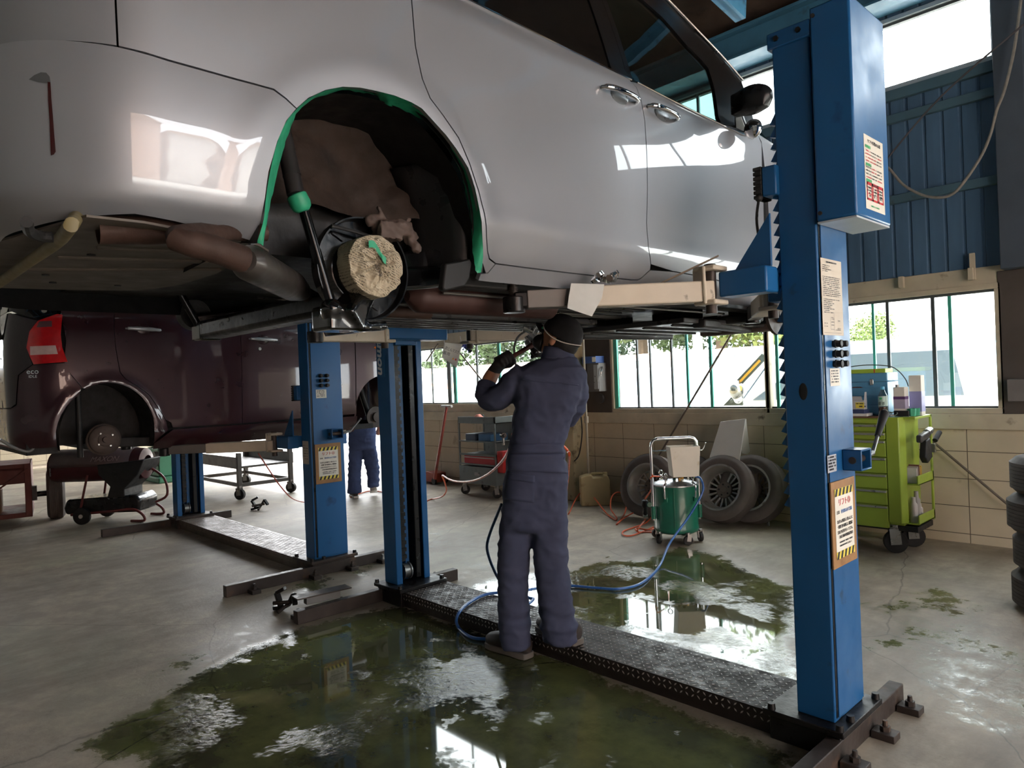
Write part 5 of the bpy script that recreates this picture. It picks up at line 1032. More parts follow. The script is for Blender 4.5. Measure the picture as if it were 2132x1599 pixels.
# running gear of the red car
rw = pm('red_car_well', (24, 22, 22), .7, 0, .2, 8, bump=.3)
L_ = len(ra); m = MB(); m.add([V((-6.22, a, b)) for a, b in ra]+[V((-6.75, a, b)) for a, b in ra], [(i, i+1, L_+i+1, L_+i) for i in range(L_-1)]); m.box(-6.78, -6.6, 1.2, 1.86, 1.14, 1.63); m.build('wheel_arch_liner', rw, rc)
m = MB(); m.box(-7.6, -6.3, 1.9, 4.0, 1.09, 1.14); m.box(-7.6, -6.3, 1.0, 1.2, 1.1, 1.2); m.build('underbody', rw, rc)
hb = pX(216, 915, -6.32)
m = MB(); m.lathe([(.012, .045), (.022, .045), (.024, .02), (.05, .02), (.052, .012), (.1, .012), (.112, .004), (.112, -.02), (.125, -.025), (.125, -.06), (.02, -.06)], hb+V((.03, 0, 0)), (1, 0, 0), 40)
dr = m.build('brake_drum', pm('rusty_drum', (72, 60, 54), .6, .4, .2, 14, bump=.2), rc)
for k in range(4): m = MB(); th = .6+k*pi/2; m.cyl(hb+V((.04, .06*math.cos(th), .06*math.sin(th))), hb+V((.062, .06*math.cos(th), .06*math.sin(th))), .007, n=8); m.build('wheel_stud', steel, dr)
m = MB(); m.cyl((-6.36, 1.36, 1.55), (-6.36, 1.36, 1.05), .022); m.build('shock_absorber', black, rc)
m = MB(); m.bar((-6.36, 1.55, 1.15), (-6.4, 2.1, 1.12), .07, .08); m.bar((-6.4, 1.5, 1.13), (-7.5, 1.5, 1.13), .08, .08); m.build('rear_axle', rw, rc, bev=.01)
m = MB(); m.lathe([(.02, 0), (.11, 0), (.11, .02), (.05, .02), (.05, .05), (.02, .05)], (-6.34, 4.05, 1.2), (1, 0, 0), 28); m.build('front_brake_disc', iron, rc)
m = MB(); m.cyl((-6.45, 4.05, 1.2), (-6.5, 3.95, 1.62), .03); m.bar((-6.4, 4.05, 1.16), (-6.75, 3.95, 1.12), .06, .04); m.build('front_strut', black, rc)
m = MB(); m.tube([pX(x, y, -6.3) for x, y in ((0, 915), (30, 932), (58, 940), (70, 930), (72, 905))], .012, 10, sub=4); m.build('exhaust_tail', steel, rc)
# ================================================================== PEOPLE
navy = pm('navy_work_cloth', (68, 73, 95), .85, 0, .07, 7, bump=.35, bs=320, bd=.001, spec=.25); navy2 = pm('blue_work_cloth', (70, 84, 122), .85, 0, .08, 7, spec=.25)
shoe_m = pm('shoe_brown_black', (62, 56, 54), .6, 0, .1, 14, bump=.2); sole_m = pm('sole_grey', (112, 106, 100), .7, 0, .08, 12); blackcl = pm('black_cap_cloth', (26, 25, 27), .85, 0, .06, 12, bump=.3, bs=250, bd=.001); hairm = pm('black_hair', (24, 20, 19), .55, 0, .2, 60, bump=.4, bs=180); glove_m = pm('glove_black', (36, 34, 35), .75, 0, .1, 20, bump=.3, bs=90)
def rings(mb, rs, dep0, n=26, e=2.3):     # (y, x, half width px, half depth m, depth offset)
    vs_ = []
    for y, x, hw, b, d in rs:
        c = pd(x, y, dep0+d); a = hw*(dep0+d)/FPX
        for k in range(n):
            th = 2*pi*k/n; ct, st = math.cos(th), math.sin(th); ct = math.copysign(abs(ct)**(2/e), ct); st = math.copysign(abs(st)**(2/e), st)
            vs_.append(c+V((_r2.x, _r2.y, 0))*a*ct+V((_fw.x, _fw.y, 0))*b*st)
    m_ = len(rs); mb.add(vs_, [(i*n+k, i*n+(k+1) % n, (i+1)*n+(k+1) % n, (i+1)*n+k) for i in range(m_-1) for k in range(n)]+[tuple(range(n-1, -1, -1)), tuple((m_-1)*n+k for k in range(n))])
def limb(mb, pts, dep0, n=18, sub=3): mb.tube([pd(x, y, dep0+d) for x, y, d, r in pts], [p.x for p in spline([V((r, 0, 0)) for x, y, d, r in pts], sub)], n, sub=sub)
def cloth(fq, amp):
    def f(co):
        a = mnoise.noise(V((co.x*fq*.8, co.y*fq*.8, co.z*fq*1.9))); b = mnoise.noise(V((co.x*fq*2.3+9, co.y*fq*2.3, co.z*fq*3.1)))
        return amp*(1-2*abs(a))+amp*.45*(1-2*abs(b))-amp*.5
    return f
D0 = 3.80
torso = [(738, 1163, 23, .06, .02), (750, 1157, 44, .078, .015), (764, 1146, 66, .10, .01), (780, 1143, 74, .12, 0), (810, 1142, 74, .13, 0), (845, 1137, 67, .132, 0), (885, 1127, 59, .122, 0), (930, 1117, 57, .115, 0), (950, 1117, 61, .12, 0), (1000, 1116, 66, .128, 0), (1050, 1113, 68, .128, 0), (1092, 1111, 65, .12, 0), (1104, 1111, 50, .10, 0)]
legL = [(1040, 1082, 35, .10, .01), (1080, 1079, 37, .10, .01), (1120, 1073, 35, .095, .02), (1171, 1069, 32, .086, .03), (1230, 1069, 31, .083, .03), (1290, 1071, 32, .085, .03), (1326, 1073, 31, .085, .03), (1346, 1074, 29, .085, .03)]
legR = [(1040, 1141, 37, .10, .0), (1080, 1143, 38, .10, -.01), (1120, 1144, 37, .095, -.02), (1160, 1147, 35, .088, -.03), (1220, 1153, 34, .085, -.05), (1270, 1159, 36, .088, -.06), (1305, 1164, 38, .095, -.06), (1334, 1167, 36, .096, -.06)]
armR = [(1186, 776, .0, .075), (1196, 800, .02, .078), (1196, 835, .08, .072), (1180, 866, .15, .064), (1160, 840, .27, .055), (1135, 780, .36, .048)]
armL = [(1094, 780, .0, .074), (1066, 803, .02, .072), (1040, 826, .06, .070), (1021, 833, .1, .063), (1010, 822, .13, .056), (1012, 808, .15, .051)]
# body under the clothes: one continuous skin with head, neck, forearms, hand
hc = pd(1167, 703, D0+.03); fd_ = (-_r2*.86+_fw*.48); fd_.z = 0; fd_.normalize(); sd_ = fd_.cross(V((0, 0, 1))); tilt = (fd_*.96+V((0, 0, .27))).normalized(); hu = tilt.cross(fd_.cross(V((0, 0, 1)))*-1); hu = (V((0, 0, 1))-tilt*tilt.z).normalized()
def hp(f, s, u): return hc+tilt*f+sd_*s+hu*u
def oball(mb, c, rf, rs, ru, n=20, m=12):
    k = len(mb.v); mb.ball((0, 0, 0), 1, n, m)
    for i in range(k, len(mb.v)): q = mb.v[i]; mb.v[i] = V(c)+tilt*q.x*rf+sd_*q.y*rs+hu*q.z*ru
shrink = lambda rs, a, b: [(y, x, hw-a, bb-b, d) for y, x, hw, bb, d in rs]
hand = pd(1050, 754, D0+.2)
bodyp = [lambda b: rings(b, shrink(torso[1:], 10, .03), D0), lambda b: rings(b, shrink(legL[:-1], 9, .03), D0), lambda b: rings(b, shrink(legR[:-1], 9, .03), D0),
         lambda b: limb(b, [(x, y, d, r-.025) for x, y, d, r in armR], D0), lambda b: limb(b, [(x, y, d, r-.028) for x, y, d, r in armL]+[(1017, 795, .16, .042), (1026, 778, .175, .039), (1036, 763, .19, .035), (1044, 756, .2, .034)], D0),
         lambda b: limb(b, [(1160, 762, .02, .06), (1166, 738, .02, .056), (1168, 715, .02, .06)], D0),
         lambda b: oball(b, hc, .098, .076, .112), lambda b: oball(b, hp(.045, 0, -.075), .05, .052, .05), lambda b: oball(b, hp(.108, 0, -.015), .018, .014, .02), lambda b: oball(b, hp(.097, 0, -.062), .014, .026, .014),
         lambda b: oball(b, hp(.005, .082, -.018), .02, .012, .032), lambda b: oball(b, hp(.005, -.082, -.018), .02, .012, .032), lambda b: oball(b, hp(.09, .032, .012), .012, .016, .009), lambda b: oball(b, hp(.09, -.032, .012), .012, .016, .009)]
man = blob('person', bodyp, .008, skin, None, 4)
tag(man, 'person in navy coveralls and black cap spraying the underside of the silver minivan', 'person')
for s_ in (1, -1):
    m = MB(); m.ball(hp(.091, .032*s_, .008), .012); m.build('eye', pm('eye_dark', (40, 32, 28), .2, 0, 0), man)
fore = [(1022, 780, .18, .034), (1034, 764, .19, .03)]
# coverall
cov = [lambda b: rings(b, torso, D0), lambda b: rings(b, legL, D0), lambda b: rings(b, legR, D0), lambda b: limb(b, armR, D0), lambda b: limb(b, armL, D0)]
cf = cloth(7.5, .0085)
def cfold(co):
    z = co.z; d = cf(co)
    k = max(0, 1-abs(z-.28)/.3); d += .003*k*math.sin(z*70+5*mnoise.noise(co*6))         # bunched shins
    k = max(0, 1-abs(z-1.33)/.2); d += .004*k*mnoise.noise(V((co.x*22+co.z*18, co.y*22, co.z*5)))
    return d
cover = blob('coverall', cov, .0085, navy, man, 5, cfold)
from mathutils.bvhtree import BVHTree
bv = BVHTree.FromPolygons([v.co.copy() for v in cover.data.vertices], [tuple(p.vertices) for p in cover.data.polygons])
def patch(name, quad, off, mat, parent, nu=16, nv=10, bvh=None, sol=.002):     # cloth sheet lying on the coverall
    bvh = bvh or bv; q = [V((a, b, 0)) for a, b in quad]; P = []
    for j in range(nv+1):
        for i in range(nu+1):
            a = q[0].lerp(q[1], i/nu); b = q[3].lerp(q[2], i/nu); c = a.lerp(b, j/nv); d = ray(c.x, c.y).normalized(); h, n_, _, _ = bvh.ray_cast(CAMP, d)
            if h is None: h = P[-1] if P else pd(c.x, c.y, D0-.12); n_ = -d
            P.append(h-d*off)
    m = MB(); m.add(P, [(j*(nu+1)+i, j*(nu+1)+i+1, (j+1)*(nu+1)+i+1, (j+1)*(nu+1)+i) for j in range(nv) for i in range(nu)]); return m.build(name, mat, parent, sm=60, solid=sol)
patch('waistband', [(1063, 925), (1172, 922), (1174, 944), (1062, 944)], .006, navy, cover, 24, 4)
patch('back_flap', [(1060, 946), (1176, 944), (1182, 986), (1055, 980)], .010, navy, cover, 26, 8)
patch('pocket', [(1054, 994), (1114, 1003), (1112, 1047), (1050, 1040)], .005, navy, cover, 12, 8)
patch('pocket_flap', [(1058, 984), (1114, 990), (1114, 1006), (1056, 998)], .009, navy, cover, 12, 4)
patch('yoke_seam', [(1085, 789), (1205, 800), (1206, 803), (1085, 792)], .003, navy, cover, 30, 1)
m = MB(); rg = []
for k in range(41):
    th = k/40*2*pi; c = pd(1163, 741, D0+.02); 
    for j in range(5): v_ = j/4; r1 = .066+.02*v_; rg.append(c+V((_r2.x, _r2.y, 0))*r1*1.12*math.cos(th)+V((_fw.x, _fw.y, 0))*r1*.95*math.sin(th)+V((0, 0, .042-.066*v_+.014*math.cos(th)*-1)))
m.add(rg, [(k*5+j, k*5+j+1, (k+1)*5+j+1, (k+1)*5+j) for k in range(40) for j in range(4)]); m.build('collar', navy, cover, sm=60, solid=.004)
m = MB(); c = pd(1014, 803, D0+.15); a = (pd(1010, 818, D0+.13)-c).normalized(); m.lathe([(.046, -.004), (.053, -.012), (.057, 0), (.057, .03), (.052, .035)], c, a, 26); m.build('sleeve_cuff', navy, cover)
# hair, cap, straps, mask
m = MB(); oball(m, hp(-.018, 0, -.022), .093, .081, .09, 24, 14); m.build('hair', hairm, man)
ctl = (tilt*.93+hu*.30).normalized(); cup_ = (hu*.95-tilt*.30).normalized()
def cp(f, s, u): return hp(-.006, 0, .012)+ctl*f+sd_*s+cup_*u
m = MB()
vs_ = []; n = 36; mm = 12
for j in range(mm+1):
    ph = (j/mm)*1.62
    for k in range(n): th = 2*pi*k/n; vs_.append(cp(.114*math.sin(ph)**.8*math.cos(th), .093*math.sin(ph)**.8*math.sin(th), .113*math.cos(ph)))
m.add(vs_, [(j*n+k, j*n+(k+1) % n, (j+1)*n+(k+1) % n, (j+1)*n+k) for j in range(mm) for k in range(n)]); cap = m.build('cap', blackcl, man, sm=80, solid=.004)
m = MB(); m.grid(lambda u, v: cp(.1+.07*v*math.cos((u-.5)*2.6)**.6-.035*(2*u-1)**2, .085*(2*u-1)*(1-.25*v), -.003-.012*v-.02*(2*u-1)**2), 14, 5); m.build('cap_visor', blackcl, cap, sm=60, solid=.005)
m = MB(); m.tube([cp(.1*math.cos(t), .0975*math.sin(t)*1.0, -.012-.012*math.cos(t)) if 0 else cp(.119*math.cos(t), .098*math.sin(t), -.004+.012*math.cos(2*t)) for t in [2*pi*k/28 for k in range(28)]], .0032, 8, closed=True, sub=2); m.build('mask_strap', pm('strap_white', (206, 200, 190), .7), man)
m = MB(); m.tube([hp(.1, -.03, -.06), hp(.06, .06, -.065), hp(0, .075, -.07), hp(-.06, .06, -.065), hp(-.08, 0, -.06)], .002, 6, sub=5); m.build('mask_strap', pm('strap_white', (206, 200, 190)), man)
m = MB(); m.lathe([(.05, 0), (.052, .015), (.04, .05), (.025, .065), (.001, .068)], hp(.085, 0, -.05), tilt, 24); m.build('respirator', black, man, bev=.003)
m = MB(); c = pd(1131, 683, D0+.02); m.cbox(c, (.012, .012, .014)); m.build('green_tag', tape, cap)
# glove with five bent fingers round the wand
w0, w1 = pd(1030, 764, D0+.17), pd(1128, 707, D0+.30); wd_ = (w1-w0).normalized(); hcn = w0.lerp(w1, .22); up_ = (V((0, 0, 1))-wd_*wd_.z).normalized(); bk = wd_.cross(up_)
gp_ = [lambda b: b.tube([pd(1024, 779, D0+.17), pd(1034, 766, D0+.18), hcn-bk*.02-wd_*.02], [.036, .036, .036], 16)]
gp_ += [lambda b: b.box(-.02, .02, -.04, .04, -.04, .04, Matrix.Translation(hcn-bk*.028) @ Matrix((bk, wd_, up_)).transposed().to_4x4())]
for q in range(4):
    o = hcn+wd_*(-.036+.024*q); rr = .0175; L4 = [o+(-bk*math.cos(t)+up_*math.sin(t))*r for t, r in ((-.2, .036), (.6, .040), (1.5, .036), (2.5, .032), (3.4, .030), (4.0, .026))]
    gp_.append(lambda b, L4=L4, q=q: b.tube(L4, [.0125, .0125, .012, .0115, .010, .009], 10, sub=3))
gp_.append(lambda b: b.tube([hcn-bk*.03-up_*.02-wd_*.03, hcn-bk*.005-up_*.036+wd_*.005, hcn+bk*.02-up_*.03+wd_*.03, hcn+bk*.03-up_*.012+wd_*.04], [.016, .014, .0125, .010], 10, sub=3))
blob('glove', gp_, .005, glove_m, man, 2)
rh = pd(1120, 728, D0+.38)
gp2 = [lambda b: b.ball(rh, (.04, .045, .045))]+[(lambda b, k=k: b.tube([rh+V((.02, 0, .03-.022*k)), rh+V((-.02, .04, .035-.022*k)), rh+V((-.05, .02, .03-.022*k)), rh+V((-.045, -.01, .026-.022*k))], .0115, 10, sub=3)) for k in range(4)]+[lambda b: b.tube([rh+V((0, -.02, .03)), rh+V((-.03, -.02, .06)), rh+V((-.05, 0, .062))], .012, 10, sub=3)]
blob('glove', gp2, .005, glove_m, man, 2)
# shoes
def shoe(heel, toe, z0, zt, nm='shoe', mat=None, sol=None, par_=None, sc=1.0):
    h, t = V((heel[0], heel[1], z0)), V((toe[0], toe[1], zt)); d = (t-h); L = d.length; d.normalize(); s_ = d.cross(V((0, 0, 1))).normalized(); u_ = s_.cross(d)
    def ringsf(prof): 
        vs_ = []; n = 20
        for x, w_, h_, c_ in prof:
            for k in range(n): th = 2*pi*k/n; q = math.sin(th); vs_.append(h+d*x*L+s_*w_*math.cos(th)*sc+u_*(c_+h_*q)*sc)
        return vs_, [(i*n+k, i*n+(k+1) % n, (i+1)*n+(k+1) % n, (i+1)*n+k) for i in range(len(prof)-1) for k in range(n)]+[tuple(range(n-1, -1, -1)), tuple((len(prof)-1)*n+k for k in range(n))]
    a = MB(); a.add(*ringsf([(0, .022, .03, .055), (.04, .036, .045, .062), (.2, .042, .055, .066), (.4, .043, .05, .062), (.6, .048, .04, .052), (.8, .05, .034, .046), (.94, .04, .028, .042), (1.0, .015, .014, .038)])); o = a.build(nm, mat or shoe_m, par_, sub=1)
    b = MB(); out = [(0, .02), (.02, .034), (.12, .041), (.35, .04), (.6, .047), (.8, .051), (.93, .043), (1.0, .018)]; P = [h+d*x*L+s_*w_*sc for x, w_ in out]+[h+d*x*L-s_*w_*sc for x, w_ in out[::-1]]; b.prism(P, u_*.028*sc); b.build('sole', sol or sole_m, o, bev=.004)
    return o
shoe((-2.745, 2.668), (-3.075, 2.662), .002, .002, par_=man, sc=1.16); shoe((-2.487, 2.785), (-2.83, 2.838), .104, .104, par_=man, sc=1.16)
# spray gun and wand in his hands
sg = thing('spray_gun', 'bright metal spray gun held up under the minivan by the mechanic', 'spray gun', tuple(rh))
m = MB(); m.tube([w0-wd_*.02, w0.lerp(w1, .5), w1], [.011, .013, .017], 14); m.build('handle', pm('dark_red_handle', (92, 46, 40), .45, 0, .1), sg)
G = lambda x, y, d=.36: pd(x, y, D0+d)
alum = pm('polished_alloy', (226, 228, 230), .3, .8, .06, 12)
m = MB(); m.cyl(G(1091, 680), G(1112, 690), .026); m.cyl(G(1112, 690), G(1120, 694), .018); m.build('head', alum, sg, bev=.003)
m = MB(); m.tube([G(1106, 694), G(1114, 706), G(1118, 722), G(1120, 735)], [.016, .017, .019, .021], 14, sub=3); m.build('grip', alum, sg)
m = MB(); m.tube([G(1112, 682), G(1120, 681), G(1127, 690), G(1128, 704)], .006, 10, sub=4); m.build('trigger', alum, sg)
m = MB(); m.cyl(G(1095, 700), G(1105, 712), .018); m.lathe([(.014, 0), (.02, .01), (.02, .03), (.012, .04)], G(1098, 708), (.2, .1, -1), 16); m.build('valve', alum, sg)
m = MB(); m.tube([G(1094, 690), G(1080, 700), G(1072, 715), G(1071, 735), G(1074, 760), G(1085, 790, .34)], .007, 10, sub=5); m.build('air_line', pm('clear_grey_hose', (150, 150, 146), .3), sg)
# second mechanic, legs seen behind the lift post
D1 = 9.75; k2 = lambda y: y
t2 = [(800, 762, 12, .06, 0), (810, 760, 26, .10, 0), (835, 757, 31, .13, 0), (880, 754, 27, .12, 0), (910, 754, 28, .12, 0), (935, 754, 28, .12, 0)]
l2 = [(925, 742, 15, .09, 0), (950, 740, 14, .085, 0), (985, 738, 13, .08, 0), (1010, 738, 13, .08, 0), (1026, 738, 14, .085, 0)]; r2_ = [(925, 766, 15, .09, 0), (950, 771, 15, .085, .05), (975, 776, 14, .08, .1), (1000, 778, 12, .075, .05), (1014, 776, 12, .075, 0)]
aL = [(738, 822, 0, .07), (730, 850, 0, .06), (728, 885, .1, .05)]; aR = [(784, 822, 0, .07), (792, 850, 0, .06), (790, 885, .15, .05)]
b2 = [lambda b: rings(b, t2, D1), lambda b: rings(b, l2, D1), lambda b: rings(b, r2_, D1), lambda b: limb(b, aL, D1), lambda b: limb(b, aR, D1)]
hd2 = pd(766, 783, D1)
sk2 = [lambda b: rings(b, shrink(t2, 4, .03), D1), lambda b: rings(b, shrink(l2, 4, .03), D1), lambda b: rings(b, shrink(r2_, 4, .03), D1), lambda b: limb(b, [(x, y, d, r-.02) for x, y, d, r in aL]+[(732, 905, .15, .04)], D1), lambda b: limb(b, [(x, y, d, r-.02) for x, y, d, r in aR]+[(786, 905, .2, .04)], D1), lambda b: b.ball(hd2, (.085, .1, .12)), lambda b: b.ball(hd2+V((-.06, .08, -.01)), (.02, .02, .025)), lambda b: b.tube([hd2, pd(763, 806, D1)], .055)]
man2 = blob('person', sk2, .014, skin, None, 3); tag(man2, 'person in blue coveralls and white soled shoes walking behind the farther lift post', 'person')
blob('coverall', b2, .013, navy2, man2, 4, cloth(8, .010))
m = MB(); m.ball(hd2+V((.02, -.02, .03)), (.095, .11, .1)); m.build('hair', hairm, man2)
f2 = pz(738, 1036, 0); shoe((f2.x+.08, f2.y-.02), (f2.x-.17, f2.y+.06), .002, .002, par_=man2, sol=white); f3 = pd(776, 1022, D1); shoe((f3.x+.03, f3.y-.02), (f3.x-.16, f3.y+.12), f3.z-.02, .03, par_=man2, mat=pm('pale_shoe', (170, 166, 160), .6), sol=white)
# ================================================================== THINGS AROUND THE SHOP
UU = V((_r2.x, _r2.y, 0)).normalized(); WW = V((_fw.x, _fw.y, 0)).normalized(); ZZ = V((0, 0, 1))
def basis(o, x, y, z): return Matrix.Translation(V(o)) @ Matrix((V(x), V(y), V(z))).transposed().to_4x4()
def caster(parent, p, r_=.04, ang=0, nm='caster'):
    d = V((math.cos(ang), math.sin(ang), 0)); s_ = V((-d.y, d.x, 0)); c = V((p[0], p[1], r_+.001))
    m = MB(); m.cyl(c-s_*r_*.35, c+s_*r_*.35, r_, n=22); w_ = m.build(nm, black, parent, bev=.003)
    m = MB()
    for sg in (1, -1): m.bar(c+s_*sg*r_*.48+ZZ*r_*-.2, c+s_*sg*r_*.48+ZZ*r_*1.25-d*.01, r_*.9, .004, up=s_)
    m.cyl(c+ZZ*r_*1.2, c+ZZ*r_*1.6, r_*.5, n=12); m.cyl(c-s_*r_*.55, c+s_*r_*.55, r_*.2, n=10); m.build('caster_fork', steel, w_); return w_
# ---- pressure tank on casters
pc = V((-3.685, 5.52, 0)); tg_ = pm('tank_green', (26, 104, 82), .38, 0, .08, 6, coat=.2)
pot = thing('pressure_tank', 'green pressure tank on casters with chrome push handle', 'tank', tuple(pc))
m = MB(); m.lathe([(.02, .085), (.17, .085), (.195, .1), (.2, .115), (.2, .135), (.197, .14), (.197, .5), (.203, .502), (.203, .512), (.02, .512)], pc, n=48); body = m.build('tank_body', tg_, pot)
m = MB(); m.bar(pc-UU*.055-WW*.198+ZZ*.14, pc-UU*.055-WW*.198+ZZ*.5, .003, .003, up=WW); m.build('weld_seam', tg_, body)
m = MB(); m.lathe([(.207, .512), (.207, .522), (.19, .53), (.14, .548), (.07, .557), (.001, .56)], pc, n=44); lid = m.build('lid', pm('cast_aluminium', (172, 174, 176), .32, .85, .08, 9), pot)
brass = pm('brass', (196, 150, 74), .3, .9, .08, 9)
for a, b, h, mt in ((-.01, -.03, .065, brass), (.03, -.06, .05, brass), (-.015, -.05, .03, pm('valve_green', (24, 70, 66), .4)), (.075, .02, .07, brass), (-.07, .05, .06, steel)):
    m = MB(); o = pc+UU*a+WW*b+ZZ*.55; m.cyl(o, o+ZZ*h*.6, .013, n=12); m.cyl(o+ZZ*h*.6, o+ZZ*h, .018, .01, 12); m.build('valve_fitting', mt, lid)
for k in range(4):
    th = math.radians(-128+k*82); d = UU*math.cos(th)+WW*math.sin(th); o = pc+d*.2; t_ = d.cross(ZZ)
    m = MB(); m.tube([o+ZZ*.41+d*.008, o+ZZ*.46+d*.014, o+ZZ*.53+d*.014, o+ZZ*.545-d*.02], .008, 10, sub=3); m.cyl(o+ZZ*.52-d*.01, o+ZZ*.575-d*.01, .008, n=10)
    m.tube([o+ZZ*.60-d*.01+(t_*math.cos(q)+ZZ*math.sin(q))*.022 for q in [2*pi*i/14 for i in range(14)]], .006, 8, closed=True); m.build('eye_clamp', chrome, lid)
    m = MB(); m.box(-.02, .02, -.012, .012, .38, .42, basis(o, t_, d, ZZ)); m.build('clamp_lug', tg_, body, bev=.003)
hx0, hx1 = pc-UU*.215-WW*.05, pc+UU*.205-WW*.05
m = MB(); m.tube([hx0+ZZ*.2, hx0+ZZ*.5, hx0+ZZ*.86]+[hx0+UU*.06*(1-math.cos(t))+ZZ*(.87+.07*math.sin(t)) for t in (0, .5, 1.0, 1.57)]+[hx1-UU*.06*(1-math.cos(t))+ZZ*(.87+.07*math.sin(t)) for t in (1.57, 1.0, .5, 0)]+[hx1+ZZ*.86, hx1+ZZ*.5, hx1+ZZ*.2], .0145, 14); hd = m.build('push_handle', chrome, pot)
m = MB(); m.cyl(hx0+ZZ*.83, hx1+ZZ*.83, .006, n=10); m.build('cross_rod', chrome, hd)
for o in (hx0, hx1): m = MB(); m.cyl(o+ZZ*.215, o+ZZ*.33, .021, n=16); m.build('handle_sleeve', tg_, body)
for th in (-150, -75, -20, 60, 140):
    d = UU*math.cos(math.radians(th))+WW*math.sin(math.radians(th)); p = pc+d*.21; caster(pot, p, .042, math.radians(th*1.7), 'caster')
    m = MB(); m.bar(pc+d*.15+ZZ*.092, p+ZZ*.085, .03, .008); m.build('caster_arm', steel, body)
cc = pc+UU*.065-WW*.09+ZZ*.735
ct = thing('plastic_container', 'open milky white plastic container hung on the green tank handle', 'container', tuple(cc-ZZ*.135)); mk = pm('milky_plastic', (222, 218, 204), .4, 0, .05, 7, dirt=(190, 178, 146), da=.35, ds=9)
P = lambda x, y, z: cc+UU*x+WW*y+ZZ*z
def tubbox(w0, w1, dd, h0, h1): 
    out = []
    for z, s_ in ((h0, w0), (h1, w1)): out.append([(-s_, -dd, z), (s_, -dd, z), (s_, dd, z), (-s_, dd, z)])
    return out
m = MB(); a, b = tubbox(.115, .135, .085, -.135, .135); i0, i1 = tubbox(.11, .13, .08, -.13, .135); vs_ = [P(*q) for q in a+b+i0+i1]
m.add(vs_, [(3, 2, 1, 0)]+[(i, (i+1) % 4, 4+(i+1) % 4, 4+i) for i in range(4)]+[(4+i, 4+(i+1) % 4, 12+(i+1) % 4, 12+i) for i in range(4)]+[(12+i, 12+(i+1) % 4, 8+(i+1) % 4, 8+i) for i in range(4)]+[(8, 9, 10, 11)]); m.build('tub', mk, ct, bev=.006)
m = MB(); m.tube([hx1+ZZ*.83, P(.15, .03, .1), P(.17, 0, .09), P(.19, -.02, .12), P(.2, -.03, .16)], .005, 8, sub=4); m.build('hook_rod', chrome, ct)
# ---- hoses
def hose(pts, r_, mat, label, k=8, name='hose', cat='hose'): return one(MB().tube(pts, r_, 10, sub=k), name, mat, label, cat)
hb_ = pm('blue_air_hose', (52, 100, 168), .35, 0, .06, 8, coat=.2); ho = pm('orange_air_hose', (206, 92, 56), .4, 0, .06, 8)
bl_ = [pc+UU*.15-WW*.16+ZZ*.6, pc+UU*.19-WW*.19+ZZ*.58, pc+UU*.19-WW*.23+ZZ*.47, pc+UU*.05-WW*.3+ZZ*.28, pz(1395, 1130, .12), pz(1372, 1180, .012), pz(1335, 1214, .012), pz(1290, 1226, .012), pz(1240, 1224, .012), pz(1190, 1220, .012), pz(1140, 1222, .013), pz(1100, 1228, .113), pz(1060, 1232, .113), pz(1010, 1238, .113), pz(975, 1256, .113), pz(956, 1275, .112), pz(950, 1292, .07), pz(956, 1308, .012), pz(975, 1324, .012), pz(1000, 1330, .012), pz(1040, 1326, .012), pz(1075, 1300, .05), pz(1090, 1268, .113), pz(1110, 1248, .113), pz(1100, 1244, .113), pz(1070, 1222, .113)]
m = MB(); m.tube(bl_, .0095, 12, sub=8); one(m, 'blue_hose', hb_, 'blue air hose running from the green tank across the wet floor to the mechanic', 'hose')
one(MB().tube([pd(1047, 1222, 3.9), pd(1030, 1190, 3.98), pd(1018, 1160, 4.02), pd(1014, 1135, 4.03), pd(1022, 1105, 4.0), pd(1034, 1075, 3.93), pd(1044, 1050, 3.86)], .008, 10, sub=8), 'blue_hose', pm('dark_blue_hose', (40, 70, 110), .35, 0, .06, 8), 'dark blue hose hanging beside the mechanic, leg level, loose from the floor coil', 'hose')
o_ = [pd(1168, 925, 3.88), pd(1182, 940, 3.95), pd(1184, 970, 4.1), pz(1176, 1072, .012), pz(1185, 1068, .02), pz(1198, 1040, .09), pz(1212, 1023, .16), pz(1222, 1021, .16), pz(1240, 1040, .09), pz(1262, 1068, .02), pz(1280, 1082, .012), pz(1284, 1078, .02), pz(1272, 1060, .05), pz(1272, 1040, .12), pz(1280, 1027, .17), pz(1292, 1026, .17), pz(1303, 1040, .12), pz(1302, 1065, .04), pz(1293, 1080, .012), pz(1284, 1092, .012), pz(1300, 1078, .04), pz(1330, 1063, .09), pz(1352, 1062, .08), pz(1358, 1072, .05), pz(1345, 1088, .012), pz(1320, 1098, .012), pz(1298, 1106, .012), pz(1298, 1114, .012), pz(1315, 1115, .012), pz(1345, 1104, .012), pz(1366, 1095, .012), pz(1374, 1092, .03), pz(1355, 1103, .02), pz(1325, 1100, .03), pz(1330, 1107, .012), pz(1365, 1108, .012)]
m = MB(); m.tube(o_, .0075, 10, sub=7); one(m, 'orange_hose', ho, 'orange air hose coiled on the floor between the mechanic and the green tank', 'hose')
gv = V((-4.1, 5.62, .32))
m = MB(); m.tube([hx0+UU*.06+ZZ*.6-WW*.02, hx0-UU*.02+ZZ*.6-WW*.05, gv+UU*.08+ZZ*.12, gv], .0075, 10, sub=6); m.tube([gv-ZZ*.16, gv-ZZ*.2-UU*.01, pz(1327, 1104, .05), pz(1332, 1108, .012)], .0075, 10, sub=6); rgo = one(m, 'orange_hose', ho, 'short orange hose from the tank lid down through a black pressure gauge', 'hose')
rg_ = thing('pressure_regulator', 'black pressure regulator with gauge hanging in the orange hose', 'regulator', tuple(gv-ZZ*.16))
m = MB(); m.lathe([(.012, 0), (.03, -.01), (.034, -.05), (.03, -.07), (.02, -.08), (.022, -.13), (.014, -.16)], gv, n=20); m.build('housing', black, rg_)
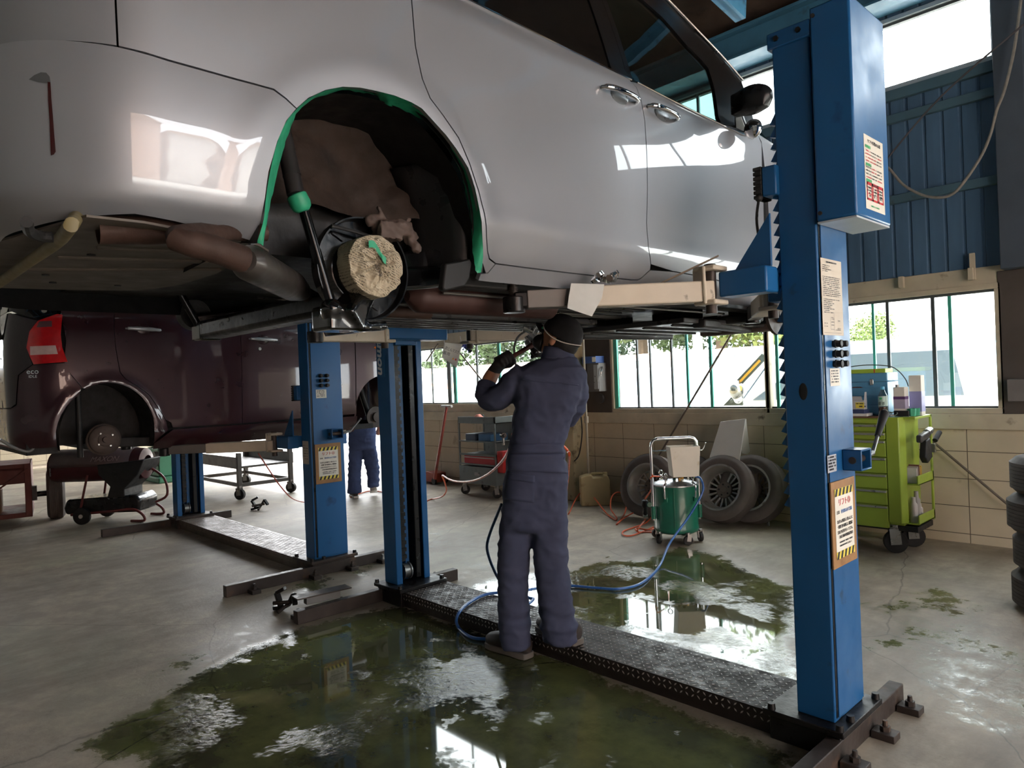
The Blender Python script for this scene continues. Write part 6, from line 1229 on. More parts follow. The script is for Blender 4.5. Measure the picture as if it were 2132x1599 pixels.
m = MB(); g_ = gv-ZZ*.04-WW*.04+UU*.035; m.cyl(g_, g_-WW*.02, .026, n=22); gg = m.build('gauge', chrome, rg_); m = MB(); m.cyl(g_-WW*.02, g_-WW*.022, .022, n=22); m.build('gauge_face', paper, gg)
m = MB(); c = gv-ZZ*.165; m.cyl(c-UU*.02, c+UU*.02, .022, n=16); m.build('swivel', steel, rg_)
one(MB().tube([pd(1068, 904, 3.9), pd(1062, 930, 4.2), pd(1046, 960, 4.8), pd(1015, 988, 5.6), pd(985, 1001, 6.3), pd(955, 1003, 7.0), pd(935, 998, 7.5), pd(921, 990, 7.9), pd(926, 1005, 8.1), pd(929, 1022, 8.4), pd(920, 1034, 8.7), pz(900, 1039, .012), pz(870, 1043, .012), pz(780, 1022, .012), pz(730, 1035, .012)], .009, 10, sub=7), 'orange_hose', ho, 'orange air hose sagging from the mechanic towards the grey tool cart', 'hose')
one(MB().tube([pX(538, 944, -6.5), pX(560, 978, -6.6), pX(582, 1010, -6.75), pz(606, 1036, .4), pz(630, 1045, .25), pz(660, 1047, .1)], .006, 8, sub=7), 'red_hose', pm('red_hose', (190, 84, 74), .4), 'thin red hose hanging below the lift arm before the bright doorway', 'hose')
# ---- tyres and wheels
rubber = pm('tyre_rubber', (84, 76, 72), .75, 0, .1, 9, bump=.15, bs=60); rimm = pm('alloy_rim', (160, 156, 150), .38, .75, .1, 8, dirt=(90, 80, 72), da=.3, ds=9); rimd = pm('dusty_rim_inside', (104, 94, 86), .5, .5, .15, 8, dirt=(72, 60, 52), da=.4, ds=8)
def tyre_mb(R_, W_, r0):
    m = MB(); h = W_/2; pr_ = [(r0, -h*.86), (r0+.03, -h*.97), ((R_+r0)/2, -h), (R_-.03, -h*.93), (R_-.008, -h*.72)]
    for k in range(7):
        x = -h*.7+2*h*.7*(k+.5)/7; w_ = h*.2*.8
        if k: pr_ += [(R_-.007, x-w_*.62-.0), (R_, x-w_*.55)]
        else: pr_ += [(R_, x-w_*.55)]
        pr_ += [(R_, x+w_*.55)]+([(R_-.007, x+w_*.62)] if k < 6 else [])
    pr_ += [(R_-.008, h*.72), (R_-.03, h*.93), ((R_+r0)/2, h), (r0+.03, h*.97), (r0, h*.86)]
    m.lathe(pr_+[(r0-.004, 0)], (0, 0, 0), (0, 0, 1), 64, loop=True); return m
def wheel(c, nrm, label, R_=.325, W_=.2, r0=.215, grp=None, back=True, spokes=15):
    n_ = V(nrm).normalized(); x = n_.cross(ZZ).normalized() if abs(n_.z) < .97 else V((1, 0, 0)); y = n_.cross(x); old = CUR[0]
    t = thing('wheel', label, 'wheel', tuple(c), grp); CUR[0] = basis(c, x, y, n_)
    T = CUR[0]; mt = tyre_mb(R_, W_, r0); tr = mt.build('tyre', rubber, t, sm=40); h = W_/2
    m = MB(); m.lathe([(r0+.012, h*.88), (r0+.012, h*.96), (r0-.004, h*.94), (r0-.012, h*.7), (r0-.02, h*.6), (r0-.035, h*.1), (r0-.04, -h*.5), (r0-.02, -h*.85), (r0+.008, -h*.9), (r0+.004, -h*.8)], (0, 0, 0), (0, 0, 1), 56, caps=False); rm = m.build('rim', rimm, t, solid=.004)
    zf = -h*.45
    m = MB(); m.lathe([(.012, zf+.035), (.03, zf+.035), (.034, zf+.03), (.078, zf+.03), (.086, zf+.02), (.086, zf-.02), (.012, zf-.02)], (0, 0, 0), (0, 0, 1), 36); hbm = m.build('hub_plate', rimd, rm)
    m = MB()
    for k in range(spokes):
        th = 2*pi*k/spokes; a = V((math.cos(th), math.sin(th), 0)); m.bar(a*.08+ZZ*zf, a*(r0-.035)+ZZ*(zf+.01), .017, .03)
    m.build('spokes', rimm, rm, bev=.003)
    m = MB(); m.lathe([(r0-.05, zf-.01), (r0-.03, zf-.01), (r0-.03, zf+.02), (r0-.05, zf+.02)], (0, 0, 0), (0, 0, 1), 48, loop=True); m.build('spoke_ring', rimm, rm)
    for k in range(5): th = 2*pi*k/5; m = MB(); m.cyl((.055*math.cos(th), .055*math.sin(th), zf+.02), (.055*math.cos(th), .055*math.sin(th), zf+.034), .009, n=12); m.build('bolt_hole', black, rm)
    CUR[0] = old; return t
def lean(px_, py_, R_, W_, tilt_, yaw_):   # wheel standing on the floor at a pixel, leaning back
    b = pz(px_, py_, 0); h_ = (-WW*math.cos(yaw_)-UU*math.sin(yaw_)); n_ = (h_*math.cos(tilt_)+ZZ*math.sin(tilt_)).normalized(); up_ = (ZZ*math.cos(tilt_)-h_*math.sin(tilt_)); return b+up_*R_*1.0-n_*0+ZZ*(W_/2*math.sin(tilt_)), n_
c, n_ = lean(1345, 1083, .335, .2, .30, .78); wheel(c, n_, 'alloy wheel leaning on the block wall behind the orange hose, beside the jerry can', .335)
c, n_ = lean(1496, 1096, .335, .215, .36, .78); wheel(c, n_, 'alloy wheel with tyre leaning behind the green tank, below the white board', .335, .215, .222, spokes=17)
c, n_ = lean(1425, 1074, .33, .2, .22, .60); wheel(c, n_, 'wheel almost hidden behind the two front wheels, only its tread showing behind the white container', .33)
c, n_ = lean(1560, 1096, .335, .215, .30, .78); wheel(c, n_, 'wheel leaning behind the big front wheel, tread showing beside the long wrench', .335, .215)
tz = 0
for k in range(4):
    old = CUR[0]; CUR[0] = Matrix.Translation((-.765+(0, .012, -.01, .008)[k], 5.3+(0, .01, -.008, .012)[k], .12+.232*k))
    mt = tyre_mb(.315, .226, .2); lab = ('tyre at the bottom of the stack by the corner', 'second tyre from the bottom in the corner stack', 'third tyre from the bottom in the corner stack', 'topmost tyre of the corner stack, white lettering smear on top')[k]
    one(mt, 'tyre', rubber, lab, 'tyre', 'stacked tyres in the corner', sm=40); CUR[0] = old
# ---- things along the block wall
m = MB(); bp_ = pm('board_grey_white', (200, 196, 190), .55, 0, .04, 5, dirt=(160, 152, 142), da=.25, ds=6)
ya, yb = 6.42, 6.6
A_ = [pY(1500, 878, yb), pY(1552, 872, yb), pY(1539, 964, ya), pY(1476, 955, ya)]; B_ = [pY(1553, 872, yb), pY(1556, 900, yb+.12), pY(1561, 940, yb+.18), pY(1556, 946, yb+.18), pY(1545, 944, yb+.1), pY(1542, 930, yb+.05)]
bd_ = thing('folding_board', 'grey white folding metal board perched on the wheels against the block wall', 'board', tuple(A_[3]))
m.prism(A_, (0, .006, 0)); m.build('front_panel', bp_, bd_, bev=.002); m = MB(); m.prism(B_, (0, .006, 0)); m.build('rear_panel', bp_, bd_, bev=.002)
m = MB(); a = A_[0].lerp(A_[1], .3)-V((0, .004, .02)); m.cyl(a, a-V((0, .003, 0)), .006, n=10); b = A_[0].lerp(A_[1], .7)-V((0, .004, .02)); m.cyl(b, b-V((0, .003, 0)), .006, n=10); m.build('rivet', iron, bd_)
m = MB(); rect(m, A_[2]+V((-.13, -.004, .01)), (1, 0, 0), (A_[0]-A_[3]), .1, .04); m.build('paper_label', paper, bd_)
wt = thing('socket_wrench', 'long steel wheel wrench leaning against the block wall beside the tyres', 'wrench', tuple(pz(1600, 1094)))
a, b = pY(1590, 957, 6.8), pz(1600, 1094, .008)
m = MB(); m.tube([a, a.lerp(b, .25), b], .011, 10); sh = m.build('shaft', steel, wt); m = MB(); m.cyl(a-UU*.05, a+UU*.05+V((0, -.02, 0)), .02, n=14); m.build('socket_head', steel, wt); m = MB(); m.cyl(b+(a-b).normalized()*.16, b, .014, n=12); m.build('socket_end', steel, wt)
jb = V((-5.48, 6.52, 0)); jm = pm('jerry_can_plastic', (190, 168, 124), .5, 0, .08, 5, dirt=(150, 124, 84), da=.35, ds=7)
jc = thing('jerry_can', 'dirty yellowish plastic jerry can on the floor beside the leaning wheel', 'canister', tuple(jb)); J = basis(jb, UU, WW, ZZ); old = CUR[0]; CUR[0] = J
m = MB(); m.prism([(-.175, -.09, .0), (.175, -.09, .0), (.175, -.09, .3), (.15, -.09, .36), (.1, -.09, .37), (.09, -.09, .34), (-.02, -.09, .34), (-.035, -.09, .37), (-.09, -.09, .37), (-.175, -.09, .345)], (0, .19, 0)); m.build('body', jm, jc, bev=.025, seg=3)
m = MB(); m.tube([(-.05, 0, .355), (-.03, 0, .375), (.04, 0, .378), (.11, 0, .372)], .016, 12, sub=4); m.build('carry_handle', jm, jc); m = MB(); m.cyl((.13, 0, .34), (.13, 0, .39), .028, n=18); m.build('screw_cap', jm, jc, bev=.003); CUR[0] = old
# electrical fittings on the pier
m = MB(); eb0, eb1 = pY(1224, 757, WY-.16), pY(1250, 815, WY-.16); m.box(eb0.x, eb1.x, WY-.18, WY-.03, eb1.z, eb0.z); eb = one(m, 'switch_box', pm('switch_box_grey', (96, 92, 88), .5, .2, .08), 'grey steel switch box on the dark panel between the windows', 'switch box', bev=.004)
m = MB(); m.box(eb1.x-.07, eb1.x-.005, WY-.19, WY-.18, eb1.z+.03, eb0.z-.02); m.build('cover_plate', steel, eb, bev=.003); m = MB(); m.tube([(eb1.x+.01, WY-.12, eb0.z-.05), (eb1.x+.03, WY-.16, eb0.z-.09), (eb1.x+.02, WY-.17, eb0.z-.16)], .008, 8, sub=3); m.build('switch_lever', steel, eb)
m = MB(); a, b = pY(1216, 745, WY-.16), pY(1245, 761, WY-.16); m.box(a.x, b.x, WY-.2, WY-.04, eb0.z+.001, eb0.z+.085); bxx = one(m, 'carton', pm('blue_carton', (52, 82, 140), .5), 'small blue cardboard box on top of the grey switch box', 'box', bev=.002)
m = MB(); m.box(b.x-.055, b.x+.001, WY-.202, WY-.2, eb0.z+.015, eb0.z+.075); m.build('carton_label', paper, bxx)
m = MB(); x = pY(1219, 800, WY-.3).x; m.tube([(x, WY-.31, .25), (x, WY-.31, 2.2)], .014, 10); m.cyl((x, WY-.31, .98), (x, WY-.31, 1.06), .026, n=12); one(m, 'conduit', pm('conduit_beige', (160, 150, 132), .55, 0, .08, 9), 'beige vertical conduit pipe on the cream wall column', 'pipe')
one(MB().tube([pY(1214, 800, WY-.3), pY(1209, 850, WY-.3), pY(1212, 900, WY-.3), pY(1206, 945, WY-.32), pY(1196, 960, WY-.33)], .008, 8, sub=5), 'cable', black, 'loose black cable dangling on the cream wall column', 'cable')
m = MB(); a = pY(1232, 830, WY-.1); m.cyl((a.x+.06, WY-.1, a.z), (a.x+.06, WY-.03, a.z), .06, n=22); m.build('x', iron); 
bpy.data.objects.remove(bpy.data.objects['x'])
one(MB().lathe([(.01, 0), (.055, 0), (.06, .02), (.06, .05), (.01, .05)], (a.x+.1, WY-.03, a.z), (0, -1, 0), 24), 'bell', pm('grimy_bell', (70, 64, 60), .5, .3), 'round grimy alarm bell under the grey switch box', 'bell')
# ropes at the wall corner
ropem = pm('grey_rope', (126, 120, 112), .85, 0, .15, 30, bump=.4)
one(MB().tube([pY(x, y, 6.62) for x, y in ((1835, 340), (1852, 352), (1880, 384), (1915, 404), (1945, 411), (1975, 408), (2000, 388), (2040, 330), (2062, 280), (2075, 230), (2092, 185), (2112, 100), (2128, -20))], .011, 10, sub=7), 'rope', ropem, 'grey rope hanging in a loop on the blue cladding', 'rope')
one(MB().tube([pY(1835, 345, 6.64), pY(1960, 200, 6.6), pY(2150, 35, 6.5)], .008, 8, sub=5), 'wire', pm('dark_wire', (70, 66, 68), .6), 'taut dark wire rising past the high window', 'wire')
a, b = pY(2098, 790, 6.75), pY(2150, 835, 6.75); m = MB(); m.box(a.x, b.x, 6.72, 6.84, b.z, a.z); one(m, 'wall_pocket', pm('pocket_grey', (110, 104, 100), .6, .1, .1), 'grey metal pocket box on the wall corner beside the window', 'box', bev=.004)
# ---- green tool chest
gm = pm('tool_chest_green', (150, 172, 62), .4, 0, .05, 4, coat=.15, dirt=(106, 128, 50), da=.2, ds=5); silv = pm('drawer_pull', (172, 172, 168), .35, .7, .06, 9)
gx0, gx1, gy0, gy1, gz0, gz1 = -2.74, -1.955, 6.1, 6.56, .235, 1.105
gc = thing('tool_chest', 'lime green roller tool chest with drawers under the window', 'tool chest', (-2.35, 6.3, 0))
m = MB(); m.box(gx0, gx1-.1, gy0+.02, gy1, gz0, gz1-.01); m.box(gx0, gx1+.0, gy0+.03, gy1, gz0, gz0+.03); m.box(gx0, gx1+.1, gy0+.04, gy1, gz1-.02, gz1); bd2 = m.build('cabinet', gm, gc, bev=.003)
m = MB(); m.prism([(gx1-.105, gy0-.004, gz0+.02), (gx1-.01, gy0-.004, gz0+.02), (gx1+.02, gy0+.05, gz0+.02), (gx1+.02, gy0+.075, gz0+.02), (gx1-.105, gy0+.06, gz0+.02)], (0, 0, gz1-gz0-.02)); m.build('corner_post', gm, bd2, bev=.006)
m = MB(); m.box(gx1+.085, gx1+.1, gy1-.03, gy1, gz0, gz1); m.build('rear_post', gm, bd2, bev=.003)
m = MB(); m.box(gx1-.02, gx1-.005, gy0+.06, gy1, gz0, gz1); m.build('side_wall', gm, bd2)
for zz in (.56, gz0+.01): m = MB(); m.box(gx1, gx1+.1, gy0+.06, gy1, zz, zz+.01); m.box(gx1+.09, gx1+.1, gy0+.06, gy1, zz, zz+.075); m.build('side_shelf', gm, bd2, bev=.002)
zs = [1.085, .985, .925, .86, .74, .635, .53, .42, .265]
def gzv(py_): return pY(1800, py_, gy0).z
ed_ = [gzv(872), gzv(882), gzv(899), gzv(915), gzv(950), gzv(984), gzv(1016), gzv(1048), gzv(1095)]
for i in range(8):
    zt_, zb_ = ed_[i]-.004, ed_[i+1]+.004; m = MB(); m.box(gx0+.015, gx1-.11, gy0-.006, gy0+.03, zb_, zt_); dw = m.build('drawer', gm, gc, bev=.003)
    if i: m = MB(); m.box(gx0+.03, gx1-.112, gy0-.024, gy0-.004, zt_-.021, zt_-.003); m.build('drawer_pull', silv, dw, bev=.004)
    else: m = MB(); m.cyl((gx1-.62, gy0-.014, zb_+.03), (gx1-.62, gy0, zb_+.03), .012, n=16); m.build('lock', steel, dw)
    if i == 3: text('DAIWHA', (gx1-.33, gy0-.0075, (zt_+zb_)/2-.012), (1, 0, 0), ZZ, .045, paper, dw, shear=.35, wid=.2)
m = MB(); m.box(gx0+.02, gx1-.1, gy0+.01, gy1-.02, gz1-.009, gz1+.004); m.build('top_mat', pm('brown_mat', (108, 76, 60), .8, 0, .1), gc)
m = MB(); m.box(gx0, gx1+.09, gy0+.05, gy1-.03, gz0-.05, gz0-.005); m.build('base_frame', black, gc, bev=.005)
for x, y in ((gx0+.09, gy0+.1), (gx1-.09, gy0+.08), (gx0+.09, gy1-.08), (gx1-.05, gy1-.08)): caster(gc, (x, y), .088, .5, 'caster')
# hung on its side
h0 = V((gx1+.1, gy0+.14, .93)); ig = thing('impact_gun', 'black power tool holstered on the side of the green chest', 'power tool', tuple(h0))
m = MB(); m.prism([h0+V((0, -.1, .03)), h0+V((0, .13, .06)), h0+V((0, .13, .005)), h0+V((0, -.1, -.03))], (.045, 0, 0)); m.build('body', pm('tool_grey_black', (58, 56, 56), .45), ig, bev=.012)
m = MB(); m.cyl(h0+V((.02, .1, .035)), h0+V((.02, .19, .05)), .03, n=16); m.build('nose', steel, ig); m = MB(); m.prism([h0+V((0, .0, -.02)), h0+V((0, .09, .0)), h0+V((0, .14, -.16)), h0+V((0, .02, -.2)), h0+V((0, -.04, -.15))], (.05, 0, 0)); m.build('holster', black, ig, bev=.008)
m = MB(); m.cyl(h0+V((.06, .17, -.03)), h0+V((.07, .26, .03)), .02, n=12); m.build('grip', black, ig); m = MB(); m.box(h0.x+.02, h0.x+.05, h0.y+.19, h0.y+.23, h0.z-.13, h0.z-.06); m.build('buckle', steel, ig)
for k, (cl, w_) in enumerate((((210, 206, 200), .012), ((180, 170, 165), .012), ((120, 80, 70), .014), ((196, 150, 90), .014), ((206, 170, 60), .012))):
    y = gy0+.1+k*.028; one(MB().box(gx1+.005, gx1+.08, y, y+w_, .571, .69+.012*(k % 3)), 'catalogue', pm('catalogue_%d' % k, cl, .6), ('white', 'pale grey', 'brown', 'tan', 'yellow')[k]+' booklet standing on the side shelf of the green chest', 'booklet', 'booklets on the chest side shelf')
for k, (r_, h_, cl, lb) in enumerate(((.028, .2, (196, 190, 186), 'white aerosol can on the lowest side shelf of the green chest'), (.03, .24, (170, 164, 160), 'tall grey bottle on the lowest side shelf, behind the white can'), (.026, .13, (206, 202, 200), 'short white bottle on the lowest side shelf, beside the corner post'))):
    p = V((gx1+.042, gy0+.12+k*.07, gz0+.021)); m = MB(); m.lathe([(.002, 0), (r_, 0), (r_, h_*.72), (r_*.6, h_*.8), (r_*.55, h_), (.002, h_)], p, n=18); one(m, 'bottle', pm('bottle_%d' % k, cl, .4), lb, 'bottle', 'bottles on the chest side shelf')
# on top of the chest
T0 = gz1+.0045; bt_ = pm('toolbox_blue', (92, 150, 186), .4, 0, .06, 5, coat=.1); bx0, bx1, by0, by1 = -2.66, -2.09, 6.27, 6.53
tb = thing('tool_box', 'light blue steel tool box with drawers on top of the green chest', 'tool box', (-2.4, 6.4, T0))
zt0 = pY(1840, 776, by0).z
m = MB(); m.box(bx0, bx1, by0, by1, T0, zt0-.075); bb2 = m.build('case', bt_, tb, bev=.004); m = MB(); m.box(bx0, bx1, by0-.004, by1, zt0-.072, zt0); ld = m.build('lid', bt_, tb, bev=.008)
hh = (zt0-.075-T0-.05)/3
for k in range(3): m = MB(); m.box(bx0+.03, bx1-.04, by0-.008, by0+.02, T0+.012+k*hh, T0+.004+(k+1)*hh); dr2 = m.build('drawer', bt_, bb2, bev=.004)
text('DAIWHA', (bx1-.43, by0-.005, zt0-.12), (1, 0, 0), ZZ, .03, paper, bb2, shear=.3); m = MB(); m.prism([(bx1-.3, by0-.003, zt0-.125), (bx1-.27, by0-.003, zt0-.112), (bx1-.21, by0-.003, zt0-.112), (bx1-.18, by0-.003, zt0-.125), (bx1-.21, by0-.003, zt0-.132), (bx1-.27, by0-.003, zt0-.132)], (0, -.002, 0)); m.build('emblem', pm('emblem_brown', (90, 56, 48), .4), bb2)
for x in (bx0+.14, bx1-.12): m = MB(); m.box(x-.014, x+.014, by0-.012, by0-.002, zt0-.1, zt0-.05); m.build('latch', chrome, ld, bev=.002)
m = MB(); m.box(bx1-.36, bx1-.02, by0+.02, by1-.06, zt0+.0005, zt0+.035); bk_ = one(m, 'carton', pm('lime_carton', (170, 200, 70), .5, 0, .04), 'flat lime green carton on top of the blue tool box', 'box', bev=.002)
m = MB(); m.box(bx1-.361, bx1-.3, by0+.018, by0+.02, zt0+.004, zt0+.032); m.build('carton_end', paper, bk_); m = MB(); m.box(bx1-.11, bx1-.1, by0+.0185, by0+.02, zt0+.001, zt0+.034); m.box(bx1-.3, bx1-.292, by0+.0185, by0+.02, zt0+.001, zt0+.034); m.build('carton_stripe', pm('carton_red', (190, 90, 60), .6), bk_)
one(MB().tube([(bx1-.5, by0-.0, zt0+.03), (bx1-.4, by0+.02, zt0+.045), (bx1-.2, by0+.05, zt0+.07), (bx1-.02, by0+.08, zt0+.055), (bx1+.05, by0+.1, zt0+.015), (bx1+.1, by0+.12, zt0-.06), (bx1+.12, by0+.12, zt0-.12)], .004, 8, sub=6), 'wire', black, 'thin black wire bowed over the blue tool box', 'wire')
def stand(mb, name, mat, label, cat, **k): return one(mb, name, mat, label, cat, **k)
tcx = lambda px_: pY(px_, 850, 6.16).x
cs = stand(MB().box(tcx(1762), tcx(1808), 6.12, 6.25, T0, T0+.022), 'tray', white, 'white plastic tray by the front edge of the green chest', 'tray', bev=.002)
cs2 = stand(MB().box(tcx(1762), tcx(1803), 6.125, 6.24, T0+.0225, T0+.055), 'tool_case', pm('case_navy', (60, 70, 104), .5), 'flat navy case lying on the white tray', 'case', bev=.003)
ob = thing('open_carton', 'small open grey carton with a yellow price label on the navy case', 'box', (tcx(1790), 6.18, T0+.056)); x0, x1 = tcx(1777), tcx(1801)
gcrd = pm('grey_carton', (178, 178, 180), .6, 0, .03); m = MB(); m.box(x0, x1, 6.14, 6.21, T0+.056, T0+.13); bb3 = m.build('box', gcrd, ob, bev=.001); m = MB(); m.prism([(x0, 6.141, T0+.13), (x1-.01, 6.141, T0+.13), (x1-.015, 6.13, T0+.165), (x0+.005, 6.13, T0+.165)], (0, .002, 0)); m.build('flap', gcrd, ob); m = MB(); m.prism([(x1, 6.14, T0+.13), (x1, 6.2, T0+.13), (x1+.004, 6.19, T0+.2), (x1+.004, 6.15, T0+.2)], (.002, 0, 0)); m.build('flap', gcrd, ob)
m = MB(); rect(m, (x0+.025, 6.1395, T0+.066), (1, 0, 0), ZZ, (x1-x0)*.75, .048); yl = m.build('price_label', yellow, ob); m = MB(); dashes(m, (x0+.03, 6.139, T0+.1), (1, 0, 0), ZZ, .07, .008, seed=3); dashes(m, (x0+.055, 6.139, T0+.075), (1, 0, 0), ZZ, .05, .012, seed=4); m.build('small_print', ink, yl)
bp2 = V((tcx(1836), 6.19, T0)); bo = thing('tea_bottle', 'clear plastic tea bottle with a blue cap on the green chest', 'bottle', tuple(bp2)); bz = pY(1836, 805, 6.19).z-T0
m = MB(); m.lathe([(.002, 0), (.033, .001), (.035, .006), (.035, bz*.62), (.033, bz*.7), (.015, bz*.88), (.0135, bz*.93), (.002, bz*.93)], bp2, n=28); m.build('bottle_body', glassmat('bottle_plastic', (.78, .72, .66), .1, .08), bo)
m = MB(); m.lathe([(.002, .002), (.031, .003), (.032, bz*.3), (.002, bz*.3)], bp2, n=24); m.build('tea', pm('barley_tea', (84, 58, 48), .2), bo)
m = MB(); m.lathe([(.0355, bz*.34), (.0355, bz*.68)], bp2, n=28, caps=False); lb_ = m.build('bottle_label', pm('tea_label', (190, 216, 206), .5, 0, .05), bo); m = MB(); m.lathe([(.002, bz*.9), (.015, bz*.9), (.015, bz), (.002, bz)], bp2, n=18); m.build('bottle_cap', pm('cap_blue', (80, 170, 210), .4), bo)
text('麦茶', bp2+V((.003, -.0362, bz*.42)), (1, -.1, 0), ZZ, .03, ink, lb_); m = MB(); m.ball(bp2+V((-.004, -.0355, bz*.6)), (.011, .002, .009)); m.build('leaf_print', pm('leaf_print', (60, 160, 90), .6), lb_)
sc_ = V((tcx(1873), 6.22, T0)); cn = thing('square_tin', 'square white and purple tin standing in a black tray on the green chest', 'can', tuple(sc_)); hz_ = pY(1873, 806, 6.22).z-T0
m = MB(); m.box(sc_.x-.05, sc_.x+.035, 6.18, 6.27, T0+.004, T0+hz_); cb_ = m.build('tin_body', paper, cn, bev=.004); m = MB(); m.box(sc_.x-.0505, sc_.x+.0355, 6.1795, 6.2705, T0+.06, T0+hz_*.66); m.build('tin_band', pm('lilac', (170, 160, 180), .5), cb_); m = MB(); m.box(sc_.x-.0508, sc_.x+.0358, 6.1792, 6.2708, T0+hz_*.58, T0+hz_*.68); m.build('tin_band', pm('purple', (96, 62, 110), .5), cb_)
m = MB(); m.cyl((sc_.x-.03, 6.22, T0+hz_), (sc_.x-.03, 6.22, T0+hz_+.02), .014, n=14); m.build('tin_cap', steel, cn)
sp = V((tcx(1888)+.02, 6.33, T0)); hz2 = pY(1888, 782, 6.33).z-T0; tn = thing('box_tin', 'tall white box with blue and purple end behind the square tin', 'box', tuple(sp)); m = MB(); m.box(sp.x-.04, sp.x+.05, 6.29, 6.38, T0, T0+hz2); t_ = m.build('tin_body', paper, tn, bev=.004); m = MB(); m.box(sp.x-.0405, sp.x+.0505, 6.2895, 6.3805, T0+.03, T0+hz2*.6); m.build('tin_band', pm('lavender', (150, 150, 196), .5), t_)
m = MB(); x0, x1 = tcx(1862), tcx(1893); m.box(x0, x1, 6.14, 6.165, T0, T0+.045); one(m, 'tray', black, 'low black tray in front of the square tin', 'tray', bev=.003)
for k, x in enumerate((1898, 1906)):
    p = V((pY(x, 845, 6.2+.07*k).x, 6.2+.07*k, T0)); one(MB().lathe([(.002, 0), (.028, 0), (.033, .06), (.029, .06), (.025, .005), (.002, .005)], p, n=6), 'cup', tape, ('green six sided cup at the front corner of the chest', 'green six sided cup behind the front one')[k], 'cup')
p = V((pY(1903, 830, 6.34).x, 6.38, T0)); m = MB(); m.tube([p, p+V((.02, 0, .05)), p+V((.045, 0, .12))], [.018, .02, .014], 12); one(m, 'sealant_tube', pm('tube_white', (206, 208, 206), .4), 'white tube leaning behind the green cups', 'tube')
gg_ = V((tcx(1852), 6.135, T0)); m = MB()
for a, w_ in ((-.025, .05), (.03, .035)): m.tube([gg_+V((a+w_*math.cos(t), .015*math.sin(t), .018+.017*math.sin(t+.4))) for t in [2*pi*k/12 for k in range(12)]], .004, 8, closed=True, sub=2)
one(m, 'wire_coil', pm('grey_green_wire', (120, 136, 130), .5), 'grey wire coil lying before the tea bottle', 'coil')
# ---- grey tool cart by the far window
kx0, kx1, ky0, ky1 = pY(956, 950, 6.15).x, pY(1032, 950, 6.15).x, 6.15, 6.62; kg = pm('cart_grey', (104, 112, 112), .5, .15, .1, 5, dirt=(70, 72, 72), da=.4, ds=8)
kt = thing('tool_cart', 'grey shelf tool cart on casters beside the mechanic', 'tool cart', ((kx0+kx1)/2, 6.4, 0)); kz = lambda py_: pY(995, py_, ky0).z
m = MB()
for x in (kx0, kx1-.02):
    for y in (ky0, ky1-.02): m.box(x, x+.02, y, y+.02, .16, kz(868))
fr_ = m.build('frame', kg, kt, bev=.002)
for py_, hh_ in ((868, .09), (918, .02), (945, .03), (966, .02)): m = MB(); z = kz(py_); m.box(kx0, kx1, ky0+.005, ky1-.005, z-hh_, z-hh_+.012); m.box(kx0, kx1, ky0, ky0+.008, z-hh_, z); m.box(kx1-.008, kx1, ky0, ky1, z-hh_, z); m.build('shelf', kg, kt, bev=.002)
m = MB(); m.box(kx0-.002, kx1+.002, ky0-.006, ky1, kz(1008), kz(972)); lowb = m.build('bottom_drawer', kg, kt, bev=.004); m = MB(); xm = (kx0+kx1)/2; m.box(xm-.05, xm+.05, ky0-.012, ky0-.005, kz(990), kz(984)); m.build('drawer_handle', steel, lowb)
m = MB(); m.box(kx0+.01, kx1-.01, ky1-.015, ky1-.005, kz(1008), kz(880)); m.build('back_sheet', kg, kt)
for x, y in ((kx0+.05, ky0+.05), (kx1-.05, ky0+.05), (kx0+.05, ky1-.05), (kx1-.05, ky1-.05)): caster(kt, (x, y), .062, .8)
rb = stand(MB().box(kx0+.06, kx1-.03, ky0+.04, ky1-.06, kz(966)-.008, kz(945)-.035), 'red_tool_box', pm('tool_box_red', (170, 44, 50), .4, 0, .08), 'red drawer box on the lower shelf of the grey cart', 'tool box', bev=.004)
m = MB(); m.box(kx0+.07, kx1-.04, ky0+.034, ky0+.042, kz(954)-.006, kz(954)+.006); m.build('drawer_trim', silv, rb)
for k, (a, b) in enumerate(((.06, .2), (.24, .4))): stand(MB().box(kx0+a*(kx1-kx0)/.5, kx0+b*(kx1-kx0)/.5, ky0+.05, ky1-.1, kz(918)-.0075, kz(918)+.085), 'parts_bin', pm('bin_blue_%d' % k, ((62, 74, 92), (64, 108, 150))[k], .5), ('dark blue bin on the middle shelf of the grey cart', 'lighter blue bin on the middle shelf of the grey cart')[k], 'bin', bev=.006)
zt_ = kz(868); m = MB(); m.grid(lambda u, v: V((kx0+.12+.2*u, ky0+.08+.22*v, zt_-.07+.085*math.exp(-((u-.5)**2+(v-.5)**2)*7)+.025*abs(mnoise.noise(V((u*4, v*4, 1)))))), 18, 18); one(m, 'rag', pm('pink_rag', (204, 128, 112), .85, 0, .1, 9), 'crumpled pinkish rag on top of the grey cart', 'rag', solid=.004)
for k, (a, b, l) in enumerate(((.3, .1, .2), (.36, .22, .24), (.05, .16, .18))): m = MB(); p = V((kx0+a, ky0+b, zt_-.055)); m.bar(p, p+V((l*.9, l*.35, .02)), .022, .012); m.cyl(p+V((0, 0, -.012)), p+V((0, 0, .015)), .02, n=12); one(m, 'spanner', steel, ('steel spanner on the cart top beside the rag', 'longest steel spanner at the back of the cart top', 'steel spanner sticking out at the near corner of the cart top')[k], 'spanner')
agn = V((kx1+.034, ky0+.1, kz(905))); ag = thing('air_wrench', 'dark air wrench hung on the side of the grey cart', 'power tool', tuple(agn)); m = MB(); m.cyl(agn, agn+V((.1, -.06, .0)), .035, n=16); m.cyl(agn+V((.1, -.06, 0)), agn+V((.15, -.09, 0)), .018, n=12); m.build('motor', irondk, ag); m = MB(); m.tube([agn+V((.05, -.03, -.02)), agn+V((.055, -.03, -.13))], .018, 12); m.build('grip', steel, ag)
